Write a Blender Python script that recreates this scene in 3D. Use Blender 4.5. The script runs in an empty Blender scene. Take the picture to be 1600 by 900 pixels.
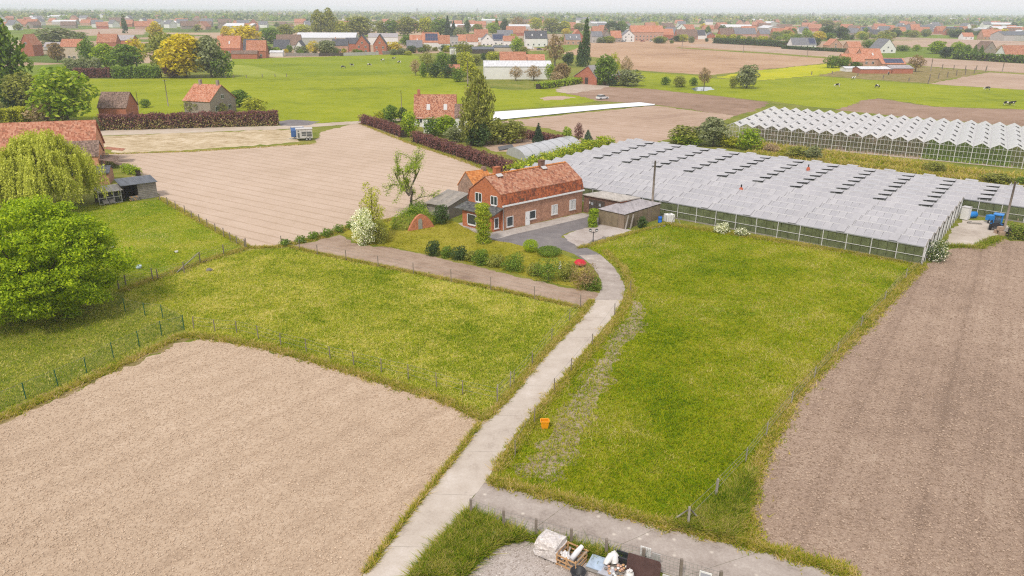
import bpy, math, random
import numpy as np
from mathutils import Vector, Matrix
SC = bpy.context.scene
COL = SC.collection
rnd = random.Random(11)
nprng = np.random.default_rng(5)
# ------------------------------------------------------------------ camera
F, HOR, ROLL, CH = 1180.0, 15.0, 0.006, 28.0      # focal length (px of a 1600 px frame), horizon row, roll, height
PITCH = math.atan((450 - HOR) / F)
cd = bpy.data.cameras.new('camera'); cam = bpy.data.objects.new('camera', cd); COL.objects.link(cam)
cd.sensor_width = 36; cd.lens = F / 1600 * 36; cd.clip_start = 0.5; cd.clip_end = 30000
cam.matrix_world = Matrix.Translation((0, 0, CH)) @ Matrix.Rotation(math.pi / 2 - PITCH, 4, 'X') @ Matrix.Rotation(ROLL, 4, 'Z')
SC.camera = cam
# ------------------------------------------------------------------ light
SUN_EL, SUN_AZ = math.radians(52), math.radians(205)      # azimuth clockwise from +Y (north): behind and left of the camera
w = bpy.data.worlds.new('World'); SC.world = w; w.use_nodes = True
nt = w.node_tree; bg = nt.nodes['Background']; bg.inputs[1].default_value = 0.1
sky = nt.nodes.new('ShaderNodeTexSky'); sky.sky_type = 'NISHITA'; sky.sun_disc = False
sky.sun_elevation = SUN_EL; sky.sun_rotation = SUN_AZ; sky.dust_density = 3
mx = nt.nodes.new('ShaderNodeMix'); mx.data_type = 'RGBA'; mx.inputs[0].default_value = 0.86
mx.inputs[7].default_value = (4.95, 4.9, 5.02, 1)          # closed light grey cloud deck
nt.links.new(sky.outputs[0], mx.inputs[6]); nt.links.new(mx.outputs[2], bg.inputs[0])
sd = bpy.data.lights.new('sun', 'SUN'); so = bpy.data.objects.new('sun', sd); COL.objects.link(so)
sd.energy = 1.5; sd.angle = math.radians(10); sd.color = (1, 0.94, 0.85)
_d = Vector((math.sin(SUN_AZ) * math.cos(SUN_EL), math.cos(SUN_AZ) * math.cos(SUN_EL), math.sin(SUN_EL)))
so.rotation_euler = _d.to_track_quat('Z', 'Y').to_euler(); so.location = (0, 0, 200)
SC.view_settings.view_transform = 'Standard'; SC.view_settings.look = 'None'
SC.view_settings.exposure = 1.0; SC.view_settings.gamma = 1
SC.render.engine = 'CYCLES'
SC.cycles.max_bounces = 6; SC.cycles.transparent_max_bounces = 12; SC.cycles.volume_bounces = 1
SC.cycles.use_denoising = False; SC.cycles.filter_width = 1.2
# ------------------------------------------------------------------ place finding (rows and columns of the survey picture -> ground)
_F = np.array([0, math.cos(PITCH), -math.sin(PITCH)]); _R = np.array([1.0, 0, 0]); _U = np.cross(_R, _F)
_cr, _sr = math.cos(ROLL), math.sin(ROLL)
def ray(px, py):
    x, y = (px - 800) / F, (450 - py) / F
    x, y = _cr * x - _sr * y, _sr * x + _cr * y
    return _F + x * _R + y * _U
def G(px, py, z=0.0):
    d = ray(px, py); t = (z - CH) / d[2]
    return np.array([d[0] * t, d[1] * t, z])
def P(X):
    v = np.array(X, float) - np.array([0, 0, CH]); d = v @ _F; x, y = (v @ _R) / d, (v @ _U) / d
    x, y = _cr * x + _sr * y, -_sr * x + _cr * y
    return 800 + F * x, 450 - F * y
def zat(p, py):                                     # height over ground point p that shows on row py
    lo, hi = -1.0, 80.0
    for _ in range(40):
        m = (lo + hi) / 2
        if P((p[0], p[1], m))[1] > py: lo = m
        else: hi = m
    return lo
def onplane(px, py, O, d):                          # pixel -> (distance along d, height) on the vertical plane through O along d
    r = ray(px, py); n = np.array([-d[1], d[0], 0.0]); C = np.array([0, 0, CH])
    t = ((O - C) @ n) / (r @ n); q = C + r * t
    return (q - O) @ d, q[2]
def scale_at(p):                                    # metres per picture column at ground point p
    v = np.array([p[0], p[1], -CH]); return (v @ _F) / F
def unit(v):
    v = np.array(v, float); return v / np.linalg.norm(v)
Z = np.array([0, 0, 1.0])
# ------------------------------------------------------------------ objects
def put(o, label=None, cat=None, group=None, kind=None):
    if label: o['label'] = label
    if cat: o['category'] = cat
    if group: o['group'] = group
    if kind: o['kind'] = kind
    return o
def thing(name, label, cat, loc=(0, 0, 0), group=None):
    o = bpy.data.objects.new(name, None); COL.objects.link(o); o.location = tuple(float(c) for c in loc)
    o.empty_display_size = 0.3
    return put(o, label, cat, group)
def base_of(o):
    b = np.zeros(3)
    while o is not None:
        b = b + np.array(o.location); o = o.parent
    return b
def new_obj(name, me, parent=None):
    o = bpy.data.objects.new(name, me); COL.objects.link(o)
    if parent is not None: o.parent = parent
    return o
def clone(o, parent=None):
    c = o.copy(); COL.objects.link(c); c.parent = parent
    for ch in o.children: clone(ch, c)
    return c
def np_mesh(name, V, Fq, mats, midx=None, smooth=False):
    """mesh from arrays: V (n,3), Fq (m,k) faces of one size"""
    me = bpy.data.meshes.new(name); V = np.asarray(V, np.float32); Fq = np.asarray(Fq, np.int32)
    m, k = Fq.shape
    me.vertices.add(len(V)); me.vertices.foreach_set('co', V.ravel())
    me.loops.add(m * k); me.loops.foreach_set('vertex_index', Fq.ravel())
    me.polygons.add(m); me.polygons.foreach_set('loop_start', np.arange(0, m * k, k, dtype=np.int32))
    me.polygons.foreach_set('loop_total', np.full(m, k, np.int32))
    for a in mats: me.materials.append(a)
    if midx is not None: me.polygons.foreach_set('material_index', np.asarray(midx, np.int32))
    me.polygons.foreach_set('use_smooth', np.full(m, smooth, bool))
    me.update(calc_edges=True); return me
class MB:
    """collects polygons (world coordinates) and builds ONE mesh object, UVs in metres"""
    def __init__(s): s.v, s.f, s.m, s.sm = [], [], [], []
    def poly(s, pts, mi=0, sm=False):
        b = len(s.v); s.v += [tuple(float(c) for c in p) for p in pts]; s.f.append(tuple(range(b, b + len(pts)))); s.m.append(mi); s.sm.append(sm); return s
    def obox(s, o, a, b, c, mi=0):                  # corner + three edge vectors
        o, a, b, c = (np.array(x, float) for x in (o, a, b, c))
        if np.cross(a, b) @ c < 0: a, b = b, a
        p = [o, o + a, o + a + b, o + b, o + c, o + a + c, o + a + b + c, o + b + c]
        k = len(s.v); s.v += [tuple(x) for x in p]
        for q in ((0, 3, 2, 1), (4, 5, 6, 7), (0, 1, 5, 4), (1, 2, 6, 5), (2, 3, 7, 6), (3, 0, 4, 7)):
            s.f.append(tuple(k + i for i in q)); s.m.append(mi); s.sm.append(False)
        return s
    def box(s, c, size, yaw=0.0, mi=0):             # centre of the base, size, yaw
        ca, sa = math.cos(yaw), math.sin(yaw); a = np.array([ca, sa, 0]) * size[0]; b = np.array([-sa, ca, 0]) * size[1]
        return s.obox(np.array(c, float) - a / 2 - b / 2, a, b, (0, 0, size[2]), mi)
    def bar(s, p0, p1, w, h=None, mi=0, up=(0, 0, 1)):   # square bar between two points
        p0, p1 = np.array(p0, float), np.array(p1, float); h = h or w; d = unit(p1 - p0); u = np.array(up, float)
        if abs(d @ u) > .95: u = np.array([1.0, 0, 0])
        a = unit(np.cross(d, u)); b = np.cross(a, d)
        return s.obox(p0 - a * w / 2 - b * h / 2, a * w, b * h, p1 - p0, mi)
    def tube(s, pts, rad, n=6, mi=0, cap=True, sm=True):
        pts = [np.array(p, float) for p in pts]; k = len(s.v); N = len(pts)
        rad = rad if hasattr(rad, '__len__') else [rad] * N
        for i, p in enumerate(pts):
            d = unit(pts[min(i + 1, N - 1)] - pts[max(i - 1, 0)]); u = Z if abs(d[2]) < .9 else np.array([1.0, 0, 0])
            a = unit(np.cross(d, u)); b = np.cross(d, a)
            for j in range(n):
                t = 2 * math.pi * j / n; s.v.append(tuple(p + rad[i] * (math.cos(t) * a + math.sin(t) * b)))
        for i in range(N - 1):
            for j in range(n):
                s.f.append((k + i * n + j, k + i * n + (j + 1) % n, k + (i + 1) * n + (j + 1) % n, k + (i + 1) * n + j)); s.m.append(mi); s.sm.append(sm)
        if cap:
            s.f.append(tuple(k + j for j in range(n))); s.f.append(tuple(k + (N - 1) * n + j for j in reversed(range(n)))); s.m += [mi, mi]; s.sm += [False, False]
        return s
    def lathe(s, c, prof, n=16, mi=0, sx=1, sy=1):  # profile of (radius, height)
        k = len(s.v); c = np.array(c, float)
        for r, z in prof:
            for j in range(n):
                t = 2 * math.pi * j / n; s.v.append((c[0] + sx * r * math.cos(t), c[1] + sy * r * math.sin(t), c[2] + z))
        for i in range(len(prof) - 1):
            for j in range(n):
                s.f.append((k + i * n + j, k + i * n + (j + 1) % n, k + (i + 1) * n + (j + 1) % n, k + (i + 1) * n + j)); s.m.append(mi); s.sm.append(True)
        return s
    def slab(s, pts, t, mi=0):                      # polygon thickened along -normal
        pts = [np.array(p, float) for p in pts]; n = unit(np.cross(pts[1] - pts[0], pts[-1] - pts[0]))
        if n[2] < 0: pts = pts[::-1]; n = -n
        lo = [p - n * t for p in pts]; s.poly(pts, mi); s.poly(lo[::-1], mi)
        for i in range(len(pts)):
            j = (i + 1) % len(pts); s.poly([lo[i], lo[j], pts[j], pts[i]], mi)
        return s
    def mesh(s, name, mats, off=np.zeros(3)):
        me = bpy.data.meshes.new(name); me.from_pydata([tuple(np.array(p) - off) for p in s.v], [], s.f)
        for a in (mats if isinstance(mats, (list, tuple)) else [mats]): me.materials.append(a)
        me.polygons.foreach_set('material_index', s.m); me.polygons.foreach_set('use_smooth', s.sm)
        uv = me.uv_layers.new(name='UVMap').data
        for p in me.polygons:
            n = np.array(p.normal)
            if abs(n[2]) > .995: t, b = np.array([1.0, 0, 0]), np.array([0, 1.0, 0])
            else: t = unit(np.cross(Z, n)); b = np.cross(n, t)
            for li in p.loop_indices:
                q = np.array(me.vertices[me.loops[li].vertex_index].co) + off; uv[li].uv = (float(q @ t), float(q @ b))
        return me
    def build(s, name, mats, parent=None):
        off = base_of(parent) if parent is not None else np.zeros(3)
        return new_obj(name, s.mesh(name, mats, off), parent)
# ------------------------------------------------------------------ materials
class NT:
    def __init__(s, name):
        s.mat = bpy.data.materials.new(name); s.mat.use_nodes = True; s.t = s.mat.node_tree; s.t.nodes.clear()
        s.out = s.n('ShaderNodeOutputMaterial'); s.b = s.n('ShaderNodeBsdfPrincipled'); s.l(s.b.outputs[0], s.out.inputs[0])
    def n(s, typ, **kw):
        x = s.t.nodes.new(typ)
        for k, v in kw.items(): setattr(x, k, v)
        return x
    def l(s, a, b): s.t.links.new(a, b); return a
    def val(s, x, v):
        if hasattr(v, 'is_output') or isinstance(v, bpy.types.NodeSocket): s.l(v, x)
        else: x.default_value = v
    def math(s, op, a, b=0.5, c=None, clamp=False):
        x = s.n('ShaderNodeMath', operation=op, use_clamp=clamp); s.val(x.inputs[0], a); s.val(x.inputs[1], b)
        if c is not None: s.val(x.inputs[2], c)
        return x.outputs[0]
    def pos(s): return s.n('ShaderNodeNewGeometry').outputs['Position']
    def uv(s): return s.n('ShaderNodeTexCoord').outputs['UV']
    def noise(s, vec, scale, detail=4, rough=.6, dist=0):
        x = s.n('ShaderNodeTexNoise'); s.l(vec, x.inputs['Vector']); x.inputs['Scale'].default_value = scale; x.inputs['Detail'].default_value = detail
        x.inputs['Roughness'].default_value = rough; x.inputs['Distortion'].default_value = dist; return x.outputs[0]
    def ramp(s, fac, stops):
        x = s.n('ShaderNodeValToRGB'); s.l(fac, x.inputs[0]); e = x.color_ramp.elements
        while len(e) < len(stops): e.new(0.5)
        for i, (p, c) in enumerate(stops): e[i].position = p; e[i].color = (*c, 1) if hasattr(c, '__len__') else (c, c, c, 1)
        return x.outputs[0]
    def mix(s, fac, a, b, mode='MIX'):
        x = s.n('ShaderNodeMix', data_type='RGBA', blend_type=mode); s.val(x.inputs[0], fac)
        for i, v in ((6, a), (7, b)):
            if isinstance(v, bpy.types.NodeSocket): s.l(v, x.inputs[i])
            else: x.inputs[i].default_value = (*v, 1)
        return x.outputs[2]
    def stretch(s, vec, sc, rot=0):
        x = s.n('ShaderNodeMapping'); s.l(vec, x.inputs[0]); x.inputs['Rotation'].default_value = (0, 0, rot); x.inputs['Scale'].default_value = sc; return x.outputs[0]
    def bump(s, h, strength=.5, dist=.05):
        x = s.n('ShaderNodeBump'); s.l(h, x.inputs['Height']); x.inputs['Strength'].default_value = strength; x.inputs['Distance'].default_value = dist
        s.l(x.outputs[0], s.b.inputs['Normal'])
    def fin(s, col, rough=.9, spec=.2, metal=0):
        if isinstance(col, bpy.types.NodeSocket): s.l(col, s.b.inputs['Base Color'])
        else: s.b.inputs['Base Color'].default_value = (*col, 1)
        s.val(s.b.inputs['Roughness'], rough); s.b.inputs['Specular IOR Level'].default_value = spec; s.b.inputs['Metallic'].default_value = metal
        return s.mat
def mul(c, k): return tuple(x * k for x in c)
_simple = {}
def paint(name, c, rough=.6, var=.25, scale=3, spec=.3, metal=0, bump=0):
    """plain surface with blotchy wear"""
    if name in _simple: return _simple[name]
    s = NT(name); p = s.pos(); n = s.noise(p, scale, 5, .65); n2 = s.noise(p, scale * 9, 2)
    col = s.ramp(n, [(.3, mul(c, 1 - var)), (.7, mul(c, 1 + var * .6))]); col = s.mix(.18, col, s.ramp(n2, [(.3, mul(c, .5)), (.7, mul(c, 1.25))]))
    if bump: s.bump(n2, bump, .02)
    _simple[name] = s.fin(col, rough, spec, metal); return _simple[name]
def tiles(name, cols, w=.25, h=.3, moss=.25, mosscol=(.05, .045, .03), rows=True):
    """roof tiles: each tile its own tone, rolled relief, moss stains"""
    s = NT(name); u = s.uv(); br = s.n('ShaderNodeTexBrick', offset=0.0); s.l(u, br.inputs[0])
    br.inputs['Scale'].default_value = 1; br.inputs['Brick Width'].default_value = w; br.inputs['Row Height'].default_value = h; br.inputs['Mortar Size'].default_value = .012
    br.inputs[1].default_value = (0, 0, 0, 1); br.inputs[2].default_value = (1, 1, 1, 1); br.inputs[3].default_value = (0, 0, 0, 1)
    sep = s.n('ShaderNodeSeparateXYZ'); s.l(u, sep.inputs[0])
    cx = s.math('FLOOR', s.math('DIVIDE', sep.outputs[0], w)); cy = s.math('FLOOR', s.math('DIVIDE', sep.outputs[1], h))
    cmb = s.n('ShaderNodeCombineXYZ'); s.l(cx, cmb.inputs[0]); s.l(cy, cmb.inputs[1]); wn = s.n('ShaderNodeTexWhiteNoise', noise_dimensions='2D'); s.l(cmb.outputs[0], wn.inputs[0])
    big = s.noise(s.pos(), .35, 6, .75); f = s.math('MULTIPLY_ADD', big, .6, s.math('MULTIPLY_ADD', wn.outputs[0], .6, -.1))
    k = len(cols); col = s.ramp(f, [(.2 + .6 * i / max(1, k - 1), c) for i, c in enumerate(cols)])
    col = s.mix(s.math('MULTIPLY', br.outputs['Fac'], .55), col, mul(cols[0], .35))
    st = s.noise(s.stretch(s.pos(), (1, 1, 1)), 1.1, 6, .75)
    col = s.mix(s.math('MULTIPLY', s.ramp(st, [(.52, 0), (.68, 1)]), moss), col, mosscol)
    hx = s.math('SINE', s.math('MULTIPLY', sep.outputs[0], 2 * math.pi / w)); fr = s.math('FRACT', s.math('DIVIDE', sep.outputs[1], h))
    s.bump(s.math('MULTIPLY_ADD', hx, .5, s.math('MULTIPLY', fr, -.8)), .55, .04)
    return s.fin(col, .8, .25)
def bricks(name, c1, c2, mortar=(.3, .27, .24), w=.22, h=.075, patchy=.35):
    s = NT(name); u = s.uv(); br = s.n('ShaderNodeTexBrick'); s.l(u, br.inputs[0]); br.inputs['Scale'].default_value = 1
    br.inputs['Brick Width'].default_value = w; br.inputs['Row Height'].default_value = h; br.inputs['Mortar Size'].default_value = .009
    br.inputs[1].default_value = (*c1, 1); br.inputs[2].default_value = (*c2, 1); br.inputs[3].default_value = (*mortar, 1)
    n = s.noise(s.pos(), .8, 6, .7); n2 = s.noise(s.pos(), 4, 3)
    col = s.mix(patchy, br.outputs[0], s.ramp(n, [(.3, mul(c1, .45)), (.7, mul(c2, 1.25))])); n2 = s.noise(s.pos(), 3.2, 3, .8); col = s.mix(.4, col, s.ramp(n2, [(.35, mul(c1, .55)), (.65, mul(c2, 1.35))]))
    s.bump(br.outputs['Fac'], -.4, .01); return s.fin(col, .85, .2)
def ground(name, stops, big=.06, mid=.5, fine=5.0, stripes=(), bump=.5, bd=.08, weights=(.45, .35, .4), speck=None, rough=.95, crisp=4, wob=.5):
    """soil or turf: three scales of patchiness, optional rows (angle, spacing, depth), optional specks"""
    s = NT(name); p = s.pos(); a, b, c = s.noise(p, big, 5, .6), s.noise(p, mid, 5, .65), s.noise(p, fine, 5, .75)
    sw = sum(weights); f = s.math('MULTIPLY', a, weights[0] / sw); f = s.math('MULTIPLY_ADD', b, weights[1] / sw, f); f = s.math('MULTIPLY_ADD', c, weights[2] / sw, f)
    hgt = c
    for ang, sp, st in stripes:
        d = s.n('ShaderNodeVectorMath', operation='DOT_PRODUCT'); s.l(p, d.inputs[0]); d.inputs[1].default_value = (-math.sin(ang), math.cos(ang), 0)
        ds = s.math('MULTIPLY_ADD', s.noise(p, .35, 3), sp * wob, d.outputs['Value'])
        w_ = s.math('SINE', s.math('MULTIPLY', ds, 2 * math.pi / sp)); w_ = s.math('POWER', s.math('MULTIPLY_ADD', w_, .5, .5), crisp)
        br = s.math('MULTIPLY', w_, s.math('MULTIPLY', s.ramp(s.noise(p, .25, 4), [(.35, .25), (.65, 1)]), st))
        f = s.math('SUBTRACT', f, br); hgt = s.math('SUBTRACT', hgt, br)
    f = s.math('MULTIPLY_ADD', s.math('SUBTRACT', f, .5), 4.6, .5, clamp=True)
    k = len(stops); col = s.ramp(f, [(i / max(1, k - 1), c_) for i, c_ in enumerate(stops)])
    if speck:
        sc, sz, c_ = speck; v = s.n('ShaderNodeTexVoronoi'); s.l(p, v.inputs['Vector']); v.inputs['Scale'].default_value = sc
        col = s.mix(s.ramp(v.outputs['Distance'], [(0, 1), (sz, 0)]), col, c_)
    s.bump(hgt, bump, bd); return s.fin(col, rough, .1)
def leaf(name, c1, c2, c3=None, trans=.38):
    """leaves: every leaf its own tone"""
    s = NT(name); g = s.n('ShaderNodeNewGeometry'); c3 = c3 or mul(c1, .6)
    big = s.noise(g.outputs['Position'], .55, 3, .6); f = s.math('MULTIPLY_ADD', g.outputs['Random Per Island'], .6, s.math('MULTIPLY', big, .5))
    col = s.ramp(f, [(.2, c3), (.5, c1), (.85, c2)]); s.fin(col, .55, .25)
    tr = s.n('ShaderNodeBsdfTranslucent'); s.l(s.mix(1, col, (1.15, 1.2, .6), 'MULTIPLY'), tr.inputs[0])
    ms = s.n('ShaderNodeMixShader'); ms.inputs[0].default_value = trans; s.l(s.b.outputs[0], ms.inputs[1]); s.l(tr.outputs[0], ms.inputs[2]); s.l(ms.outputs[0], s.out.inputs[0])
    return s.mat
def glassy(name, c, rough=.08, spec=.6, alpha=1.0):
    s = NT(name); n = s.noise(s.pos(), 1.3, 3); col = s.ramp(n, [(.3, mul(c, .7)), (.7, mul(c, 1.3))]); s.fin(col, rough, spec)
    if alpha < 1:
        tr = s.n('ShaderNodeBsdfTransparent'); ms = s.n('ShaderNodeMixShader'); ms.inputs[0].default_value = alpha
        s.l(tr.outputs[0], ms.inputs[1]); s.l(s.b.outputs[0], ms.inputs[2]); s.l(ms.outputs[0], s.out.inputs[0])
    return s.mat
# ------------------------------------------------------------------ the land
_sheets = []
def inside(pt, poly):
    c = False; n = len(poly); x, y = pt[0], pt[1]
    for i in range(n):
        a, b = poly[i], poly[i - 1]
        if (a[1] > y) != (b[1] > y) and x < (b[0] - a[0]) * (y - a[1]) / (b[1] - a[1]) + a[0]: c = not c
    return c
def dense(pts, k=6): return [a + (b - a) * j / k for a, b in zip(pts, pts[1:] + pts[:1]) for j in range(k)]
def sheet_level(pts):                                # how many sheets lie below this one: 4 mm each
    d = dense(pts); lv = 1
    for l, q, qd in _sheets:
        if l >= lv and (any(inside(p, q) for p in d) or any(inside(p, pts) for p in qd)): lv = l + 1
    _sheets.append((lv, pts, d)); return .004 * lv
def ragged(pts, step=.5, amp=.35):
    out = []; n = len(pts)
    for i in range(n):
        a, b = pts[i], pts[(i + 1) % n]; L = np.linalg.norm(b - a); st = max(step, .006 * np.linalg.norm((a + b) / 2)); k = max(1, int(L / st))
        if k > 400: k = 400
        nn = np.array([-(b - a)[1], (b - a)[0], 0]) / max(L, 1e-6)
        for j in range(k):
            o = 0 if j == 0 else rnd.gauss(0, 1) * amp * st + math.sin(j * .35 + i) * amp * st * .6
            out.append(a + (b - a) * j / k + nn * max(-st, min(st, o)))
    return out
def patch(name, px, m, rag=.35, step=.5, kind='structure', parent=None):
    pts = [G(x, y) for x, y in px]; z = sheet_level(pts); pts = ragged(pts, step, rag) if rag else pts
    for q in pts: q[2] = z
    o = MB().poly(pts).build(name, m, parent); o.data.flip_normals() if o.data.polygons[0].normal.z < 0 else None
    return put(o, kind=kind)
def pline(px): return [G(x, y) for x, y in px]

soil_beige = ground('soil_beige', [(.36, .262, .185), (.435, .325, .232), (.485, .37, .27), (.55, .43, .325)], .05, .5, 4.5, [(math.radians(52), 2.9, .07), (math.radians(52), .75, .03)], .9, .1, (.25, .3, .6))
soil_pale = ground('soil_pale', [(.37, .275, .2), (.435, .33, .25), (.47, .36, .28), (.51, .4, .315)], .03, .2, 3, [(math.radians(-33), 2.3, .3), (math.radians(-33), .75, .015)], crisp=26, wob=.12, bump=.5, bd=.06, weights=(.3, .3, .5))
soil_brown = ground('soil_brown', [(.22, .155, .115), (.315, .225, .168), (.37, .272, .205), (.46, .36, .275)], .07, .5, 4.5, [(math.radians(57), 2.7, .05), (math.radians(57), 5.9, .04), (math.radians(57), .75, .04)], 1.0, .12, (.3, .3, .65))
soil_strip = ground('soil_strip', [(.22, .15, .11), (.3, .215, .16), (.35, .26, .2), (.4, .3, .24)], .1, .7, 5, [(math.radians(-35), .9, .04)], .8, .08)
soil_far = ground('soil_far', [(.27, .165, .1), (.37, .235, .145), (.42, .28, .18), (.47, .33, .23)], .012, .08, 1.2, [(math.radians(20), 6, .06)], .5, .1)
soil_dark = ground('soil_dark', [(.19, .12, .08), (.25, .165, .115), (.3, .2, .145), (.35, .25, .19)], .02, .15, 2, [(math.radians(-30), 3, .1)], .6, .1)
soil_mid = ground('soil_mid', [(.3, .205, .15), (.36, .255, .185), (.4, .29, .22), (.44, .33, .26)], .03, .2, 2, [(math.radians(-33), 3.5, .08)], .5, .1)
straw = ground('dry_straw', [(.3, .22, .12), (.4, .31, .19), (.5, .4, .27), (.56, .47, .34)], .15, .6, 3, (), .8, .1)
turf_base = ground('turf_base', [(.075, .11, .012), (.14, .165, .02), (.2, .2, .035), (.28, .24, .07)], .08, .6, 5, (), .8, .1)
turf_meadow = ground('turf_meadow', [(.13, .165, .005), (.205, .24, .007), (.245, .272, .009), (.29, .3, .025)], .025, .18, 1.6, (), .6, .2, (.4, .35, .35))
turf_pasture = ground('turf_pasture', [(.115, .155, .005), (.175, .22, .007), (.21, .25, .009), (.25, .27, .018)], .02, .15, 1.2, (), .6, .2)
turf_light = ground('turf_light', [(.16, .19, .02), (.22, .26, .025), (.26, .29, .04), (.32, .32, .06)], .03, .3, 2, (), .5, .1)
turf_left = ground('turf_left', [(.12, .16, .006), (.23, .25, .012), (.33, .31, .025), (.46, .39, .1)], .09, .45, 4, (), .9, .12, (.4, .4, .35))
turf_right = ground('turf_right', [(.07, .125, .003), (.145, .205, .004), (.23, .25, .008), (.34, .3, .05)], .07, .3, 4, (), .9, .12, (.5, .35, .3))
turf_lawn = ground('turf_lawn', [(.15, .15, .01), (.23, .215, .018), (.29, .26, .03), (.35, .3, .06)], .1, .5, 5, (), .5, .06)
turf_dry = ground('turf_dry', [(.1, .11, .02), (.18, .15, .05), (.27, .2, .09), (.33, .27, .14)], .3, .9, 5, (), .9, .12)
rape = ground('rapeseed_crop', [(.25, .27, .01), (.33, .34, .008), (.4, .38, .01), (.44, .4, .02)], .05, .3, 2, (), .5, .1)
mud = ground('dry_mud', [(.14, .12, .045), (.26, .2, .13), (.34, .27, .2), (.41, .34, .26)], .2, .9, 4, (), .9, .1, (.3, .35, .5))
gravel = ground('gravel_light', [(.27, .22, .19), (.36, .31, .28), (.42, .37, .34), (.5, .46, .43)], .15, .8, 6, (), .7, .03, (.4, .3, .4), (9, .2, (.5, .46, .42)))
gravel_pink = ground('gravel_pink', [(.3, .22, .16), (.38, .3, .24), (.42, .34, .28), (.46, .4, .35)], .2, .8, 7, (), .6, .03)
concrete = ground('track_concrete', [(.33, .275, .23), (.42, .36, .305), (.46, .4, .345), (.52, .46, .41)], .12, .6, 7, (), .35, .02, (.5, .45, .3), (.8, .12, (.36, .31, .27)), .85)
concrete_worn = ground('road_concrete_worn', [(.23, .19, .165), (.31, .262, .23), (.36, .31, .275), (.44, .39, .345)], .12, .6, 6, [(math.radians(-24), 1.9, .06)], .4, .02, (.4, .45, .35), (1.1, .17, (.58, .52, .45)), .85)
asphalt = ground('asphalt', [(.13, .115, .115), (.165, .15, .15), (.19, .172, .17), (.23, .21, .2)], .15, .7, 9, (), .35, .015, (.4, .4, .3))
paving = ground('paving', [(.27, .23, .21), (.35, .31, .28), (.39, .35, .32), (.44, .4, .37)], .3, 1.2, 6, (), .3, .01)
lane_mat = ground('lane_surface', [(.33, .26, .2), (.41, .335, .265), (.45, .375, .3), (.5, .43, .36)], .08, .4, 4, (), .3, .03)

# far land: broad patchwork of crops and grass
s = NT('far_land'); p = s.stretch(s.pos(), (.0045, .0075, 1), .5); v = s.n('ShaderNodeTexVoronoi', distance='MANHATTAN'); s.l(p, v.inputs['Vector']); v.inputs['Scale'].default_value = 1
sp = s.n('ShaderNodeSeparateColor'); s.l(v.outputs['Color'], sp.inputs[0])
col = s.ramp(sp.outputs[0], [(.0, (.16, .21, .03)), (.2, (.14, .19, .025)), (.34, (.36, .25, .17)), (.5, (.13, .17, .03)), (.62, (.4, .29, .2)), (.75, (.1, .14, .03)), (.88, (.33, .25, .17)), (1, (.17, .22, .03))])
for nd in s.t.nodes:
    if nd.type == 'VALTORGB': nd.color_ramp.interpolation = 'CONSTANT'
n_ = s.noise(s.pos(), .05, 5, .7); col = s.mix(.5, col, s.mix(1, col, s.ramp(n_, [(.3, .55), (.7, 1.3)]), 'MULTIPLY'))
far_land = s.fin(col, 1, .05)
R9 = 9000.0
put(MB().poly([(-R9, -300, 0), (R9, -300, 0), (R9, R9, 0), (-R9, R9, 0)]).build('ground', far_land), kind='structure')
# turf of the near country: one wide sheet under the fields
patch('grassland', [(-700, 1150), (-900, 400), (-500, 200), (-200, 140), (130, 118), (640, 84), (880, 78), (1110, 62), (1330, 88), (1640, 100), (2100, 200), (2600, 420), (2700, 1150)], turf_base, 0)
# --- beyond the farm
patch('pasture', [(352, 122), (362, 91), (450, 90), (545, 87), (645, 84), (668, 100), (690, 110), (640, 116), (450, 121)], turf_pasture, .3)
patch('meadow', [(132, 124), (255, 122), (352, 122), (450, 121), (640, 116), (690, 112), (745, 136), (800, 141), (870, 139), (900, 148), (940, 157), (900, 163), (773, 173), (765, 190), (640, 185), (563, 189), (430, 196), (300, 190), (120, 192)], turf_meadow, .3)
patch('meadow_strip', [(356, 119), (362, 101), (400, 104), (452, 118), (450, 120)], turf_light, .2)
patch('meadow', [(960, 132), (985, 111), (1085, 118), (1110, 122), (1180, 127), (1275, 119), (1440, 131), (1640, 143), (1640, 172), (1460, 166), (1372, 153), (1345, 158), (1310, 171), (1200, 158), (1010, 138)], turf_meadow, .3)
patch('crop_field', [(878, 84), (928, 66), (1000, 63), (1112, 61), (1118, 66), (1235, 74), (1330, 83), (1332, 92), (1298, 98), (1160, 112), (1112, 117), (1085, 116), (985, 109), (955, 92)], soil_far, .2)
patch('crop_field', [(1060, 71), (1120, 67), (1235, 76), (1332, 84), (1332, 91), (1240, 85)], soil_mid, .2)
patch('field_margin', [(1055, 75), (1058, 74), (1200, 82), (1340, 93), (1340, 95), (1200, 84.5)], turf_base, .3)
patch('rapeseed_field', [(1120, 121), (1165, 112), (1298, 99), (1325, 110), (1278, 118), (1182, 126)], rape, .3)
patch('crop_field', [(1425, 89), (1640, 102), (1640, 117), (1545, 111), (1440, 103), (1395, 93)], soil_mid, .2)
patch('crop_field', [(1452, 131), (1545, 113), (1640, 119), (1640, 143)], soil_mid, .2)
patch('dry_paddock', [(1280, 118), (1330, 106), (1440, 104), (1542, 112), (1450, 130), (1400, 127)], turf_dry, .3)
patch('crop_field', [(1390, 73), (1470, 60), (1640, 66), (1640, 80), (1500, 74)], soil_mid, .3)
patch('crop_field', [(60, 50), (170, 44), (230, 46), (225, 54), (80, 57)], soil_mid, .2)
patch('crop_field', [(868, 143), (925, 135), (1010, 138.5), (1200, 159), (1196, 166), (1150, 181), (1085, 172), (1020, 163), (940, 158)], soil_dark, .3)
patch('crop_field', [(1308, 172), (1345, 158), (1372, 154), (1460, 167), (1640, 173), (1640, 200), (1450, 186)], soil_dark, .3)
patch('crop_field', [(770, 191), (1022, 165), (1150, 181), (1085, 206), (1020, 224), (940, 222), (850, 200)], soil_mid, .3)
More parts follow.
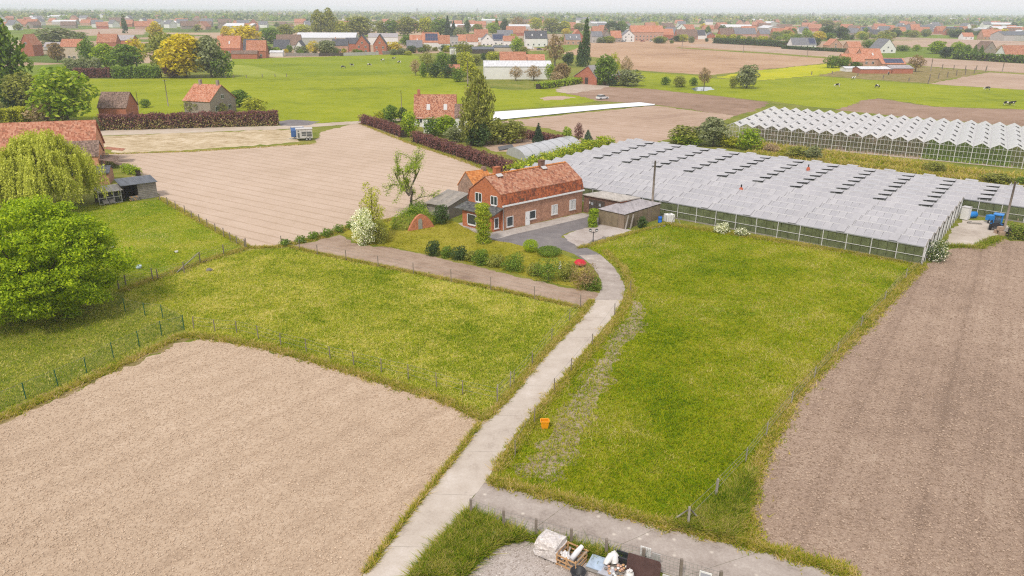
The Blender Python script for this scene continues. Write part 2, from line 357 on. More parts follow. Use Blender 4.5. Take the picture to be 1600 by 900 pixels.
patch('farm_yard', [(868, 143), (880, 133), (925, 128), (960, 133), (935, 140), (890, 147)], gravel_pink, .3)
patch('bare_patch', [(843, 153), (870, 150), (900, 152), (880, 156), (850, 157)], soil_mid, .4)
patch('pond', [(1080, 139), (1088, 136), (1112, 136), (1116, 140), (1100, 142.5), (1085, 142)], glassy('pond_water', (.2, .23, .24), .1, .8), .2)
patch('garden_soil', [(745, 225), (770, 220), (880, 212), (925, 222), (815, 240), (770, 236)], soil_mid, .4)
# --- near fields
patch('tilled_field', [(163, 241), (300, 236), (490, 224), (502, 206), (563, 191), (600, 205), (640, 224), (720, 250), (800, 282), (830, 300), (760, 325), (690, 334), (600, 345), (540, 355), (440, 385), (390, 386), (250, 309), (196, 266)], soil_pale, .3)
patch('straw_strip', [(150, 214), (250, 209), (455, 202), (465, 212), (470, 222), (300, 234), (182, 240), (160, 228)], straw, .5)
patch('lane', [(145, 205), (160, 203), (437, 196.5), (563, 189), (640, 184), (640, 188), (563, 193), (480, 199), (437, 202), (160, 212)], lane_mat, .15)
patch('field_track', [(430, 190), (455, 187), (500, 190), (480, 196), (437, 197)], asphalt, .3)
patch('tilled_field', [(-420, 760), (0, 664), (150, 594), (285, 534), (330, 531), (420, 546), (560, 586), (700, 630), (752, 657), (720, 705), (640, 806), (567, 901), (430, 1120), (-300, 1120)], soil_beige, .5)
patch('tilled_field', [(1440, 421), (1478, 392), (1512, 385), (1545, 371), (1600, 377), (1800, 405), (2400, 560), (2500, 1120), (1560, 1120), (1336, 897), (1188, 852), (1165, 790), (1180, 735), (1240, 622), (1330, 530)], soil_brown, .5)
patch('tilled_strip', [(455, 386), (530, 367), (562, 384), (605, 386), (690, 404), (800, 430), (880, 449), (936, 458), (934, 477), (906, 480), (790, 454), (640, 424), (500, 396)], soil_strip, .3)
patch('paddock', [(195, 458), (235, 440), (330, 406), (395, 391), (450, 388), (500, 399), (640, 428), (780, 457), (904, 484), (882, 520), (822, 590), (782, 642), (758, 655), (700, 628), (560, 582), (420, 543), (300, 526), (288, 512), (225, 494), (190, 484)], turf_left, .3)
patch('lawn', [(60, 335), (150, 318), (250, 312), (318, 350), (383, 386), (330, 403), (240, 436), (190, 455), (60, 470)], turf_right, .3)
patch('paddock', [(917, 384), (960, 370), (1040, 347), (1140, 362), (1300, 386), (1437, 411), (1380, 470), (1320, 528), (1236, 618), (1176, 735), (1160, 785), (1120, 838), (1050, 821), (900, 783), (770, 749), (795, 712), (870, 610), (930, 540), (980, 478), (980, 440), (960, 410)], turf_right, .3)
patch('bare_strip', [(990, 462), (1004, 480), (1006, 515), (972, 552), (950, 612), (918, 670), (905, 705), (870, 752), (806, 740), (842, 690), (880, 636), (930, 566), (975, 498)], mud, 1.0)
patch('field_margin', [(0, 650), (130, 588), (285, 522), (300, 528), (330, 530), (285, 535), (150, 594), (0, 664), (-250, 760), (-250, 740)], turf_dry, .9)
patch('field_margin', [(1435, 415), (1447, 421), (1350, 520), (1250, 618), (1196, 710), (1170, 790), (1140, 836), (1130, 830), (1160, 778), (1180, 720), (1236, 615), (1330, 515)], turf_dry, .25)
patch('garden_lawn', [(535, 367), (548, 352), (640, 335), (700, 345), (725, 350), (770, 372), (835, 385), (880, 398), (905, 410), (936, 440), (925, 452), (880, 446), (800, 427), (690, 401), (600, 384), (560, 381)], turf_lawn, .3)
patch('bare_patch', [(795, 575), (850, 560), (880, 540), (872, 560), (840, 590)], turf_dry, 1.0) if False else None
# --- surfaces with a hard edge
patch('gravel_yard', [(728, 905), (742, 885), (775, 858), (800, 846), (838, 850), (900, 868), (1010, 901), (1040, 1000), (680, 1000)], gravel, .5)
patch('courtyard', [(764, 374), (800, 366), (912, 337), (940, 330), (965, 338), (938, 352), (900, 360), (880, 367), (876, 371), (892, 374), (918, 388), (940, 399), (950, 408), (912, 406), (897, 397), (880, 391), (850, 391)], asphalt, .1, 1)
patch('gravel_bed', [(880, 368), (905, 359), (945, 349), (975, 357), (988, 360), (955, 372), (918, 384), (906, 386), (890, 378)], gravel, .2)
patch('greenhouse_yard', [(1474, 383), (1486, 362), (1503, 344), (1545, 345), (1560, 350), (1640, 361), (1640, 372), (1572, 366), (1556, 368), (1540, 372), (1527, 386)], concrete, .2)
# --- the concrete farm track, slab by slab
LT = [(430, 1090), (568, 900), (603, 850), (640, 800), (690, 738), (735, 682), (768, 645), (800, 614), (826, 586), (850, 558), (878, 528), (902, 502), (925, 474), (937, 458), (940, 444), (934, 428), (925, 415), (912, 404), (904, 399)]
RT = [(520, 1090), (645, 900), (672, 865), (703, 828), (745, 768), (775, 730), (797, 690), (822, 660), (843, 634), (866, 606), (892, 575), (920, 540), (945, 510), (960, 492), (972, 470), (976, 452), (972, 436), (958, 416), (944, 403), (938, 398)]
def resample(A, k):
    A = np.array(A); d = np.r_[0, np.cumsum(np.linalg.norm(np.diff(A, axis=0), axis=1))]; t = np.linspace(0, d[-1], k)
    return np.stack([np.interp(t, d, A[:, i]) for i in range(3)], 1)
def smooth_line(A, k):
    A = resample(A, k)
    for _ in range(3): A[1:-1] = (A[:-2] + 2 * A[1:-1] + A[2:]) / 4
    return A
TL, TR = smooth_line(pline(LT), 144), smooth_line(pline(RT), 144)
track = thing('farm_track', None, None, (0, 0, 0)); put(track, kind='structure')
zt = sheet_level(list(TL[::6]) + list(TR[::-6])) + .012
jl, jr = [rnd.gauss(0, .05) for _ in TL], [rnd.gauss(0, .05) for _ in TL]
for i in range(0, 143, 11):
    mb = MB(); e = min(i + 11, 143); a = []; b = []
    for j in range(i, e + 1):
        l, r = TL[j].copy(), TR[j].copy(); n = unit(l - r); l += n * jl[j]; r += n * jr[j]; l[2] = r[2] = zt
        if j == e and e < 143: k = unit(TL[j] - TL[j - 1]) * .014; l -= k; r -= k
        a.append(l); b.append(r)
    for j in range(len(a) - 1): mb.poly([b[j], b[j + 1], a[j + 1], a[j]])
    for line in (a, b[::-1]):
        for j in range(len(line) - 1): mb.poly([line[j], line[j + 1], line[j + 1] - Z * .1, line[j] - Z * .1])
    mb.build('slab', concrete if i < 108 else concrete_worn, track)
# side road: worn cast concrete
def road_strip(name, A, B, k, m, step, gap=.02):
    A, B = smooth_line(pline(A), k), smooth_line(pline(B), k); root = thing(name, None, None); put(root, kind='structure')
    z = sheet_level(list(A[::6]) + list(B[::-6])) + .012
    for i in range(0, k - 1, step):
        mb = MB(); e = min(i + step, k - 1); ps = []
        for j in range(i, e + 1):
            l, r = A[j].copy(), B[j].copy(); l[2] = r[2] = z; n = unit(l - r); l += n * rnd.gauss(0, .03) ; r += n * rnd.gauss(0, .03)
            if j == e and e < k - 1: q = unit(A[j] - A[j - 1]) * gap; l -= q; r -= q
            ps.append((l, r))
        for (l0, r0), (l1, r1) in zip(ps, ps[1:]): mb.poly([r0, r1, l1, l0]); mb.poly([l0, l1, l1 - Z * .1, l0 - Z * .1]); mb.poly([r0, r1, r1 - Z * .1, r0 - Z * .1])
        mb.build('slab', m, root)
    return root
road_strip('side_road', [(758, 752), (900, 786), (1050, 824), (1180, 854), (1330, 897), (1800, 1040)], [(724, 799), (790, 822), (835, 838), (920, 860), (1010, 886), (1500, 1060)], 61, concrete_worn, 10)
# white crop fleece lying on the field behind the farm
fl = MB(); A, B = resample(pline([(772, 175.5), (1000, 160.5), (1024, 163.8)]), 60), resample(pline([(770, 189), (960, 169.5), (1022, 165)]), 60)
for i in range(59):
    for j in range(4):
        q = [A[i] + (B[i] - A[i]) * j / 4, A[i] + (B[i] - A[i]) * (j + 1) / 4, A[i + 1] + (B[i + 1] - A[i + 1]) * (j + 1) / 4, A[i + 1] + (B[i + 1] - A[i + 1]) * j / 4]
        for t, (ii, jj) in zip(q, ((i, j), (i, j + 1), (i + 1, j + 1), (i + 1, j))): t[2] = .28 + .1 * math.sin(ii * 1.7 + jj * 2.1) * (0 if jj in (0, 4) else 1) - (.1 if jj in (0, 4) else 0)
        fl.poly(q, 0, True)
put(fl.build('crop_fleece', paint('fleece_white', (.72, .72, .74), .8, .08)), 'long white fleece sheet stretched over the crop behind the birch', 'crop cover')
# ------------------------------------------------------------------ materials of buildings
white_pvc = paint('white_pvc', (.72, .72, .72), .4, .06)
pane_dark = glassy('window_glass', (.035, .045, .05), .06, .8)
brick_house = bricks('brick_brown', (.29, .13, .08), (.42, .22, .14), (.42, .33, .27))
brick_orange = bricks('brick_orange', (.36, .105, .045), (.43, .145, .065), (.36, .19, .12), patchy=.2)
brick_old = bricks('brick_old', (.17, .12, .09), (.3, .2, .15), (.3, .27, .23), patchy=.6)
brick_dark = bricks('brick_dark', (.14, .075, .055), (.2, .11, .08), (.2, .16, .13))
tile_red = tiles('tile_red', [(.22, .085, .055), (.36, .145, .085), (.43, .195, .115), (.46, .26, .175)], moss=.35)
tile_steep = tiles('tile_steep', [(.13, .045, .028), (.31, .085, .035), (.42, .125, .05)], moss=.85)
tile_orange = tiles('tile_orange', [(.4, .13, .04), (.58, .22, .06), (.62, .27, .1)], moss=.3)
tile_old = tiles('tile_old_pink', [(.26, .09, .05), (.42, .17, .1), (.5, .26, .17)], moss=.5)
tile_brown = tiles('tile_brown', [(.1, .065, .05), (.2, .13, .1), (.28, .19, .15)], moss=.4)
slate = tiles('slate_dark', [(.05, .05, .06), (.09, .09, .105), (.13, .13, .15)], .3, .22, .2, (.1, .1, .08))
slate_grey = tiles('slate_grey', [(.12, .12, .135), (.18, .18, .2), (.24, .24, .26)], .3, .22, .3, (.1, .1, .08))
slate_mossy = tiles('slate_mossy', [(.06, .06, .06), (.1, .1, .1), (.14, .14, .135)], .3, .25, .6, (.09, .1, .05))
def corrugated(name, c, pitch=.18, moss=.3):
    s = NT(name); u = s.uv(); sp = s.n('ShaderNodeSeparateXYZ'); s.l(u, sp.inputs[0]); n = s.noise(s.stretch(u, (.8, .12, 1)), 2.5, 5, .7)
    col = s.ramp(n, [(.3, mul(c, .62)), (.55, c), (.75, mul(c, 1.15))]); n2 = s.noise(s.pos(), 1.2, 5, .7); col = s.mix(s.math('MULTIPLY', s.ramp(n2, [(.52, 0), (.7, 1)]), moss), col, (.16, .13, .09))
    s.bump(s.math('SINE', s.math('MULTIPLY', sp.outputs[0], 2 * math.pi / pitch)), .5, .03); return s.fin(col, .75, .2)
sheet_grey = corrugated('sheet_grey', (.36, .33, .34)); sheet_pale = corrugated('sheet_pale', (.46, .42, .38)); sheet_white = corrugated('sheet_white', (.6, .6, .62), .3, .1)
sheet_dark = corrugated('sheet_dark', (.13, .14, .16), .3, .15); sheet_brown = corrugated('sheet_brown', (.24, .18, .13), .18, .5)
rust = paint('weathered_board', (.2, .155, .1), .9, .4, 1.5); zinc = paint('zinc', (.33, .34, .35), .45, .15, 2, .5, .4)
wood_grey = paint('wood_grey', (.26, .235, .21), .9, .35, 2); wood_dark = paint('wood_dark', (.07, .055, .045), .8, .3, 2); wood_fresh = paint('wood_fresh', (.5, .3, .15), .8, .3, 4)
post_wood = paint('post_wood', (.2, .165, .135), .9, .3, 3); lead = paint('lead', (.5, .48, .47), .6, .1); stone_sill = paint('sill_stone', (.55, .52, .5), .7, .1)
render_white = paint('render_white', (.68, .67, .65), .8, .1, .8); render_grey = paint('render_grey', (.42, .4, .38), .85, .15, .8); soil_flat = paint('wall_cream', (.52, .42, .32), .85, .15, .8)
solar_mat = glassy('solar_cells', (.03, .04, .09), .1, .7); black_plastic = paint('black_plastic', (.03, .03, .035), .5, .2)
# ------------------------------------------------------------------ farmhouse
A0 = G(785.6, 360.5); B0 = G(909, 332); hu = unit(B0 - A0); HL = float(np.linalg.norm(B0 - A0)); EV = 3.35
_c = G(732, 311.5, EV); hv = _c - np.array([A0[0], A0[1], EV]); HW = float(np.linalg.norm(hv)); hv = unit(hv)
hn = unit(np.array([hu[1], -hu[0], 0])); hn = hn if hn[1] < 0 else -hn         # out of the long wall
gn = unit(np.array([hv[1], -hv[0], 0])); gn = gn if gn @ hu < 0 else -gn       # out of the gable
RID, KN, KI = 6.95, 4.85, .55
def H(u, v, z, o=0, g=0): return A0 + hu * u + hv * v + Z * z + hn * o + gn * g
house = thing('farmhouse', 'brick farmhouse with mansard roof of red tiles and an orange brick gable', 'house', A0)
prof = [(0, 0), (0, EV), (KI * .55, KN), (HW / 2, RID), (HW - KI * .55, KN), (HW, EV), (HW, 0)]
mb = MB()
mb.poly([H(0, 0, 0), H(HL, 0, 0), H(HL, 0, EV), H(0, 0, EV)], 0); mb.poly([H(0, HW, 0), H(0, HW, EV), H(HL, HW, EV), H(HL, HW, 0)], 0)
mb.poly([H(0, v, z) for v, z in prof], 1); mb.poly([H(HL, v, z) for v, z in prof[::-1]], 0)
mb.build('wall', [brick_house, brick_orange], house)
def roofslab(name, a, b, m, t=.1, over=.12, parent=house, mats=None):     # a, b: (v, z) lower and upper edge
    return MB().slab([H(-over, a[0], a[1]), H(HL + over, a[0], a[1]), H(HL + over, b[0], b[1]), H(-over, b[0], b[1])], t, 0).build(name, m, parent)
k = .09
rf = roofslab('roof', (KI * .55 - .06, KN + k), (HW / 2, RID + k + .03), tile_red)
roofslab('roof', (HW / 2, RID + k + .03), (HW - KI * .55 + .06, KN + k), tile_red)
roofslab('steep_roof', (-.12, EV + .16), (KI * .55 - .03, KN + k + .02), tile_steep); roofslab('steep_roof', (HW - KI * .55 + .03, KN + k + .02), (HW + .12, EV + .16), tile_steep)
rt = MB()
for i in range(int(HL / .38)):
    rt.tube([H(i * .38 - .1, HW / 2, RID + .12), H(i * .38 + .26, HW / 2, RID + .15)], [.13, .15], 6)
rt.build('ridge_tiles', tile_orange, house)
MB().obox(H(-.12, -.02, EV - .08, .02), hu * (HL + .3), hn * .2, Z * .2).build('gutter', white_pvc, house)
MB().tube([H(-.02, -.02, .05, .1), H(-.02, -.02, EV - .08, .1)], .06, 8).build('downpipe', zinc, house)
for u, w_, hgt, m, dark in ((2.0, .8, 1.0, brick_orange, 0), (10.3, .7, .95, brick_dark, 1)):
    c = MB().obox(H(u - w_ / 2, HW / 2 - .3, RID - .35), hu * w_, hv * .6, Z * (hgt + .35)).build('chimney', m, house)
    MB().obox(H(u - w_ / 2 - .06, HW / 2 - .36, RID + hgt), hu * (w_ + .12), hv * .72, Z * .09).build('chimney_cap', brick_dark if dark else brick_orange, c)
    MB().slab([H(u - w_ / 2 - .1, HW / 2 - .75, RID - .12), H(u + w_ / 2 + .1, HW / 2 - .75, RID - .12), H(u + w_ / 2 + .1, HW / 2 - .3, RID + .2), H(u - w_ / 2 - .1, HW / 2 - .3, RID + .2)], .03).build('flashing', lead, c)
def window(O, d, n, s0, s1, z0, z1, parent, sashes=2, curtain=False, sill=True, fm=None, rec=.0):
    """framed window on the wall line O + d*s, outward n; frame with panes and sill as sub-parts"""
    fm = fm or white_pvc; f = .09; Pt = lambda s_, z, o: O + d * s_ + Z * z + n * o
    mb = MB(); o0, o1 = .015, .07
    for a, b, c, e in ((s0, s1, z0, z0 + f), (s0, s1, z1 - f, z1), (s0, s0 + f, z0 + f, z1 - f), (s1 - f, s1, z0 + f, z1 - f)): mb.obox(Pt(a, c, o0), d * (b - a), n * (o1 - o0), Z * (e - c))
    for i in range(1, sashes):
        x = s0 + (s1 - s0) * i / sashes; mb.obox(Pt(x - f / 2, z0 + f, o0), d * f, n * (o1 - o0 - .005), Z * (z1 - z0 - 2 * f))
    w_ = mb.build('window', fm, parent)
    for i in range(sashes):
        a, b = s0 + (s1 - s0) * i / sashes + f / 2, s0 + (s1 - s0) * (i + 1) / sashes - f / 2
        MB().obox(Pt(a, z0 + f, .02), d * (b - a), n * .012, Z * (z1 - z0 - 2 * f)).build('pane', pane_dark, w_)
        if curtain: MB().obox(Pt(a + (b - a) * .15, z0 + f + .02, .034), d * (b - a) * .6, n * .006, Z * (z1 - z0 - 2 * f - .06)).build('curtain', render_white, w_)
    if sill: MB().obox(Pt(s0 - .06, z0 - .1, .0), d * (s1 - s0 + .12), n * .14, Z * .09).build('sill', stone_sill, w_)
    return w_
zx = lambda x: 690 + x / 6.43
zy = lambda y: 240 + y / 6.43
def wpix(x0, x1, y0, y1, O, d):
    a, _ = onplane(zx(x0), zy((y0 + y1) / 2), O, d); b, _ = onplane(zx(x1), zy((y0 + y1) / 2), O, d)
    _, z1 = onplane(zx((x0 + x1) / 2), zy(y0), O, d); _, z0 = onplane(zx((x0 + x1) / 2), zy(y1), O, d); return a, b, z0, z1
for q, n_, cu in (((652, 718, 630, 732), 1, 0), ((880, 945, 570, 655), 1, 0), ((1103, 1163, 512, 608), 2, 1), ((1283, 1345, 462, 560), 2, 1)):
    window(A0, hu, hn, *wpix(*q, A0, hu), house, n_, cu)
for q in ((343, 402, 390, 485), (498, 558, 425, 520)): window(A0, hv, gn, *wpix(*q, A0, hv), house, 2)
a, b, z0, z1 = wpix(841, 877, 583, 728, A0, hu); dr = MB().obox(H(a, 0, 0.02, .01), hu * (b - a + .15), hn * .06, Z * z1).build('door', white_pvc, house)
MB().obox(H(a + .1, 0, 1.0, .07), hu * .05, hn * .05, Z * .14).build('handle', zinc, dr)
# brick porch in front of the gable
PD, PZ0, PZ1 = 1.6, 2.45, 3.0
def Q(v, g, z): return A0 + hv * v - hu * g + Z * z
mb = MB(); mb.poly([Q(.3, PD, 0), Q(HW - .55, PD, 0), Q(HW - .55, PD, PZ0), Q(.3, PD, PZ0)]); mb.poly([Q(.3, 0.02, 0), Q(.3, PD, 0), Q(.3, PD, PZ0), Q(.3, 0.02, PZ1)]); mb.poly([Q(HW - .55, 0.02, 0), Q(HW - .55, PD, 0), Q(HW - .55, PD, PZ0), Q(HW - .55, 0.02, PZ1)])
mb.build('porch_wall', brick_orange, house)
MB().slab([Q(-.35, PD + .45, PZ0 + .02), Q(HW + .5, PD + .45, PZ0 + .02), Q(HW + .3, .0, PZ1 + .12), Q(-.1, .0, PZ1 + .12)], .14).build('porch_roof', slate_mossy, house)
raf = MB()
for i in range(15): raf.obox(Q(-.2 + i * .45, PD + .02, PZ0 - .14), hv * .07, -hu * .4, Z * .1)
raf.build('rafter_ends', wood_dark, house)
PO = Q(0, PD, 0)
window(PO, hv, gn, *wpix(264, 345, 607, 715, PO, hv), house, 1)
e_ = Q(.3, 0, 0); dd = -hu; en = -hv
a, b, z0, z1 = wpix(527, 570, 645, 752, e_, dd); window(e_, dd, en, min(a, b), max(a, b), z0, z1, house, 1)
# garden paving round the gable, and the kerb path along the long wall
patch('paving', [(716, 349), (727, 347), (770, 358), (785, 361), (909, 333), (925, 335), (915, 340), (800, 367), (775, 374), (757, 370), (724, 355)], paving, .05, 1)
# ------------------------------------------------------------------ garage behind the house
gar = thing('garage', 'low dark brick garage with pale flat roof beside the farmhouse', 'garage', B0)
gv = -hv; GL = onplane(967, 318, B0, gv)[0]; GD = 4.2
def K(s_, g, z): return B0 + gv * s_ + hu * g + Z * z
GH = 2.55
mb = MB(); mb.poly([K(0.02, .3, 0), K(GL, .3, 0), K(GL, .3, GH), K(.02, .3, GH)], 0); mb.poly([K(GL, .3, 0), K(GL, GD, 0), K(GL, GD, GH), K(GL, .3, GH)], 1); mb.poly([K(.02, GD, 0), K(GL, GD, 0), K(GL, GD, GH), K(.02, GD, GH)], 0)
mb.build('wall', [brick_dark, brick_orange], gar)
MB().slab([K(0.02, .0, GH + .22), K(GL + .25, .0, GH + .22), K(GL + .25, GD + .2, GH + .05), K(.02, GD + .2, GH + .05)], .14).build('roof', sheet_pale, gar)
gz = lambda x: 860 + x / 6.43
gy = lambda y: 280 + y / 6.43
KO = K(0, .3, 0); kn = -hu
a = onplane(gz(390), gy(260), KO, gv)[0]; b = onplane(gz(545), gy(270), KO, gv)[0]
for i in range(2):
    d_ = MB().obox(KO + gv * (a + (b - a) * i / 2 + .02) + kn * .01, gv * ((b - a) / 2 - .04), kn * .06, Z * 2.15).build('door', wood_dark, gar)
    MB().obox(KO + gv * (a + (b - a) * (i * .5 + .15)) + kn * .07 + Z * 1.35, gv * .35, kn * .02, Z * .4).build('door_pane', glassy('pale_glass', (.3, .33, .36), .1), d_)
MB().obox(KO + gv * 1.1 + kn * .01 + Z * 1.5, gv * .16, kn * .14, Z * .3).build('wall_lamp', lead, gar)
# ------------------------------------------------------------------ shed with corrugated roof
s1, s2, s3 = G(935, 350), G(975, 358), G(1030, 342.5); s4 = s1 + (s3 - s2)
shed = thing('corrugated_shed', 'weathered low shed under grey corrugated sheets in front of the greenhouse', 'shed', s1)
hz_ = [2.1, 2.0, 2.25, 2.35]; S = [s1, s2, s3, s4]
for i in range(4):
    j = (i + 1) % 4; nm = 'wall'; L = np.linalg.norm(S[j] - S[i]); kN = max(2, int(L / .95)); d = (S[j] - S[i]) / kN; n = unit(np.cross(d, Z))
    for q in range(kN):
        z0_ = hz_[i] + (hz_[j] - hz_[i]) * q / kN; lean = rnd.uniform(0, .04)
        MB().obox(S[i] + d * q + n * (-.02 + lean) + d * .01, d * .98, n * .03, Z * (z0_ - rnd.uniform(0, .05))).build('wall_sheet', rust if rnd.random() < .7 else sheet_brown, shed)
ov = .2; cS = sum(S) / 4; RS = [p + unit(p - cS) * ov + Z * (h_ + .08) for p, h_ in zip(S, hz_)]
for i in range(7):
    for j in range(2):
        f_ = lambda u_, v_: (RS[0] * (1 - u_) + RS[1] * u_) * (1 - v_) + (RS[3] * (1 - u_) + RS[2] * u_) * v_
        u0, u1, v0, v1 = j / 2 + (.003 if j else 0), (j + 1) / 2, i / 7 + .002, (i + 1) / 7 + .004
        MB().slab([f_(u0, v0) + Z * (.012 * (i % 2) + .02 * (1 - j)), f_(u1, v0) + Z * .012 * (i % 2), f_(u1, v1) + Z * .012 * (i % 2), f_(u0, v1) + Z * (.012 * (i % 2) + .02 * (1 - j))], .02).build('roof_sheet', sheet_grey, shed)
for p0, p1 in (((976, 358.5), (990, 336)), ((984, 357), (985, 340))): MB().bar(G(*p0) + hn * .1, G(*p0) + hn * .02 + (s3 - s2) * .08 + Z * 1.9, .22, .03).build('leaning_board', wood_grey, shed)
# ------------------------------------------------------------------ small brick outhouse with orange tiles behind the farmhouse
o1, o2 = G(716, 300.5), G(742, 304); od = unit(o2 - o1); OW = float(np.linalg.norm(o2 - o1)); ou = unit(np.array([-od[1], od[0], 0])); ou = ou if ou[1] > 0 else -ou
ou = unit(ou + od * .55); OL = 3.8
out = thing('outhouse', 'small old brick outhouse with bright orange tiles behind the farmhouse', 'shed', o1)
I = lambda s_, g, z: o1 + od * s_ + ou * g + Z * z
ze, zr = zat(o1, 289), 0; zr = zat(o1 + od * OW * .45, 268.5)
pf = [(0, 0), (OW, 0), (OW, ze), (OW * .47, zr), (0, ze)]
mb = MB(); mb.poly([I(a, 0, z) for a, z in pf]); mb.poly([I(a, OL, z) for a, z in pf[::-1]]); mb.poly([I(0, 0, 0), I(0, 0, ze), I(0, OL, ze), I(0, OL, 0)]); mb.poly([I(OW, 0, 0), I(OW, OL, 0), I(OW, OL, ze), I(OW, 0, ze)]); mb.build('wall', brick_old, out)
MB().slab([I(OW + .15, -.1, ze - .05), I(OW + .15, OL + .1, ze - .05), I(OW * .47, OL + .1, zr + .09), I(OW * .47, -.1, zr + .09)], .08).build('roof', tile_orange, out); MB().slab([I(-.15, -.1, ze - .05), I(-.15, OL + .1, ze - .05), I(OW * .47, OL + .1, zr + .085), I(OW * .47, -.1, zr + .085)], .08).build('roof', tile_orange, out)
MB().obox(I(OW * .47 - .25, OL - .7, zr - .2), od * .5, ou * .5, Z * .75).build('chimney', brick_old, out)
# grey lean-to between outhouse and house
l1, l2, l3, l4 = G(667, 334), G(702, 343), G(733, 330), G(700, 322)
lean_pale = paint('lean_sheet', (.3, .265, .23), .9, .4, 1.5); lean = thing('lean_to', 'grey mossy lean-to shed with sagging sheet roof behind the gable', 'shed', l1)
zz = [1.7, 1.9, 2.6, 2.5]; LL = [l1, l2, l3, l4]
mb = MB()
for i in range(4): j = (i + 1) % 4; mb.poly([LL[i], LL[j], LL[j] + Z * zz[j], LL[i] + Z * zz[i]])
mb.build('wall', wood_grey, lean)
cl = sum(LL) / 4
for i in range(5):
    f_ = lambda u_, v_: (LL[0] + Z * zz[0]) * (1 - u_) * (1 - v_) + (LL[1] + Z * zz[1]) * u_ * (1 - v_) + (LL[3] + Z * zz[3]) * (1 - u_) * v_ + (LL[2] + Z * zz[2]) * u_ * v_
    MB().slab([f_(i / 5 - .01, -.08) + Z * (.08 + .02 * (i % 2)), f_((i + 1) / 5 + .01, -.08) + Z * (.06 + .02 * (i % 2)), f_((i + 1) / 5 + .01, 1.02) + Z * (.07 + .02 * (i % 2)), f_(i / 5 - .01, 1.02) + Z * (.07 + .02 * (i % 2))], .025).build('roof_sheet', lean_pale if i % 2 else wood_grey, lean)
# ------------------------------------------------------------------ brick ice cellar in its grass mound
c0, c1 = G(638, 361), G(678, 354); cdv = unit(c1 - c0); CW = float(np.linalg.norm(c1 - c0)); cn = unit(np.array([cdv[1], -cdv[0], 0])); cn = cn if cn[1] < 0 else -cn
cel = thing('ice_cellar', 'brick arched cellar front with grey door set in a green mound', 'cellar', c0)
CHt = zat((c0 + c1) / 2, 334.5); arc = [(CW * t, CHt * (1 - abs(2 * t - 1) ** 1.75) ** .9) for t in np.linspace(0, 1, 15)]
mb = MB(); fr_ = [c0 + cdv * a + Z * z + cn * .12 for a, z in arc]; bk = [p - cn * .35 for p in fr_]; mb.poly(fr_); mb.poly(bk[::-1])
for i in range(14): mb.poly([fr_[i], bk[i], bk[i + 1], fr_[i + 1]])
mb.build('wall', bricks('brick_cellar', (.36, .1, .05), (.52, .2, .1), (.5, .4, .3), .34, .14, .3), cel)
dw = MB(); DX = onplane(656, 350, c0, cdv)[0]
pts = [c0 + cdv * (DX + a) + Z * z + cn * .16 for a, z in ((-.3, 0), (.3, 0), (.3, 1.2), (.17, 1.45), (-.17, 1.45), (-.3, 1.2))]; dw.slab(pts, .05) if False else dw.poly(pts); q = [p - cn * .06 for p in pts]
for i in range(6): dw.poly([pts[i], pts[(i + 1) % 6], q[(i + 1) % 6], q[i]])
dw.build('door', paint('door_grey', (.3, .3, .27), .7, .2), cel)
mc = c0 + cdv * CW * .52 - cn * 2.25; mb = MB(); k_ = 26; dome = []
for r in range(9):
    a = r / 8 * math.pi / 2; dome.append([mc + cdv * math.cos(b) * math.cos(a) * CW * .82 * (1 + .1 * math.sin(3 * b)) + cn * math.sin(b) * math.cos(a) * 2.3 + Z * (CHt * .93 * math.sin(a) - .05) for b in np.linspace(0, 2 * math.pi, k_, endpoint=False)])
for r in range(8):
    for i in range(k_): mb.poly([dome[r][i], dome[r][(i + 1) % k_], dome[r + 1][(i + 1) % k_], dome[r + 1][i]], 0, True)
MOUND = [p for rg in dome for p in rg]
mb.build('grass_mound', turf_base, cel)
# ------------------------------------------------------------------ farm at the west: long roof, cross gable, sheds
def prism(root, O, d, W, g, L, ze, zr, wallm, roofm, over=.25, t=.1, apex=.5, wall_end=None, names=('wall', 'roof')):
    """gabled building: O ground corner, d across the gable (W), g along the ridge (L)"""
    I_ = lambda s_, q, z: O + d * s_ + g * q + Z * z
    pf = [(0, 0), (W, 0), (W, ze), (W * apex, zr), (0, ze)]; mb = MB()
    mb.poly([I_(a, 0, z) for a, z in pf], 0); mb.poly([I_(a, L, z) for a, z in pf[::-1]], 0); mb.poly([I_(0, 0, 0), I_(0, 0, ze), I_(0, L, ze), I_(0, L, 0)], 1 if wall_end else 0); mb.poly([I_(W, 0, 0), I_(W, L, 0), I_(W, L, ze), I_(W, 0, ze)], 1 if wall_end else 0)
    mb.build(names[0], [wallm, wall_end or wallm], root)
    r_ = []
    for e_, sg in ((W, 1), (0, -1)):
        sl = (zr - ze) / (abs(e_ - W * apex)); lo = e_ + sg * over
        r_.append(MB().slab([I_(lo, -over, ze - sl * over + t), I_(lo, L + over, ze - sl * over + t), I_(W * apex, L + over, zr + t + .003 * sg), I_(W * apex, -over, zr + t + .003 * sg)], t).build(names[1], roofm, root))
    return I_, r_
f1 = G(152, 259); fx = unit(G(160, 262) - G(-40, 272)); fy = unit(np.array([-fx[1], fx[0], 0])); zr_ = zat(f1 + fy * 4.75, 188)
farm = thing('farm_barn', 'long brick barn with orange and dark tiled roof behind the willow', 'barn', f1)
FI, frs = prism(farm, f1, fy, 9.5, -fx, 34, 2.9, zr_, bricks('brick_salmon', (.5, .22, .12), (.6, .3, .17), (.45, .32, .22), patchy=.2), tile_old, .3)
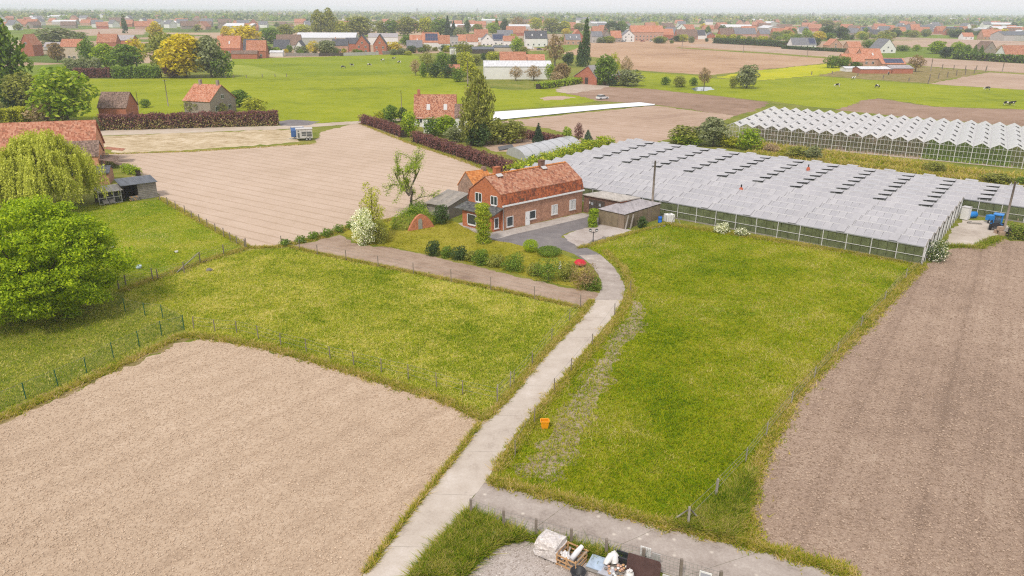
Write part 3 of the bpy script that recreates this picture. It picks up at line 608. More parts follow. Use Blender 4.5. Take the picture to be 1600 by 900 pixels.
# dark re-tiled bay and skylights on the south slope
sl = (zr_ - 2.9) / 4.75
def onS(q, t, o=.02): return FI(4.75 * (1 - t) - .3 * t * 0, q, zr_ - (zr_ - 2.9) * t + .1 + o)
MB().slab([onS(17.5, .02, .04), onS(24.5, .02, .04), onS(24.5, 1.02, .04), onS(17.5, 1.02, .04)], .04).build('roof_bay', slate, farm)
for q in (19.2, 21.3): MB().slab([onS(q, .2, .1), onS(q + .8, .2, .1), onS(q + .8, .5, .1), onS(q, .5, .1)], .06).build('skylight', zinc, farm)
w2 = f1 - fx * 4.6 - fy * 4.6
wing = thing('farm_wing', 'orange brick farm wing with slate verge and grey door beside the willow', 'house', w2)
WI, wr = prism(wing, w2, fy, 6.0, fx, 5.8, 2.6, 4.9, bpy.data.materials['brick_salmon'], tile_brown, .2)
MB().obox(WI(2.2, 5.82, 0), fy * 1.0, fx * .05, Z * 2.3).build('door', paint('door_steel', (.24, .25, .27), .5, .1), wing)
MB().slab([WI(-.3, 6.0, 1.95), WI(-.3, 8.6, 1.5), WI(5.2, 8.6, 1.5), WI(5.2, 6.0, 1.95)], .1).build('lean_roof', tile_brown, wing)
MB().slab([WI(5.6, 6.05, 3.0), WI(9, 6.05, 2.8), WI(9, 9.2, 2.3), WI(5.6, 9.2, 2.5)], .1).build('lean_roof', tile_old, wing)
# garden pergola by the field
pg = G(172, 258); per = thing('pergola', 'rusty garden pergola frame standing by the pale field', 'pergola', pg)
for a in (0, 1.6, 3.2):
    for b in (0, 1.8): MB().bar(pg - fx * a - fy * b, pg - fx * a - fy * b + Z * 2.2, .1).build('post', wood_grey, per)
for b in (0, 1.8): MB().bar(pg - fy * b + Z * 2.25, pg - fx * 3.3 - fy * b + Z * 2.25, .1).build('beam', wood_grey, per)
# low brick stable with dark roof edge, then wire pen, then plank shed
st0 = G(172, 288); stb = thing('low_stable', 'low red brick stable with dark single pitch roof behind the willow', 'stable', st0)
SI, _ = prism(stb, st0, fy, 4.6, -fx, 6, 1.9, 2.7, brick_house, slate, .2)
k1, k2 = G(218, 312), G(247, 308); kd = unit(k2 - k1); kw = float(np.linalg.norm(k2 - k1)); kg = unit(np.array([-kd[1], kd[0], 0])); kg = kg if kg[1] > 0 else -kg
psh = thing('plank_shed', 'grey plank shed with slate grey sheet roof at the lawn corner', 'shed', k1)
PI_ = lambda s_, g_, z: k1 + kd * s_ + kg * g_ + Z * z
for i in range(9): MB().obox(PI_(0, rnd.uniform(0, .03), .03 + i * .275), kd * kw, kg * .05, Z * (.245)).build('board', wood_grey, psh)
for i in range(9): MB().obox(PI_(kw, .06, .03 + i * .275), kg * 3.0, -kd * .05, Z * .245).build('board', wood_grey, psh)
MB().obox(PI_(-2.0, 3.1, 0), kd * (kw + 2), kg * .08, Z * 2.6).build('back_wall', wood_dark, psh); MB().obox(PI_(-.06, 0.1, 0), kd * .06, kg * 2.9, Z * 2.45).build('side_wall', wood_dark, psh); MB().obox(PI_(-2.05, 0.1, 0), kd * .06, kg * 2.9, Z * 2.45).build('side_wall', wood_dark, psh)
MB().slab([PI_(-2.4, -.3, 2.52), PI_(kw + .2, -.3, 2.52), PI_(kw + .2, 3.4, 3.0), PI_(-2.4, 3.4, 3.0)], .07).build('roof', sheet_dark, psh)
wp = PI_(-1.3, -.25, 0); wpile = thing('log_pile', 'small stack of cut logs at the open bay of the plank shed', 'firewood', wp)
for r in range(3):
    for i in range(6 - (r % 2)): q = wp + kd * (i * .24 + .12 * (r % 2)) + Z * (.13 + r * .21); MB().tube([q, q + kg * .5], .115, 7).build('log', wood_grey if (i + r) % 3 else wood_fresh, wpile)
# aviary-like wire pen with pale sheet roof
pen = thing('wire_pen', 'wire front poultry pen under pale sheet roof beside the plank shed', 'pen', k1 - kd * 5.2)
E_ = lambda s_, g_, z: k1 - kd * 5.6 + kd * s_ + kg * g_ + Z * z
for i in range(4): MB().bar(E_(i * 1.05, 0, 0), E_(i * 1.05, 0, 1.85), .09).build('post', lead, pen)
for z in (.08, 1.0, 1.8): MB().bar(E_(-.05, -.06, z), E_(3.2, -.06, z), .07).build('rail', lead, pen)
MB().obox(E_(-.1, 2.4, 0), kd * 3.4, kg * .08, Z * 2).build('back_wall', wood_dark, pen)
wm = MB()
for i in range(32): wm.bar(E_(i * .1, .02, .05), E_(i * .1, .02, 1.8), .008)
for i in range(14): wm.bar(E_(0, .03, .1 + i * .125), E_(3.15, .03, .1 + i * .125), .008)
put(wm.build('wire_mesh', zinc, pen), kind='stuff')
for i in range(4): MB().slab([E_(-.2 + i * .9, -.35, 1.9 + .015 * (i % 2)), E_(.72 + i * .9, -.35, 1.9 + .015 * (i % 2)), E_(.72 + i * .9, 2.6, 2.35 + .015 * (i % 2)), E_(-.2 + i * .9, 2.6, 2.35 + .015 * (i % 2))], .03).build('roof_sheet', sheet_pale, pen)
for i, (x, y) in enumerate(((.4, -.9), (1.3, -.8))):
    q = E_(x, y, 0); put(MB().obox(q + Z * .3, kd * .75, kg * .9 + Z * .35, Z * .06).bar(q + kd * .05, q + kd * .05 + Z * .3, .06).bar(q + kd * .7, q + kd * .7 + Z * .3, .06).bar(q + kd * .1 + kg * .85, q + kd * .1 + kg * .85 + Z * .6, .06).bar(q + kd * .65 + kg * .85, q + kd * .65 + kg * .85 + Z * .6, .06).build('sloping_board', wood_grey), ('pale board on legs leaning before the wire pen, nearer the willow', 'pale board on legs before the wire pen, nearer the plank shed')[i], 'board')
# ------------------------------------------------------------------ near greenhouse: thirteen low spans of whitewashed glass
def local_copy(me, name, parent, loc, cols=None):
    o = new_obj(name, me, parent); off = base_of(parent); m = Matrix.Identity(4)
    if cols is not None:
        for j, c in enumerate(cols):
            for i in range(3): m[i][j] = float(c[i])
    m.translation = Vector([float(a) for a in (np.array(loc) - off)]); o.matrix_local = m; return o
glass_white = []
for i_, c_ in enumerate(((.335, .325, .342), (.35, .338, .354), (.37, .358, .37))):
    s = NT('whitewashed_glass'); n1, n2 = s.noise(s.pos(), .25, 3), s.noise(s.pos(), 2.5, 5, .7)
    col = s.mix(.5, s.ramp(n1, [(.3, mul(c_, .82)), (.7, mul(c_, 1.1))]), s.ramp(n2, [(.3, mul(c_, .8)), (.7, mul(c_, 1.12))])); glass_white.append(s.fin(col, .35, .5))
roof_bar = paint('roof_bar', (.5, .49, .5), .5, .1); bar_white = paint('bar_white', (.6, .59, .58), .5, .15); gap_shade = paint('gap_shade_dark', (.11, .115, .11), .9, .3)  # last one: dark tone standing in for shade inside vents and trailer
wall_glass = glassy('greenhouse_wall_glass', (.13, .15, .075), .15, .4, .8)
ga, gc, gb = G(1445, 386, 2.2), G(1505.5, 311, 2.2), G(915, 293.5, 2.2)
gO = np.array([ga[0], ga[1], 0]); gh = unit(gb - ga); gN = np.array([gc[0] - ga[0], gc[1] - ga[1], 0]) / 9.0; HM = 64.0
grn = thing('greenhouse', 'broad low greenhouse of grey whitewashed glass behind the farmhouse', 'greenhouse', gO)
g_ = lambda h, n, z: gO + gh * h + gN * n + Z * z
ZE, ZR, NS = 2.25, 2.8, 13
hmin = lambda i: 0.0 if i < 9 else -34.0
slope_f = lambda i: (gN * .5 + Z * (ZR - ZE))
def unit_pane(wd, up, name='pane', t=.012, m=None):
    return MB().obox((0, 0, 0), (1, 0, 0), (0, 1, 0), (0, 0, 1)).mesh(name, m)
pane_me = [unit_pane(1, 1, 'pane', m=m) for m in glass_white]
PW = 1.0; nobj = 0; rest = MB(); bars = MB()
vent_cols = [3.0 + 6.1 * k for k in range(-6, 11)]
def is_vent(h): return any(v <= h + .5 < v + 1.0 for v in vent_cols)
nrm_f = unit(np.cross(gh, slope_f(0))); nrm_f = nrm_f if nrm_f[2] > 0 else -nrm_f
for i in range(NS):
    k = int((HM - hmin(i)) / PW)
    for j in range(k):
        h = hmin(i) + j * PW; b = slope_f(i); tl = rnd.gauss(0, .003); dz = rnd.random() * .008
        if nobj < 296:
            local_copy(pane_me[rnd.choice((0, 0, 1, 1, 2))], 'pane', grn, g_(h + .02, i, ZE) + nrm_f * dz, (gh * (PW - .05) + Z * tl, b * .985 + Z * tl, nrm_f * .01)); nobj += 1
        else: rest.obox(g_(h + .02, i, ZE) + nrm_f * dz, gh * (PW - .05) + Z * tl, b * .985 + Z * tl, nrm_f * .01, rnd.choice((0, 0, 1, 1, 2)))
    for j in range(0, k // 4):                                          # rear slopes, four panes at a time
        h = hmin(i) + j * PW * 4; rest.obox(g_(h + .02, i + .5, ZR), gh * (4 * PW - .04), gN * .49 + Z * (ZE - ZR), Z * -.01, rnd.choice((0, 1)))
    for j in range(0, k, 1):
        h = hmin(i) + j * PW; bars.bar(g_(h, i, ZE + .012), g_(h, i + .5, ZR + .012), .045, .05)
put(rest.build('pane_field', glass_white, grn), kind='stuff'); put(bars.build('glazing_bars', roof_bar, grn), kind='stuff')
for i in range(NS + 1):
    h0 = 0.0 if i <= 9 else -34.0
    if i == 9: h0 = -34.0
    MB().bar(g_(h0, i, ZE - .05), g_(HM, i, ZE - .05), .22, .12).build('gutter', zinc, grn)
    if i < NS: MB().bar(g_(hmin(i), i + .5, ZR + .01), g_(HM, i + .5, ZR + .01), .07, .06).build('ridge_bar', bar_white, grn)
vent_me = MB().obox((0, 0, 0), (1, 0, 0), (0, 1, 0), (0, 0, 1)).mesh('vent', glass_white[2])
gap_near = MB().obox((0, 0, 0), (1, 0, 0), (0, 1, 0), (0, 0, 1)).mesh('vent_gap_shade', paint('vent_shade_pale', (.17, .17, .165), .9, .2)); gap_far = MB().obox((0, 0, 0), (1, 0, 0), (0, 1, 0), (0, 0, 1)).mesh('vent_gap_shade', gap_shade)  # flat strips over unbroken panes, coloured as the shade under each vent
for i in range(NS):
    far_ = i >= 6 + (rnd.random() > .9)
    for v in vent_cols:
        if v < hmin(i) + .5 or v > HM - 2: continue
        b = slope_f(i); up = (.055 if not far_ else .36) * rnd.uniform(.85, 1.15)
        x0, wd = (v, 1.0) if not far_ else (v - .35, 1.75)
        top = g_(x0, i + .5, ZR + .05); lo = -b * (1.0 if not far_ else .62) + nrm_f * (up * 1.3 + .02)
        local_copy(vent_me, 'vent', grn, top, (gh * wd, lo, nrm_f * .02))
        local_copy(gap_far if far_ else gap_near, 'vent_gap_shade', grn, g_(x0 + .02, i, ZE) + nrm_f * .012 + b * (.0 if not far_ else .18), (gh * (wd - .04), b * (.14 if not far_ else .6), nrm_f * .012))
        if far_ and v + 3 < HM: local_copy(vent_me, 'vent', grn, g_(v + 2.8, i + .5, ZR + .05), (gh * 1.8, gN * .3 + Z * .1, Z * .02))
# front wall, corner wall and the wall of the rear block
def glass_wall(O, d, L, n, hgt, pw=1.0, ps=2.9, rail=1.05, name='wall_pane'):
    me = MB().obox((0, 0, 0), (1, 0, 0), (0, 1, 0), (0, 0, 1)).mesh(name, wall_glass)
    for j in range(int(L / pw)): local_copy(me, name, grn, O + d * (j * pw + .02) + Z * .12 + n * .0, (d * (pw - .04), n * .01, Z * (hgt - .2)))
    for j in range(int(L / ps) + 1): MB().bar(O + d * j * ps + n * .1, O + d * j * ps + n * .1 + Z * (hgt - .05), .07).build('post', bar_white, grn)
    MB().bar(O + n * .08 + Z * rail, O + d * L + n * .08 + Z * rail, .05).build('rail', bar_white, grn)
    MB().bar(O + n * .03 + Z * .08, O + d * L + n * .03 + Z * .08, .12, .2).build('base_beam', paint('base_concrete', (.25, .23, .2), .9), grn)
nf = unit(-gN); glass_wall(gO, gh, HM, nf, ZE); glass_wall(g_(-34, 9, 0), gh, 34, nf, ZE)
for i in range(9):                                                       # stepped gable side along the yard
    o = g_(0, i, 0); dd_ = -gh
    MB().poly([g_(-.01, i + .04, .1), g_(-.01, i + .96, .1), g_(-.01, i + .96, ZE), g_(-.01, i + .5, ZR - .05), g_(-.01, i + .04, ZE)]).build('gable_pane', wall_glass, grn)
    MB().bar(o + dd_ * .08, o + dd_ * .08 + Z * ZE, .09).build('post', bar_white, grn); MB().bar(g_(-.1, i + .5, 0), g_(-.1, i + .5, ZR), .05).build('post', bar_white, grn)
    MB().bar(g_(-.1, i, .1), g_(-.1, i + .5, ZR - .1), .05).build('brace', zinc, grn)
    MB().bar(g_(-.08, i, ZE), g_(-.08, i + .5, ZR), .09).build('gable_rafter', wood_grey, grn); MB().bar(g_(-.08, i + .5, ZR), g_(-.08, i + 1, ZE), .09).build('gable_rafter', wood_grey, grn)
for px, py in ((1158, 295), (1263, 263)):
    q = G(px, py, 2.9); f_ = MB().lathe(q, [(.34, -.4), (.3, .05), (.12, .25)], 8).build('flue', paint('flue_red', (.42, .1, .05), .7), grn); MB().lathe(q, [(.1, .2), (.1, .55), (.16, .56), (.02, .7)], 8).build('flue_pipe', black_plastic, f_)
patch('greenhouse_floor', [P(g_(h, n, 0)) for h, n in ((0, 0), (HM, 0), (HM, 13), (-34, 13), (-34, 9), (0, 9))], turf_dry, 0)
# ------------------------------------------------------------------ far greenhouse: white roof, clear gables
fp, fq, fr = G(1146.5, 191.7, 4.2), G(1590, 228.5, 4.2), G(1209.5, 165.7, 4.2)
fU = (fq - fp) / 19.0; fL = fr - fp; fU[2] = fL[2] = 0; fO = np.array([fp[0], fp[1], 0]) - fU * .5; FN = 26
fg = thing('white_greenhouse', 'white roofed greenhouse with clear glass gables beyond the grassy bank', 'greenhouse', fO)
w_ = lambda u_, l_, z: fO + fU * u_ + fL * l_ + Z * z
FE, FR = 3.4, 4.2
s = NT('limed_glass'); n1 = s.noise(s.pos(), .5, 5, .7); roof_white = s.fin(s.ramp(n1, [(.3, (.55, .54, .55)), (.6, (.66, .65, .66)), (.8, (.72, .72, .73))]), .4, .4); s.b.inputs['Base Color'].links[0].from_node.color_ramp.elements[2].color = (.9, .9, .91, 1); s.b.inputs['Base Color'].links[0].from_node.color_ramp.elements[1].color = (.86, .85, .86, 1); s.b.inputs['Base Color'].links[0].from_node.color_ramp.elements[0].color = (.76, .75, .76, 1)
tr = s.n('ShaderNodeBsdfTranslucent'); tr.inputs[0].default_value = (.88, .88, .88, 1); ms = s.n('ShaderNodeMixShader'); ms.inputs[0].default_value = .45; s.l(s.b.outputs[0], ms.inputs[1]); s.l(tr.outputs[0], ms.inputs[2]); s.l(ms.outputs[0], s.out.inputs[0])
clear = glassy('clear_glass', (.3, .33, .31), .05, .5, .07)
fv = MB().obox((0, 0, 0), (1, 0, 0), (0, 1, 0), (0, 0, 1)).mesh('vent', roof_white); fo = MB().obox((0, 0, 0), (1, 0, 0), (0, 1, 0), (0, 0, 1)).mesh('vent_gap_shade', paint('vent_shade_grey', (.12, .12, .12), .9))  # grey sheets on the closed roof imitate shade under the vents
for i in range(FN):
    MB().poly([w_(i, 0, FE), w_(i, 1, FE), w_(i + .5, 1, FR), w_(i + .5, 0, FR)]).build('roof_slope', roof_white, fg)
    MB().poly([w_(i + 1, 0, FE), w_(i + 1, 1, FE), w_(i + .5, 1, FR), w_(i + .5, 0, FR)]).build('roof_slope', roof_white, fg)
    MB().bar(w_(i, 0, FE - .02), w_(i, 1, FE - .02), .18, .12).build('gutter', paint('gutter_grey', (.4, .39, .39), .6), fg)
    dn = fU * .5 + Z * (FE - FR); nn = unit(np.cross(unit(fL), dn)); nn = nn if nn[2] > 0 else -nn
    for j in range(5):
        o = w_(i + .5, .07 + .19 * j, FR + .02); local_copy(fo, 'vent_gap_shade', fg, o + nn * .012 + dn * .1, (unit(fL) * 1.5, dn * .5, nn * .01)); local_copy(fv, 'vent', fg, o + nn * .03, (unit(fL) * 1.6, dn * .52 + nn * .42, nn * .02))
    MB().poly([w_(i + .02, .0, .1), w_(i + .98, .0, .1), w_(i + .98, .0, FE - .03), w_(i + .5, .0, FR - .06), w_(i + .02, .0, FE - .03)]).build('gable_pane', clear, fg)
    MB().bar(w_(i, -.001, 0), w_(i, -.001, FE), .1).build('post', bar_white, fg)
mu = MB()
for k in range(FN * 4):
    u_ = k / 4; zt_ = FE + (FR - FE) * (1 - abs((u_ % 1) - .5) * 2)
    if k % 4: mu.bar(w_(u_, -.001, .1), w_(u_, -.001, zt_ - .05), .04)
for z in (.15, 1.2, 2.3, 3.3): mu.bar(w_(0, -.0015, z), w_(FN, -.0015, z), .05)
for k in range(38):
    l_ = k / 38; mu.bar(w_(0, l_, .1), w_(0, l_, FE), .05)
put(mu.build('mullions', bar_white, fg), kind='stuff')
for l_ in (.5, 1.0):
    m_ = MB()
    for i in range(FN): m_.bar(w_(i, l_, 0), w_(i, l_, FE), .09)
    put(m_.build('inner_posts', bar_white, fg), kind='stuff')
patch('greenhouse_floor', [P(w_(a, b, 0)) for a, b in ((0, 0), (19.5, 0), (19.5, 1), (0, 1))], soil_mid, 0)
# ------------------------------------------------------------------ foliage
LV = {k: leaf('leaf_' + k, *[mul(q, 1.9) for q in v]) for k, v in dict(
    bright=((.13, .19, .008), (.25, .29, .02), (.055, .095, .006)), green=((.075, .125, .012), (.15, .2, .025), (.03, .055, .008)),
    dark=((.035, .06, .016), (.065, .1, .028), (.015, .028, .01)), olive=((.13, .14, .025), (.22, .22, .045), (.065, .07, .015)),
    gold=((.3, .24, .008), (.44, .36, .015), (.15, .12, .008)), yellowgreen=((.21, .22, .012), (.33, .32, .03), (.1, .11, .01)),
    grey=((.12, .135, .06), (.2, .21, .11), (.06, .07, .03)), purple=((.1, .04, .04), (.19, .09, .075), (.035, .014, .016)),
    brown=((.16, .11, .05), (.25, .18, .09), (.08, .055, .03)), conifer=((.025, .045, .022), (.05, .075, .035), (.012, .022, .012)),
    bluegreen=((.06, .09, .055), (.11, .15, .09), (.03, .045, .03)), blossom=((.55, .53, .46), (.7, .68, .62), (.3, .32, .18)),
    willow=((.25, .265, .03), (.37, .37, .07), (.15, .165, .018)), tan=((.22, .16, .1), (.34, .26, .17), (.12, .085, .05)), mapleg=((.15, .215, .003), (.265, .315, .008), (.075, .12, .003)),
    beech_tan=((.2, .17, .06), (.3, .27, .1), (.1, .06, .04))).items()}
bark = paint('bark', (.13, .105, .08), .95, .4, 2); bark_pale = paint('bark_pale', (.3, .27, .23), .9, .35, 2)
def leaf_quads(pos, out, size, rng, droop=0.0, asp=.55):
    """one rhombus leaf per row of pos; out: preferred normals"""
    n = len(pos); nr = out * .7 + rng.normal(0, .6, (n, 3)) + np.array([0, 0, .35]); nr /= np.linalg.norm(nr, axis=1)[:, None] + 1e-9
    t = rng.normal(0, 1, (n, 3)); t[:, 2] -= droop * 4; t -= (t * nr).sum(1)[:, None] * nr; t /= np.linalg.norm(t, axis=1)[:, None] + 1e-9; b = np.cross(nr, t)
    sz = (size * rng.uniform(.6, 1.35, n))[:, None]
    V = np.stack([pos - t * sz, pos + b * sz * asp, pos + t * sz, pos - b * sz * asp], 1).reshape(-1, 3); return V, np.arange(n * 4).reshape(n, 4)
def blob_points(n, blobs, rng, shell=.62):
    B = np.array(blobs, float); wgt = B[:, 3] * B[:, 4] + B[:, 4] * B[:, 5] + B[:, 3] * B[:, 5]; k = rng.choice(len(B), n, p=wgt / wgt.sum())
    d = rng.normal(0, 1, (n, 3)); d[:, 2] += .25; d /= np.linalg.norm(d, axis=1)[:, None]; r = shell + (1.06 - shell) * rng.random(n) ** .6
    return B[k, :3] + d * B[k, 3:6] * r[:, None], d, k
def crown_blobs(W, H, z0, k, rng, top=.8, br=.42):
    """lumps filling an egg W wide, from z0 to H"""
    out = []; hz2 = (H - z0) / 2; zc = z0 + hz2
    for i in range(k):
        z = 1 - 2 * (i + .5) / k; a = i * 2.39996 + rng.uniform(-.3, .3); rr = math.sqrt(max(0, 1 - z * z)); q = rng.uniform(.5, .74); taper = 1 if z < 0 else 1 - (1 - top) * z
        r = W / 2 * br * rng.uniform(.75, 1.2)
        out.append((math.cos(a) * rr * W / 2 * q * taper, math.sin(a) * rr * W / 2 * q * taper, zc + z * hz2 * .72, r, r, r * rng.uniform(.75, 1.0)))
    out.append((0, 0, zc, W * .26, W * .26, hz2 * .55)); return out
def trunk_mb(mb, H, r, rng, limbs=5, z1=.55, W=6.0, mi=0):
    p = [(0, 0, -.1), (rng.uniform(-.1, .1), rng.uniform(-.1, .1), H * z1 * .5), (rng.uniform(-.2, .2), rng.uniform(-.2, .2), H * z1)]; top = (p[-1][0] * 1.5, p[-1][1] * 1.5, H * .88)
    mb.tube(p + [top], [r * 1.25, r, r * .75, r * .12], 7, mi)
    for i in range(limbs):
        a = i * 2.4 + rng.uniform(-.3, .3); s_ = H * z1 * rng.uniform(.5, 1.0); e = H * rng.uniform(.6, .86); R_ = W * rng.uniform(.25, .4)
        mb.tube([(0, 0, s_), (math.cos(a) * R_ * .5, math.sin(a) * R_ * .5, s_ + (e - s_) * .45), (math.cos(a) * R_, math.sin(a) * R_, e)], [r * .5, r * .33, r * .07], 5, mi)
    return mb
# templates: 10 m tall, 8 m wide; copies are scaled and coloured
TPL = {}
def template(kind, n, size, blobs, seed, trunk=True, droop=0, H=10, W=8, shell=.62, z1=.45, tr=.22, limbs=5):
    rng = np.random.default_rng(seed); p, d, _ = blob_points(n, blobs, rng, shell); V, Fq = leaf_quads(p, d, size, rng, droop)
    cm = np_mesh('crown', V, Fq, [LV['green']])
    tm = trunk_mb(MB(), H, tr, rng, limbs, z1, W).mesh('trunk', bark) if trunk else None
    TPL[kind] = (cm, tm)
def rb(k, seed, **kw): return crown_blobs(8, 10, kw.pop('z0', .5), k, np.random.default_rng(seed), **kw)
for i in range(3): template('round%d' % i, 2600, .36, rb(15, 20 + i), 40 + i)
for i in range(2): template('tall%d' % i, 2600, .36, rb(16, 30 + i, top=.6, br=.38, z0=.3), 50 + i)
for i in range(2): template('bush%d' % i, 1500, .42, rb(13, 60 + i, z0=-.6, br=.45), 70 + i, trunk=True, z1=.3, tr=.12)
template('poplar', 2200, .42, [(math.cos(i * 2.4) * 1.5 * (1 - i / 16) , math.sin(i * 2.4) * 1.5 * (1 - i / 16), .9 + i * .6, 2.6 * (1 - (i / 17) ** 2) + .4, 2.6 * (1 - (i / 17) ** 2) + .4, 1.3) for i in range(15)], 80, W=3)
template('conifer', 2600, .4, [(math.cos(i * 2.4 + j * 2.1) * (3.6 * (1 - i / 13)) * .5, math.sin(i * 2.4 + j * 2.1) * (3.6 * (1 - i / 13)) * .5, .8 + i * .72, 2.3 * (1 - i / 13.5) + .25, 2.3 * (1 - i / 13.5) + .25, .42) for i in range(13) for j in range(3)], 81, droop=.2, W=3)
template('sparse', 1100, .3, rb(22, 82, z0=.9, br=.3), 83, shell=.1, limbs=9, tr=.2)
template('birch', 2500, .27, rb(26, 84, z0=.5, br=.24, top=.6), 85, droop=1, shell=.1, limbs=7)
# far copies: fewer leaves
for i in range(3): template('far%d' % i, 320, .85, rb(9, 90 + i), 95 + i, limbs=3)
template('farpop', 220, .9, [(0, 0, 1 + i * .8, 2.4 * (1 - (i / 12) ** 2) + .4, 2.4 * (1 - (i / 12) ** 2) + .4, 1.4) for i in range(11)], 99, W=3, limbs=2)
def plant(kind, name, label, cat, px, pyb, pyt, wpx, col, group=None, barkm=None, p=None, yaw=None):
    """base on row pyb, top on row pyt, width in columns"""
    p = G(px, pyb) if p is None else p; h = max(.4, zat(p, pyt)); wd = wpx * scale_at(p)
    root = thing(name, label, cat, p, group); cm, tm = TPL[kind]; yaw = rnd.uniform(0, 6.28) if yaw is None else yaw
    nomw = 8.0 if kind not in ('poplar', 'farpop') else 7.0
    for me, nm, m in ((cm, 'crown', LV[col]), (tm, 'trunk', barkm or bark)):
        if me is None: continue
        o = new_obj(nm, me, root); o.scale = (wd / nomw, wd / nomw, h / 10.2); o.rotation_euler = (0, 0, yaw)
        o.material_slots[0].link = 'OBJECT'; o.material_slots[0].material = m
    return root
# ------------------------------------------------------------------ hedges
def hedge(name, label, cat, path, hgt, thick, cols, n, size, top_wave=.12, group=None, stem=True, bare=0.0, seed=1, rough=.16, leafmix=None):
    """clipped hedge along ground points; leaves on a lumpy box with an added dark core that blocks light"""
    rng = np.random.default_rng(seed); path = np.array(path); root = thing(name, label, cat, path[0], group); d = np.r_[0, np.cumsum(np.linalg.norm(np.diff(path, axis=0), axis=1))]; L = d[-1]
    t = rng.random(n) * L; i = np.clip(np.searchsorted(d, t) - 1, 0, len(path) - 2); f = ((t - d[i]) / (d[i + 1] - d[i] + 1e-9))[:, None]; c = path[i] * (1 - f) + path[i + 1] * f
    dr = path[i + 1] - path[i]; dr /= np.linalg.norm(dr, axis=1)[:, None]; nn = np.stack([-dr[:, 1], dr[:, 0], 0 * dr[:, 0]], 1)
    hh = hgt * (1 + top_wave * (np.sin(t * 1.1) * .5 + np.sin(t * 2.7 + 1) * .3 + np.sin(t * 5.3) * .25)); th = thick / 2 * (1 + .18 * np.sin(t * 1.9 + 2) + .12 * np.sin(t * 4.4))
    u = rng.random(n); side = np.where(rng.random(n) < .5, -1, 1); P_ = np.zeros((n, 3)); O_ = np.zeros((n, 3)); topf = u < thick / (thick + 1.7 * hgt)
    a = rng.uniform(-1, 1, n); z = hh * rng.random(n) ** .8
    P_[:] = c + nn * (np.where(topf, a, side) * th)[:, None]; P_[:, 2] = np.where(topf, hh, z); O_[:] = np.where(topf[:, None], np.array([0, 0, 1.0]), nn * side[:, None])
    P_ += rng.normal(0, rough, (n, 3)); P_[:, 2] = np.maximum(P_[:, 2], .02)
    V, Fq = leaf_quads(P_, O_, size, rng); mi = None; mats = [LV[x] for x in cols]
    if len(mats) > 1:
        if leafmix is not None: mi = (rng.random(n) < np.clip((1 - P_[:, 2] / hgt) * leafmix, 0, 1)).astype(int)
        else: mi = rng.integers(0, len(mats), n)
    new_obj('foliage', np_mesh('foliage', V - path[0], Fq, mats, mi), root)
    mb = MB(); k = max(2, int(L / 1.2)); A = resample(path, k)
    for j in range(k - 1): mb.bar(A[j] + Z * .1, A[j + 1] + Z * .1, .0) if False else mb.obox(A[j] - unit(np.cross(A[j + 1] - A[j], Z)) * thick * .28, A[j + 1] - A[j], unit(np.cross(A[j + 1] - A[j], Z)) * thick * .56, Z * hgt * .8)
    put(mb.build('dark_core', paint('core_dark', (.05, .04, .03), 1, .4, 3), root), kind='stuff'); return root  # solid dark boxes added inside the leaves to block light
HP = lambda *a: [G(x, y) for x, y in a]
hedge('beech_hedge', 'tall dark purple beech hedge between the lane and the far brick house', 'hedge', HP((158, 203), (230, 201.5), (330, 198.5), (436, 195.5)), 3.4, 2.0, ['purple', 'beech_tan'], 15000, .2, .1, seed=3, leafmix=.75)  # tan olive leaves grow more frequent towards the foot
hedge('beech_hedge', 'purple beech hedge from the lane end to the leafy green bush', 'hedge', HP((566, 193), (600, 203), (632, 215)), 2.1, 1.5, ['purple'], 5200, .17, seed=4)
hedge('beech_hedge', 'long purple beech hedge running behind the farmhouse towards the polytunnel', 'hedge', HP((648, 221), (700, 238), (760, 258), (812, 277)), 2.1, 1.6, ['purple'], 10500, .16, seed=5)
hedge('laurel_hedge', 'yellow green hedge between the farmhouse roof and the grey greenhouse', 'hedge', HP((803, 286), (850, 268), (900, 250), (952, 236)), 2.5, 2.6, ['yellowgreen', 'bright'], 9000, .22, .25, seed=6, rough=.3)
hedge('beech_hedge', 'short purple hedge piece behind the polytunnel near the conifers', 'hedge', HP((815, 215), (850, 221), (880, 226)), 1.7, 1.4, ['purple'], 2400, .18, seed=7)
hedge('garden_hedge', 'clipped yellow green garden hedge beyond the west farm', 'hedge', HP((-15, 195), (20, 192), (50, 189)), 3.4, 4, ['yellowgreen'], 5000, .25, .03, seed=8)
hedge('beech_hedge', 'far purple hedge below the green mound by the meadow', 'hedge', HP((118, 122), (176, 121)), 3.6, 2.5, ['purple'], 2600, .35, seed=9)
hedge('garden_hedge', 'dark green hedge along the meadow under the golden tree', 'hedge', HP((178, 122.5), (252, 122)), 4.2, 3, ['green'], 3200, .4, .15, seed=10, rough=.3)
hedge('willow_scrub', 'grey green scrub mound above the far purple hedge', 'shrub', HP((105, 113), (158, 112)), 5, 7, ['grey'], 3000, .4, .2, seed=11, rough=.4)
hedge('yard_hedge', 'rough green hedge beside the blue tractor in the greenhouse yard', 'hedge', HP((1574, 371), (1640, 378)), 1.5, 2.0, ['olive', 'green'], 4000, .1, seed=12)
hedge('garden_hedge', 'bright clipped hedge before the solar barn yard', 'hedge', HP((840, 139), (870, 135.5), (908, 130)), 2.2, 3, ['bright'], 2500, .3, .05, seed=13)
hedge('field_hedge', 'dark clipped hedge on the far side of the tan field', 'hedge', HP((1116, 67.5), (1160, 70), (1200, 72), (1228, 74)), 4.5, 5, ['dark'], 3000, .7, .05, seed=14)
hedge('field_hedge', 'low dark hedge in front of the slate bungalow', 'hedge', HP((1222, 76), (1270, 79), (1330, 82)), 2.2, 3, ['dark'], 2500, .5, .05, seed=15)
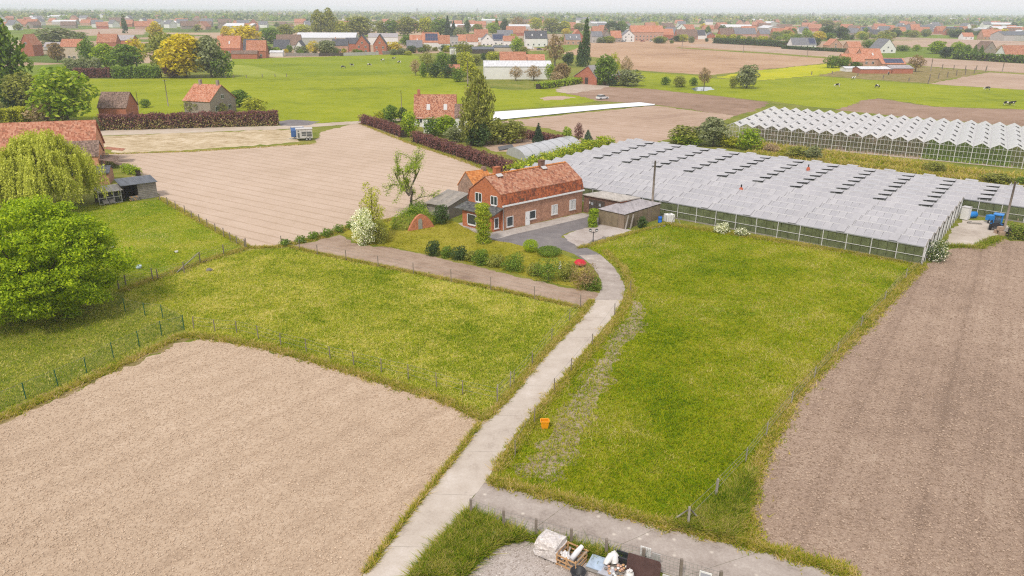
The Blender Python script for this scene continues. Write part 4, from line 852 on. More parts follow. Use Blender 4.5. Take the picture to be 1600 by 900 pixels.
hedge('field_hedge', 'green hedge in front of the round trees by the red roofed barn', 'hedge', HP((1490, 92), (1560, 96.5), (1640, 101)), 4, 5, ['green', 'dark'], 3000, .6, .1, seed=16)
hedge('garden_hedge', 'short bright hedge at the edge of the pale field near the plank shed', 'hedge', HP((196, 268), (217, 275)), 1.2, 1.2, ['bright'], 1500, .14, .1, seed=17)
# ------------------------------------------------------------------ big trees close by
def big_tree(name, label, p, H, blobs, nleaf, size, col, seed, trunk_r, droop=0, z1=.3, limbs=9, W=9, shell=.62, asp=.55, extra=None):
    rng = np.random.default_rng(seed); root = thing(name, label, 'tree', p); q, d, _ = blob_points(nleaf, blobs, rng, shell); q[:, 2] = np.maximum(q[:, 2], .35)
    V, Fq = leaf_quads(q, d, size, rng, droop, asp); new_obj('crown', np_mesh('crown', V, Fq, [LV[col]]), root)
    new_obj('trunk', trunk_mb(MB(), H, trunk_r, rng, limbs, z1, W).mesh('trunk', bark), root); return root
pm = G(70, 492); Hm = zat(pm, 318) ; Wm = 244 * scale_at(pm); Hm *= 1.03
rng_ = np.random.default_rng(77)
mbl = []
for i in range(520):                                                     # boughs end in flat drooping sprays
    z_ = rng_.uniform(-1, 1); a_ = rng_.uniform(0, 6.283); q_ = math.sqrt(1 - z_ * z_) * (1 if z_ < .1 else 1 - .22 * z_); k_ = rng_.uniform(.76, 1.0) * (1 + .07 * math.sin(3 * a_ + 1) + .05 * math.sin(7 * a_ + 5 * z_)); r_ = rng_.uniform(.55, 1.2)
    mbl.append((math.cos(a_) * q_ * k_ * Wm / 2, math.sin(a_) * q_ * k_ * Wm / 2, Hm * .5 + z_ * k_ * Hm * .49, r_, r_, r_ * .5))
for i in range(60): mbl.append((rng_.normal(0, Wm * .17), rng_.normal(0, Wm * .17), Hm * rng_.uniform(.15, .72), 1.3, 1.3, 1.0))
big_tree('maple_tree', 'big round bright green maple at the near edge of the west lawn', pm, Hm, mbl, 100000, .13, 'mapleg', 78, .3, W=Wm, shell=.35)
# weeping willow: hanging strands
pw = G(80, 326); Hw = zat(pw, 204); Ww = 132 * scale_at(pw); root = thing('willow_tree', 'weeping willow with hanging yellow green strands before the barn', 'tree', pw); rng = np.random.default_rng(31)
tops = []; 
for i in range(95):                                                      # tufts of strands, each from one bough
    a, r = rng.uniform(0, 2 * math.pi), Ww / 2 * math.sqrt(rng.random()); lump = 1 + .12 * math.sin(a * 5 + 1) + .08 * math.sin(a * 9); r2 = r / (Ww / 2); zt = Hw * (.42 + .56 * (max(0, 1 - r2 ** 2)) ** .6) * rng.uniform(.88, 1.03)
    for k in range(17): tops.append((math.cos(a) * r * lump + rng.normal(0, .42), math.sin(a) * r * lump + rng.normal(0, .42), zt + rng.normal(0, .22)))
Ps, Os = [], []
for (x, y, z) in tops:
    o = np.array([x, y, 0]) / (np.hypot(x, y) + .01); ln = max(1.0, (z - Hw * rng.uniform(.03, .3)) * (rng.uniform(.25, .7) if np.hypot(x, y) < Ww * .3 else rng.uniform(.6, 1.0))); k = int(ln / .085); t = np.linspace(0, 1, k)
    Ps.append(np.stack([x + o[0] * .5 * t + .12 * np.sin(t * 6 + x), y + o[1] * .5 * t + .12 * np.cos(t * 5 + y), z - ln * t], 1) + rng.normal(0, .09, (k, 3))); Os.append(np.tile(o + np.array([0, 0, .2]), (k, 1)))
Ps, Os = np.concatenate(Ps), np.concatenate(Os); V, Fq = leaf_quads(Ps, Os, .17, rng, .5, .42); new_obj('crown', np_mesh('crown', V, Fq, [LV['willow']]), root)
new_obj('trunk', trunk_mb(MB(), Hw, .4, rng, 10, .35, Ww).mesh('trunk', bark), root)
# gnarled pear tree: every limb carries its own tufts
pp = G(641, 331); Hp = zat(pp, 246); root = thing('pear_tree', 'gnarled half bare pear tree between the pale field and the house', 'tree', pp); rng = np.random.default_rng(12); mb = MB(); tips = []
def limb(p0, d, ln, r, depth):
    pts = [np.array(p0)]; d = unit(d)
    for i in range(4): d = unit(d + rng.normal(0, .22, 3) + np.array([0, 0, .06])); pts.append(pts[-1] + d * ln / 4)
    mb.tube(pts, [r, r * .85, r * .7, r * .58, r * .45], 6)
    for q in pts[1:]: tips.append((q, depth))
    if depth < 3:
        for j in range(3 if depth else 1): limb(pts[rnd.choice((2, 3, 4))], d + rng.normal(0, .75, 3) + np.array([0, 0, .15]), ln * .66, r * .5, depth + 1)
limb((0, 0, -.1), (0, 0, 1), Hp * .38, .3, 0)
limb((0, 0, Hp * .3), (-.8, .1, .85), Hp * .5, .17, 1); limb((0, 0, Hp * .32), (.25, 0, 1), Hp * .5, .18, 1); limb((0, 0, Hp * .2), (1.1, 0, .5), Hp * .36, .09, 2); limb((-.3, 0, Hp * .4), (-.5, 0, 1.1), Hp * .45, .13, 1)
new_obj('trunk', mb.mesh('trunk', bark), root)
C_ = np.concatenate([np.array(q) + rng.normal(0, .24 if dp > 1 else .3, (34 if dp > 1 else 16, 3)) for q, dp in tips if dp > 0]); V, Fq = leaf_quads(C_, rng.normal(0, 1, C_.shape), .085, rng); new_obj('crown', np_mesh('crown', V, Fq, [LV['bright']]), root)
# laburnum, hawthorn, ivy columns and garden shrubs
def shrub(name, label, cat, px, pyb, pyt, wpx, col, n, size, seed, lumps=12, col2=None, share2=.5, group=None, stem=True, shape=None, br=.42):
    p = G(px, pyb); H = zat(p, pyt); W = wpx * scale_at(p); rng = np.random.default_rng(seed); root = thing(name, label, cat, p, group)
    B = shape(W, H) if shape else crown_blobs(W, H, -.1 * H, lumps, rng, br=br); q, d, _ = blob_points(n, B, rng, .5); q[:, 2] = np.maximum(q[:, 2], .03); V, Fq = leaf_quads(q, d, size, rng)
    new_obj('foliage', np_mesh('foliage', V, Fq, [LV[col]] + ([LV[col2]] if col2 else []), (rng.random(n) < share2).astype(int) if col2 else None), root)
    if stem: new_obj('stem', trunk_mb(MB(), H, .03 + H * .015, rng, 5, .4, W).mesh('stem', bark), root)
    return root
column = lambda W, H: [(rnd.uniform(-.1, .1) * W, rnd.uniform(-.1, .1) * W, H * (i + .5) / 9, W * .47, W * .47, H / 11) for i in range(9)]
cone = lambda W, H: [(rnd.uniform(-.12, .12) * W, rnd.uniform(-.12, .12) * W, H * (.08 + .1 * i), W * .5 * (1.02 - i / 10) , W * .5 * (1.02 - i / 10), H * .09) for i in range(10)]
ball = lambda W, H: [(0, 0, H / 2, W / 2, W / 2, H / 2)]
flame = lambda W, H: [(W * .12 * math.sin(i * 2.1) - .0, W * .1 * math.cos(i * 2.6), H * (.12 + .095 * i), W * (.5 - .045 * i), W * (.5 - .045 * i), H * .11) for i in range(9)]
shrub('laburnum', 'slender yellow green laburnum standing behind the white hawthorn', 'tree', 583, 372, 283, 52, 'yellowgreen', 5200, .1, 201, shape=flame)
shrub('hawthorn', 'hawthorn covered in white blossom at the tip of the tilled strip', 'shrub', 569, 382, 322, 42, 'green', 7000, .075, 202, 16, 'blossom', .62)
shrub('shrub', 'olive shrub leaning against the hawthorn on the lawn side', 'shrub', 592, 380, 340, 34, 'olive', 3000, .08, 203)
shrub('ivy_column', 'free standing column of bright ivy in front of the porch', 'climber', 755, 379, 320, 25, 'bright', 9000, .085, 204, 12, 'yellowgreen', .45, shape=column)
shrub('ivy_column', 'short ivy covered post at the corner of the corrugated shed', 'climber', 926.5, 354, 327, 16, 'bright', 4000, .08, 205, shape=column)
shrub('shrub', 'dark rounded laurel between the ice cellar and the porch', 'shrub', 690, 349, 320, 30, 'dark', 2600, .09, 206)
shrub('shrub', 'low dark shrub behind the brick ice cellar', 'shrub', 655, 333, 318, 40, 'green', 1800, .1, 207)
shrub('topiary', 'clipped round box ball at the edge of the asphalt court', 'topiary', 829, 393, 374.5, 24, 'mapleg', 4200, .05, 208, shape=ball)
shrub('topiary', 'low clipped oval of dark conifer beside the box ball', 'topiary', 858, 398.5, 386, 38, 'green', 4200, .06, 209, shape=ball)
for i, (x, yb, yt, wp, c, lab) in enumerate(((677, 399, 378, 24, 'dark', 'dark leafy shrub nearest the hawthorn in the garden shrub row'), (698, 402, 386, 20, 'green', 'small loose shrub second from the hawthorn in the shrub row'), (718, 405, 387, 26, 'dark', 'dark shrub with reddish tips third from the hawthorn'), (736, 408, 393, 18, 'olive', 'small pale shrub just before the rounded garden bush'), (752, 413, 390, 26, 'green', 'rounded green bush midway along the garden shrub row'), (776, 416, 399, 24, 'olive', 'thin olive shrub after the rounded garden bush'), (803, 422, 400, 36, 'green', 'wide loose shrub towards the track end of the row'), (836, 430, 410, 24, 'olive', 'olive shrub squeezed between two wide garden shrubs'), (857, 437, 405, 46, 'green', 'wide tangled green shrub near the small white statue'), (886, 437, 408, 34, 'olive', 'olive shrub directly below the red parasol'), (914, 450, 417, 46, 'brown', 'brownish flowering shrub at the bend of the track'), (925, 452, 436, 30, 'green', 'low green shrub at the foot of the brownish one'))):
    shrub('shrub', lab, 'shrub', x, yb, yt, wp * 1.1, {'dark': 'green'}.get(c, c) if i % 2 else c, 2300 if wp > 22 else 1400, .08, 220 + i, 8, group='shrubs along the garden edge', br=.5)
shrub('shrub', 'small dark bush against the leaning boards of the corrugated shed', 'shrub', 1003, 356, 337, 18, 'dark', 1300, .08, 240)
shrub('elder_bush', 'low bush with creamy white flowers along the greenhouse front wall', 'shrub', 1128, 363, 350, 30, 'grey', 1500, .09, 241, 9, 'blossom', .5)
shrub('elder_bush', 'second creamy white flowered bush along the greenhouse wall, farther from the shed', 'shrub', 1158, 368, 358, 26, 'grey', 1500, .09, 242, 9, 'blossom', .45)
shrub('snowball_bush', 'dark green bush dotted with white flowers at the greenhouse corner', 'shrub', 1462, 408, 376, 40, 'dark', 2200, .09, 243, 10, 'blossom', .22)
for i, (x, y) in enumerate(((445, 384), (470, 379), (490, 374), (510, 369), (530, 363), (548, 357))):
    shrub('weed_clump', 'clump of rank green weeds between the pale field and the tilled strip', 'weeds', x, y, y - 11, 22, 'green', 500, .1, 250 + i, 6, group='weed clumps along the pale field', stem=False)
rng = np.random.default_rng(66); mp_ = np.array(MOUND); q = mp_[rng.integers(0, len(mp_), 5200)] + rng.normal(0, .28, (5200, 3)); q[:, 2] += .12; q = q[(q - (c0 - cn * .25)) @ cn < 0]; V, Fq = leaf_quads(q, np.tile(Z, (len(q), 1)), .1, rng); new_obj('mound_weeds', np_mesh('mound_weeds', V - np.array(c0), Fq, [LV['green'], LV['bright']], rng.integers(0, 2, len(q))), cel)
# ------------------------------------------------------------------ trees and bushes farther out: one row each
def rows(tbl):
    for k, x, yb, yt, wd, c, lab, *cat in tbl: plant(k, (cat[1] if len(cat) > 1 else 'tree'), lab, (cat[0] if cat else 'tree'), x, yb, yt, wd, c)
B_ = ('shrub', 'bush')
rows([
 ('tall0', 14, 156, 17, 84, 'green', 'tall dense dark green tree behind the clipped garden hedge'), ('round0', -38, 170, 60, 90, 'dark', 'dark tree reaching in beside the tall dense tree'),
 ('round1', 41, 172, 110, 62, 'olive', 'olive green tree between the garden hedge and the bright tree'), ('round2', 106, 192, 99, 96, 'bright', 'bright green tree behind the west barn roof'),
 ('bush0', 75, 193, 160, 52, 'tan', 'pale flowering shrub behind the barn ridge', *B_), ('round0', 90, 97, 64, 27, 'brown', 'small dark brown leaved tree by the hip roofed house'),
 ('round1', 140, 102, 59, 30, 'green', 'green tree beside the hip roofed house'), ('round2', 166, 106, 66, 44, 'bright', 'bright rounded tree in front of the long orange roof'),
 ('round0', 201, 108, 66, 58, 'green', 'broad green tree in the middle of the meadow edge group'), ('sparse', 214, 106, 55, 46, 'gold', 'thin golden tree behind the broad green one'),
 ('tall1', 245, 62, 32, 26, 'gold', 'small golden tree far behind the meadow group'), ('round1', 262, 112, 47, 62, 'olive', 'olive yellow tree left behind the big golden tree'),
 ('round2', 291, 121, 49, 84, 'gold', 'big golden yellow tree at the meadow edge'), ('tall0', 331, 121, 50, 56, 'grey', 'grey green willow next to the big golden tree'),
 ('bush1', 347, 121, 76, 36, 'green', 'dark leafy bush at the outer end of the golden tree group', *B_), ('bush0', 270, 121, 98, 34, 'purple', 'purple brown bush under the golden tree', *B_),
 ('bush0', 22, 172, 132, 40, 'dark', 'dark bush under the tall dense tree', *B_), ('bush0', 90, 72, 42, 86, 'grey', 'wide grey green thicket beyond the hip roofed house', 'thicket'), ('bush1', 121, 66, 50, 36, 'green', 'small green thicket beside the wide grey one', 'thicket'),
 ('farpop', 196, 52, 22, 11, 'dark', 'dark pointed poplar far beyond the long orange roof'), ('round0', 354, 60, 39, 18, 'gold', 'small golden tree behind the orange dormer house'), ('round1', 385, 76, 37, 54, 'gold', 'broad golden tree behind the dark slate gable house'),
 ('round2', 424, 68, 42, 40, 'green', 'dark green tree near the two white gabled houses'), ('round0', 446, 60, 36, 32, 'olive', 'olive tree above the brown roof'), ('round1', 474, 54, 37, 30, 'yellowgreen', 'low yellow tree behind the long shed'),
 ('conifer', 481, 46, 29, 12, 'conifer', 'dark conifer behind the low yellow tree'), ('tall0', 499, 60, 11, 26, 'olive', 'tall airy poplar behind the long shed, nearer the conifer'), ('tall1', 516, 60, 10, 26, 'olive', 'tall airy poplar behind the long shed, nearer the yellow tree'),
 ('round2', 534, 57, 31, 30, 'yellowgreen', 'yellow tree at the foot of the broad olive crown'), ('round0', 563, 58, 23, 54, 'olive', 'broad olive crowned tree behind the long shed'), ('tall0', 596, 56, 30, 22, 'olive', 'narrow olive tree beside the broad olive crown'),
 ('round1', 612, 56, 29, 26, 'green', 'green tree behind the white warehouse'), ('round2', 637, 56, 25, 42, 'olive', 'grey olive tree rising behind the orange gable roofs'), ('round0', 665, 56, 25, 38, 'yellowgreen', 'yellow green tree above the solar roof'),
 ('round1', 688, 57, 27, 34, 'green', 'leafy green tree next to the dark conifers'), ('conifer', 700, 58, 23, 15, 'conifer', 'tall dark conifer behind the grey box house'), ('conifer', 709, 58, 31, 14, 'conifer', 'shorter dark conifer beside the tall one'),
 ('bush0', 718, 62, 41, 24, 'grey', 'grey green bush behind the small orange roofs', *B_), ('round2', 730, 54, 30, 11, 'dark', 'small dark round tree on a bare stem'), ('round0', 746, 52, 36, 22, 'olive', 'olive tree behind the white chimney house'),
 ('round1', 770, 54, 34, 22, 'bright', 'bright tree behind the white gabled house'), ('poplar', 776, 52, 29, 9, 'green', 'slim green poplar over the white gabled house'), ('tall1', 788, 52, 28, 16, 'dark', 'dark tree behind the red tiled row'),
 ('round2', 635, 72, 53, 20, 'green', 'small green tree beside the white warehouse'), ('bush0', 616, 83, 64, 28, 'gold', 'round golden yellow bush by the garden fences', *B_), ('sparse', 491, 86, 61, 28, 'gold', 'tan golden garden tree before the dark roofs'),
 ('round0', 510, 86, 61, 36, 'grey', 'grey green garden tree before the slate turret'), ('bush1', 447, 83, 76, 9, 'gold', 'tiny yellow bush before the white gable', *B_), ('bush0', 420, 82, 71, 14, 'dark', 'dark bush beside the brick shed', *B_),
 ('bush1', 453, 82, 70, 12, 'green', 'green bush between the white gabled houses', *B_),
 ('sparse', 650, 118, 90, 24, 'tan', 'grey twiggy bush with pale blossom at the pasture corner', *B_), ('bush0', 662, 121, 96, 14, 'green', 'narrow green bush at the pasture corner', *B_), ('bush1', 680, 121, 97, 26, 'dark', 'dark hawthorn clump along the pasture hedge', *B_),
 ('bush0', 700, 122, 99, 24, 'dark', 'second dark clump along the pasture hedge', *B_), ('sparse', 668, 112, 78, 32, 'olive', 'thin olive tree over the pasture hedge'), ('bush1', 692, 108, 80, 28, 'green', 'green garden bush behind the pasture hedge', *B_),
 ('bush0', 708, 106, 84, 22, 'dark', 'dark garden bush near the white garage door', *B_), ('sparse', 724, 98, 61, 34, 'olive', 'tall brown olive tree before the grey box house'), ('bush1', 727, 108, 80, 28, 'yellowgreen', 'yellow green bush below the brown olive tree', *B_),
 ('bush0', 744, 102, 84, 22, 'olive', 'olive bush before the dark sheds', *B_), ('bush1', 772, 96, 80, 30, 'yellowgreen', 'yellow green bush beside the big white barn', *B_), ('bush0', 756, 94, 82, 14, 'dark', 'dark bush behind the big white barn', *B_),
 ('round0', 735, 126, 94, 30, 'yellowgreen', 'yellowish tree right behind the tall birch'), ('bush1', 716, 128, 105, 22, 'green', 'green bush left of the birch top', *B_),
 ('round1', 808, 84, 58, 24, 'bright', 'bright green tree before the dark slate house'), ('bush0', 818, 90, 72, 20, 'olive', 'olive bush below the parked white van', *B_), ('sparse', 867, 104, 49, 40, 'brown', 'tall brown crowned tree near the big white barn'),
 ('round2', 888, 102, 80, 20, 'dark', 'dark round tree between the brown tree and the poplars'), ('poplar', 914, 104, 30, 15, 'dark', 'tall dark columnar poplar near the solar barn'), ('poplar', 906, 104, 66, 12, 'dark', 'short dark columnar poplar beside the tall one'),
 ('sparse', 806, 126, 101, 26, 'tan', 'pinkish blossoming tree before the big white barn'), ('sparse', 834, 126, 100, 34, 'tan', 'pale brown blossoming tree at the barn corner'), ('bush0', 860, 124, 98, 18, 'bright', 'bright green bush at the end of the white barn', *B_), ('round0', 877, 126, 96, 30, 'brown', 'brown leaved tree before the solar barn'),
 ('bush1', 870, 132, 112, 22, 'tan', 'tan shrub below the brown leaved tree', *B_), ('round1', 945, 133, 83, 38, 'green', 'green tree at the corner of the solar barn'), ('sparse', 958, 128, 78, 26, 'yellowgreen', 'yellowish thin tree behind the barn corner tree'),
 ('sparse', 978, 124, 84, 24, 'tan', 'thin tan tree by the farm chimney'), ('bush0', 980, 134, 107, 46, 'grey', 'grey willow bush beside the farm yard', *B_), ('bush1', 955, 134, 118, 22, 'dark', 'dark shrub at the foot of the barn corner tree', *B_),
 ('bush0', 939, 133, 119, 16, 'green', 'small dense bush at the start of the pond bank', *B_), ('bush0', 1039, 133, 119, 16, 'green', 'small dense bush on the pond bank', *B_), ('bush1', 1061, 136, 118, 22, 'olive', 'olive bush on the pond bank', *B_), ('sparse', 1100, 136, 103, 26, 'brown', 'bare brown tree standing over the pond'), ('bush0', 1084, 134, 120, 14, 'green', 'small green bush by the pond water', *B_),
 ('round2', 1166, 138, 99, 38, 'grey', 'grey green willow tree alone on the meadow past the pond'), ('bush1', 1145, 138, 118, 14, 'olive', 'low olive bush beside the lone willow', *B_),
 ('bush0', 1068, 224, 194, 58, 'olive', 'pale olive bush at the back corner of the grey greenhouse', *B_), ('bush1', 1075, 226, 206, 46, 'bright', 'bright green bush before the pale olive one', *B_), ('round0', 1114, 228, 180, 58, 'grey', 'large grey green willow at the end of the white greenhouse'),
 ('bush0', 1140, 230, 212, 38, 'yellowgreen', 'yellow green bush under the grey willow', *B_), ('bush1', 1168, 234, 199, 42, 'bright', 'dark fresh green bush before the first glass gables', *B_), ('bush0', 1204, 238, 224, 28, 'tan', 'tan dry bush on the bank between the greenhouses', *B_),
 ('bush1', 1245, 246, 228, 42, 'olive', 'olive bush on the bank between the greenhouses', *B_), ('bush0', 1272, 250, 226, 26, 'grey', 'upright grey willow bush on the bank', *B_), ('bush1', 1460, 270, 252, 36, 'olive', 'olive willow bush low on the bank', *B_), ('bush0', 1560, 288, 270, 46, 'olive', 'wide olive bush near the right end of the bank', *B_), ('bush1', 1596, 290, 276, 24, 'green', 'dark green bush at the frame edge end of the bank', *B_),
 ('bush1', 1300, 106, 86, 26, 'green', 'dark green bush nearest the rapeseed field', *B_), ('bush0', 1318, 106, 87, 26, 'green', 'dark green bush touching the orange roofed farm', *B_), ('sparse', 1430, 112, 83, 32, 'brown', 'bare brown tree at the end of the farm sheds'),
 ('bush0', 1336, 104, 96, 20, 'green', 'low green bush under the farm wing roof', *B_),
 ('round0', 1463, 84, 62, 30, 'bright', 'first of two bright round trees by the tan strip'), ('round1', 1496, 86, 64, 26, 'bright', 'second bright round tree, beside the dark round conifer'), ('round2', 1477, 91, 72, 23, 'conifer', 'dark round conifer between the two bright trees'),
 ('tall0', 1510, 88, 68, 14, 'green', 'narrow green tree next to the second bright tree'), ('conifer', 1522, 87, 69, 12, 'green', 'pointed green conifer at the brick gable, first'), ('conifer', 1532, 87, 70, 12, 'green', 'pointed green conifer at the brick gable, second'), ('sparse', 1564, 86, 68, 24, 'tan', 'pinkish bare tree before the red barn roof'), ('bush0', 1431, 80, 69, 14, 'bright', 'small bright bush on the green strip', *B_), ('bush1', 1410, 80, 70, 24, 'green', 'green hedge bush at the white gable house', *B_), ('bush0', 1390, 81, 68, 12, 'dark', 'dark bush before the big white gable', *B_), ('bush1', 1358, 76, 62, 28, 'green', 'green shrubbery beside the small orange roof', *B_), ('sparse', 1380, 72, 52, 36, 'olive', 'olive tree behind the big white gable'),
 ('round0', 1292, 62, 38, 26, 'dark', 'dark tree behind the gabled orange house, nearer the bungalow'), ('round1', 1312, 62, 40, 26, 'dark', 'dark tree behind the gabled orange house'), ('round2', 1280, 64, 48, 22, 'gold', 'golden tree at the corner of the slate bungalow'), ('bush0', 1240, 72, 56, 34, 'green', 'green bush behind the slate bungalow', *B_), ('bush1', 1276, 72, 58, 14, 'dark', 'dark bush at the bungalow end', *B_), ('tall1', 1291, 46, 30, 36, 'olive', 'pale olive tree far behind the bungalow'),
 ('sparse', 810, 46, 24, 34, 'brown', 'brownish tree behind the red roofs'), ('round1', 837, 48, 26, 24, 'yellowgreen', 'yellow green tree in the village copse, nearest the dark slate house'), ('round2', 862, 52, 27, 38, 'olive', 'broad olive tree in the village copse'), ('round0', 882, 52, 31, 24, 'yellowgreen', 'yellow green tree at the end of the village copse'), ('bush0', 826, 46, 36, 14, 'gold', 'small golden tree by the dark slate house', *B_), ('bush1', 884, 54, 44, 16, 'gold', 'golden bush over the slate roofs', *B_), ('round1', 905, 50, 35, 20, 'olive', 'olive tree left of the tall poplar'),
 ('round2', 955, 52, 32, 26, 'dark', 'dark green tree behind the orange roofs, first'), ('round0', 970, 52, 31, 24, 'green', 'green tree behind the orange roofs, second'), ('bush0', 1020, 44, 33, 20, 'gold', 'golden trees behind the long orange roof', *B_),
 ])
for i in range(11):
    t = i / 10; x = 1122 + 80 * t + rnd.uniform(-2, 2); plant('bush%d' % (i % 2), 'bush', 'light green orchard bush above the dark clipped field hedge', 'shrub', x, 66 + 4.5 * t, 53 + 4 * t + rnd.uniform(-1.5, 1.5), 13, rnd.choice(('olive', 'yellowgreen', 'green')), 'orchard bushes behind the dark field hedge')
# birch behind the hedge and its undergrowth
plant('birch', 'birch_tree', 'tall weeping birch with grey green crown behind the purple hedge', 'tree', 748, 222, 103, 66, 'olive', barkm=bark_pale)
rows([('birch', 736, 228, 150, 52, 'olive', 'lower side crown hanging beside the tall birch'), ('bush0', 770, 224, 182, 58, 'olive', 'dark olive thicket under the birch', *B_), ('bush1', 800, 222, 186, 50, 'olive', 'olive thicket farther from the birch', *B_), ('bush0', 745, 228, 190, 40, 'dark', 'dark bush at the birch foot', *B_),
 ('bush1', 640, 214, 173, 30, 'bright', 'bright leafy bush breaking the purple hedge', *B_), ('bush0', 612, 192, 162, 28, 'green', 'green bush at the end of the slate gable house', *B_), ('bush1', 596, 190, 172, 26, 'yellowgreen', 'golden green bush at the hedge near the lane', *B_), ('bush0', 630, 190, 166, 16, 'dark', 'dark bush against the slate clad gable', *B_), ('bush1', 678, 212, 182, 34, 'green', 'rounded green bush before the orange roof cottage', *B_), ('round1', 697, 214, 178, 36, 'bright', 'fresh green small tree before the orange roof cottage'), ('conifer', 671, 186, 163, 14, 'dark', 'small palm like dark tree touching the cottage roof'), ('bush0', 712, 222, 196, 34, 'grey', 'grey shrub at the hedge before the birch', *B_),
 ('conifer', 841, 224, 191, 20, 'conifer', 'dark spruce behind the polytunnel, first'), ('bush1', 886, 224, 197, 18, 'bright', 'bright narrow bush behind the polytunnel', *B_), ('sparse', 904, 224, 189, 20, 'purple', 'small reddish bare tree behind the polytunnel'), ('conifer', 918, 227, 202, 22, 'bluegreen', 'bluish spruce at the greenhouse corner'), ('bush0', 940, 228, 212, 16, 'yellowgreen', 'yellow green bush at the end of the greenhouse hedge', *B_), ('sparse', 816, 222, 200, 24, 'brown', 'brown shrub next to the first spruce', *B_), ('bush0', 832, 262, 240, 14, 'green', 'sapling sticking out of the greenhouse hedge', *B_),
 ('round0', 374, 167, 138, 40, 'green', 'dark round tree beside the brick house at the meadow', ), ('bush0', 398, 176, 152, 46, 'yellowgreen', 'yellow green bush behind the beech hedge', *B_), ('sparse', 305, 178, 150, 44, 'olive', 'loose olive bush in front of the brick house', *B_), ('sparse', 345, 178, 158, 30, 'olive', 'thin tan bush by the brick house gable', *B_), ('bush1', 228, 168, 154, 18, 'green', 'small green bush by the meadow poles', *B_),
 ('bush0', 152, 205, 182, 12, 'grey', 'grey bush at the barn end by the lane', *B_), ('bush1', -5, 300, 255, 30, 'green', 'green bush beside the willow at the frame edge', *B_), ('bush0', 8, 330, 290, 30, 'purple', 'dark reddish bush under the willow edge', *B_)])
# ------------------------------------------------------------------ village and outlying farms
brick_red = bricks('brick_red', (.34, .1, .06), (.42, .15, .09), (.35, .25, .2)); brick_grey = bricks('brick_grey', (.24, .2, .17), (.32, .26, .22), (.35, .32, .3)); brick_pink = bricks('brick_pink', (.42, .23, .16), (.5, .3, .22), (.45, .36, .3))
win_me = {}; tile_near = tile_orange; tile_orange = tiles('tile_salmon', [(.3, .1, .05), (.46, .18, .1), (.52, .24, .15), (.5, .28, .2)], moss=.3)
def simple_window(root, O, d, n, s_, z, w_=1.2, h_=1.3, dark=True):
    f = MB().obox((-w_ / 2, 0, 0), (w_, 0, 0), (0, .07, 0), (0, 0, h_)) if False else None
    key = (round(w_, 1), round(h_, 1))
    if key not in win_me:
        a, b = key; mb = MB(); mb.obox((-a / 2, 0, 0), (a, 0, 0), (0, .06, 0), (0, 0, b), 0)
        for q in (-1, 1): mb.obox((q * a / 4 - a * .21, .055, .1), (a * .42, 0, 0), (0, .02, 0), (0, 0, b - .2), 1)
        win_me[key] = mb.mesh('window', [white_pvc, pane_dark])
    return local_copy(win_me[key], 'window', root, O + d * s_ + n * .0 + Z * z, (d, n, Z))
def house_at(name, label, cat, x0, x1, yb, ye, yr, mode, roofm, wallm, depth=8.5, wins=(0, 0), chim=None, sky=0, solar=None, yaw=0, wall_end=None, ybr=None, group=None):
    """front edge from column x0 to x1 on row yb, eave row ye, ridge row yr; mode s: ridge runs along the front, g: gable faces us"""
    p0, p1 = G(x0, yb), G(x1, ybr or yb); d = unit(p1 - p0); L = float(np.linalg.norm(p1 - p0))
    if yaw: c, s_ = math.cos(yaw), math.sin(yaw); d = np.array([d[0] * c - d[1] * s_, d[0] * s_ + d[1] * c, 0])
    g = np.array([-d[1], d[0], 0]); root = thing(name, label, cat, p0, group); ze = max(1.2, zat(p0, ye)); n = -g
    if mode == 's':
        zr = max(ze + .6, zat(p0 + g * depth / 2 + d * L / 2, yr)); I_, rf_ = prism(root, p0 + d * L, g, depth, -d, L, ze, zr, wall_end or wallm, roofm, .25, .12, wall_end=wallm); front = rf_[1]
        on = lambda a, t, o: p0 + d * a + g * (depth / 2 * (1 - t)) + Z * (ze + (zr - ze) * (1 - t) + .16 + o)
        if solar:
            a0, a1 = solar[0] * L, solar[1] * L; k = max(2, int((a1 - a0) / 1.7))
            for j in range(k):
                for t0 in (.12, .5): MB().slab([on(a0 + (a1 - a0) * j / k, t0 + .36, .06), on(a0 + (a1 - a0) * (j + .96) / k, t0 + .36, .06), on(a0 + (a1 - a0) * (j + .96) / k, t0, .06), on(a0 + (a1 - a0) * j / k, t0, .06)], .04).build('solar_panel', solar_mat, root)
        for j in range(sky): a = L * (j + .7) / (sky + .4); MB().slab([on(a, .7, .08), on(a + .9, .7, .08), on(a + .9, .45, .08), on(a, .45, .08)], .08).build('skylight', lead, root)
        rd = lambda a: p0 + d * a + g * depth / 2 + Z * (zr - .2)
    else:
        zr = max(ze + .6, zat((p0 + p1) / 2, yr)); prism(root, p0, d, L, g, depth, ze, zr, wallm, roofm, .25, .12); rd = lambda a: p0 + d * L / 2 + g * min(depth - 1, max(.6, a)) + Z * (zr - .2)
        if L > 4: simple_window(root, p0, d, n, L / 2, ze + .3, 1.2, 1.2)
    for r in range(wins[1]):
        for j in range(wins[0]): simple_window(root, p0, d, n, L * (j + .5) / wins[0], .95 + r * 2.7, 1.3, 1.35)
    for c in chim or (): MB().box(rd(c) , (.7, .7, 1.5), math.atan2(d[1], d[0])).build('chimney', wallm if wallm is not render_white else brick_red, root)
    return root
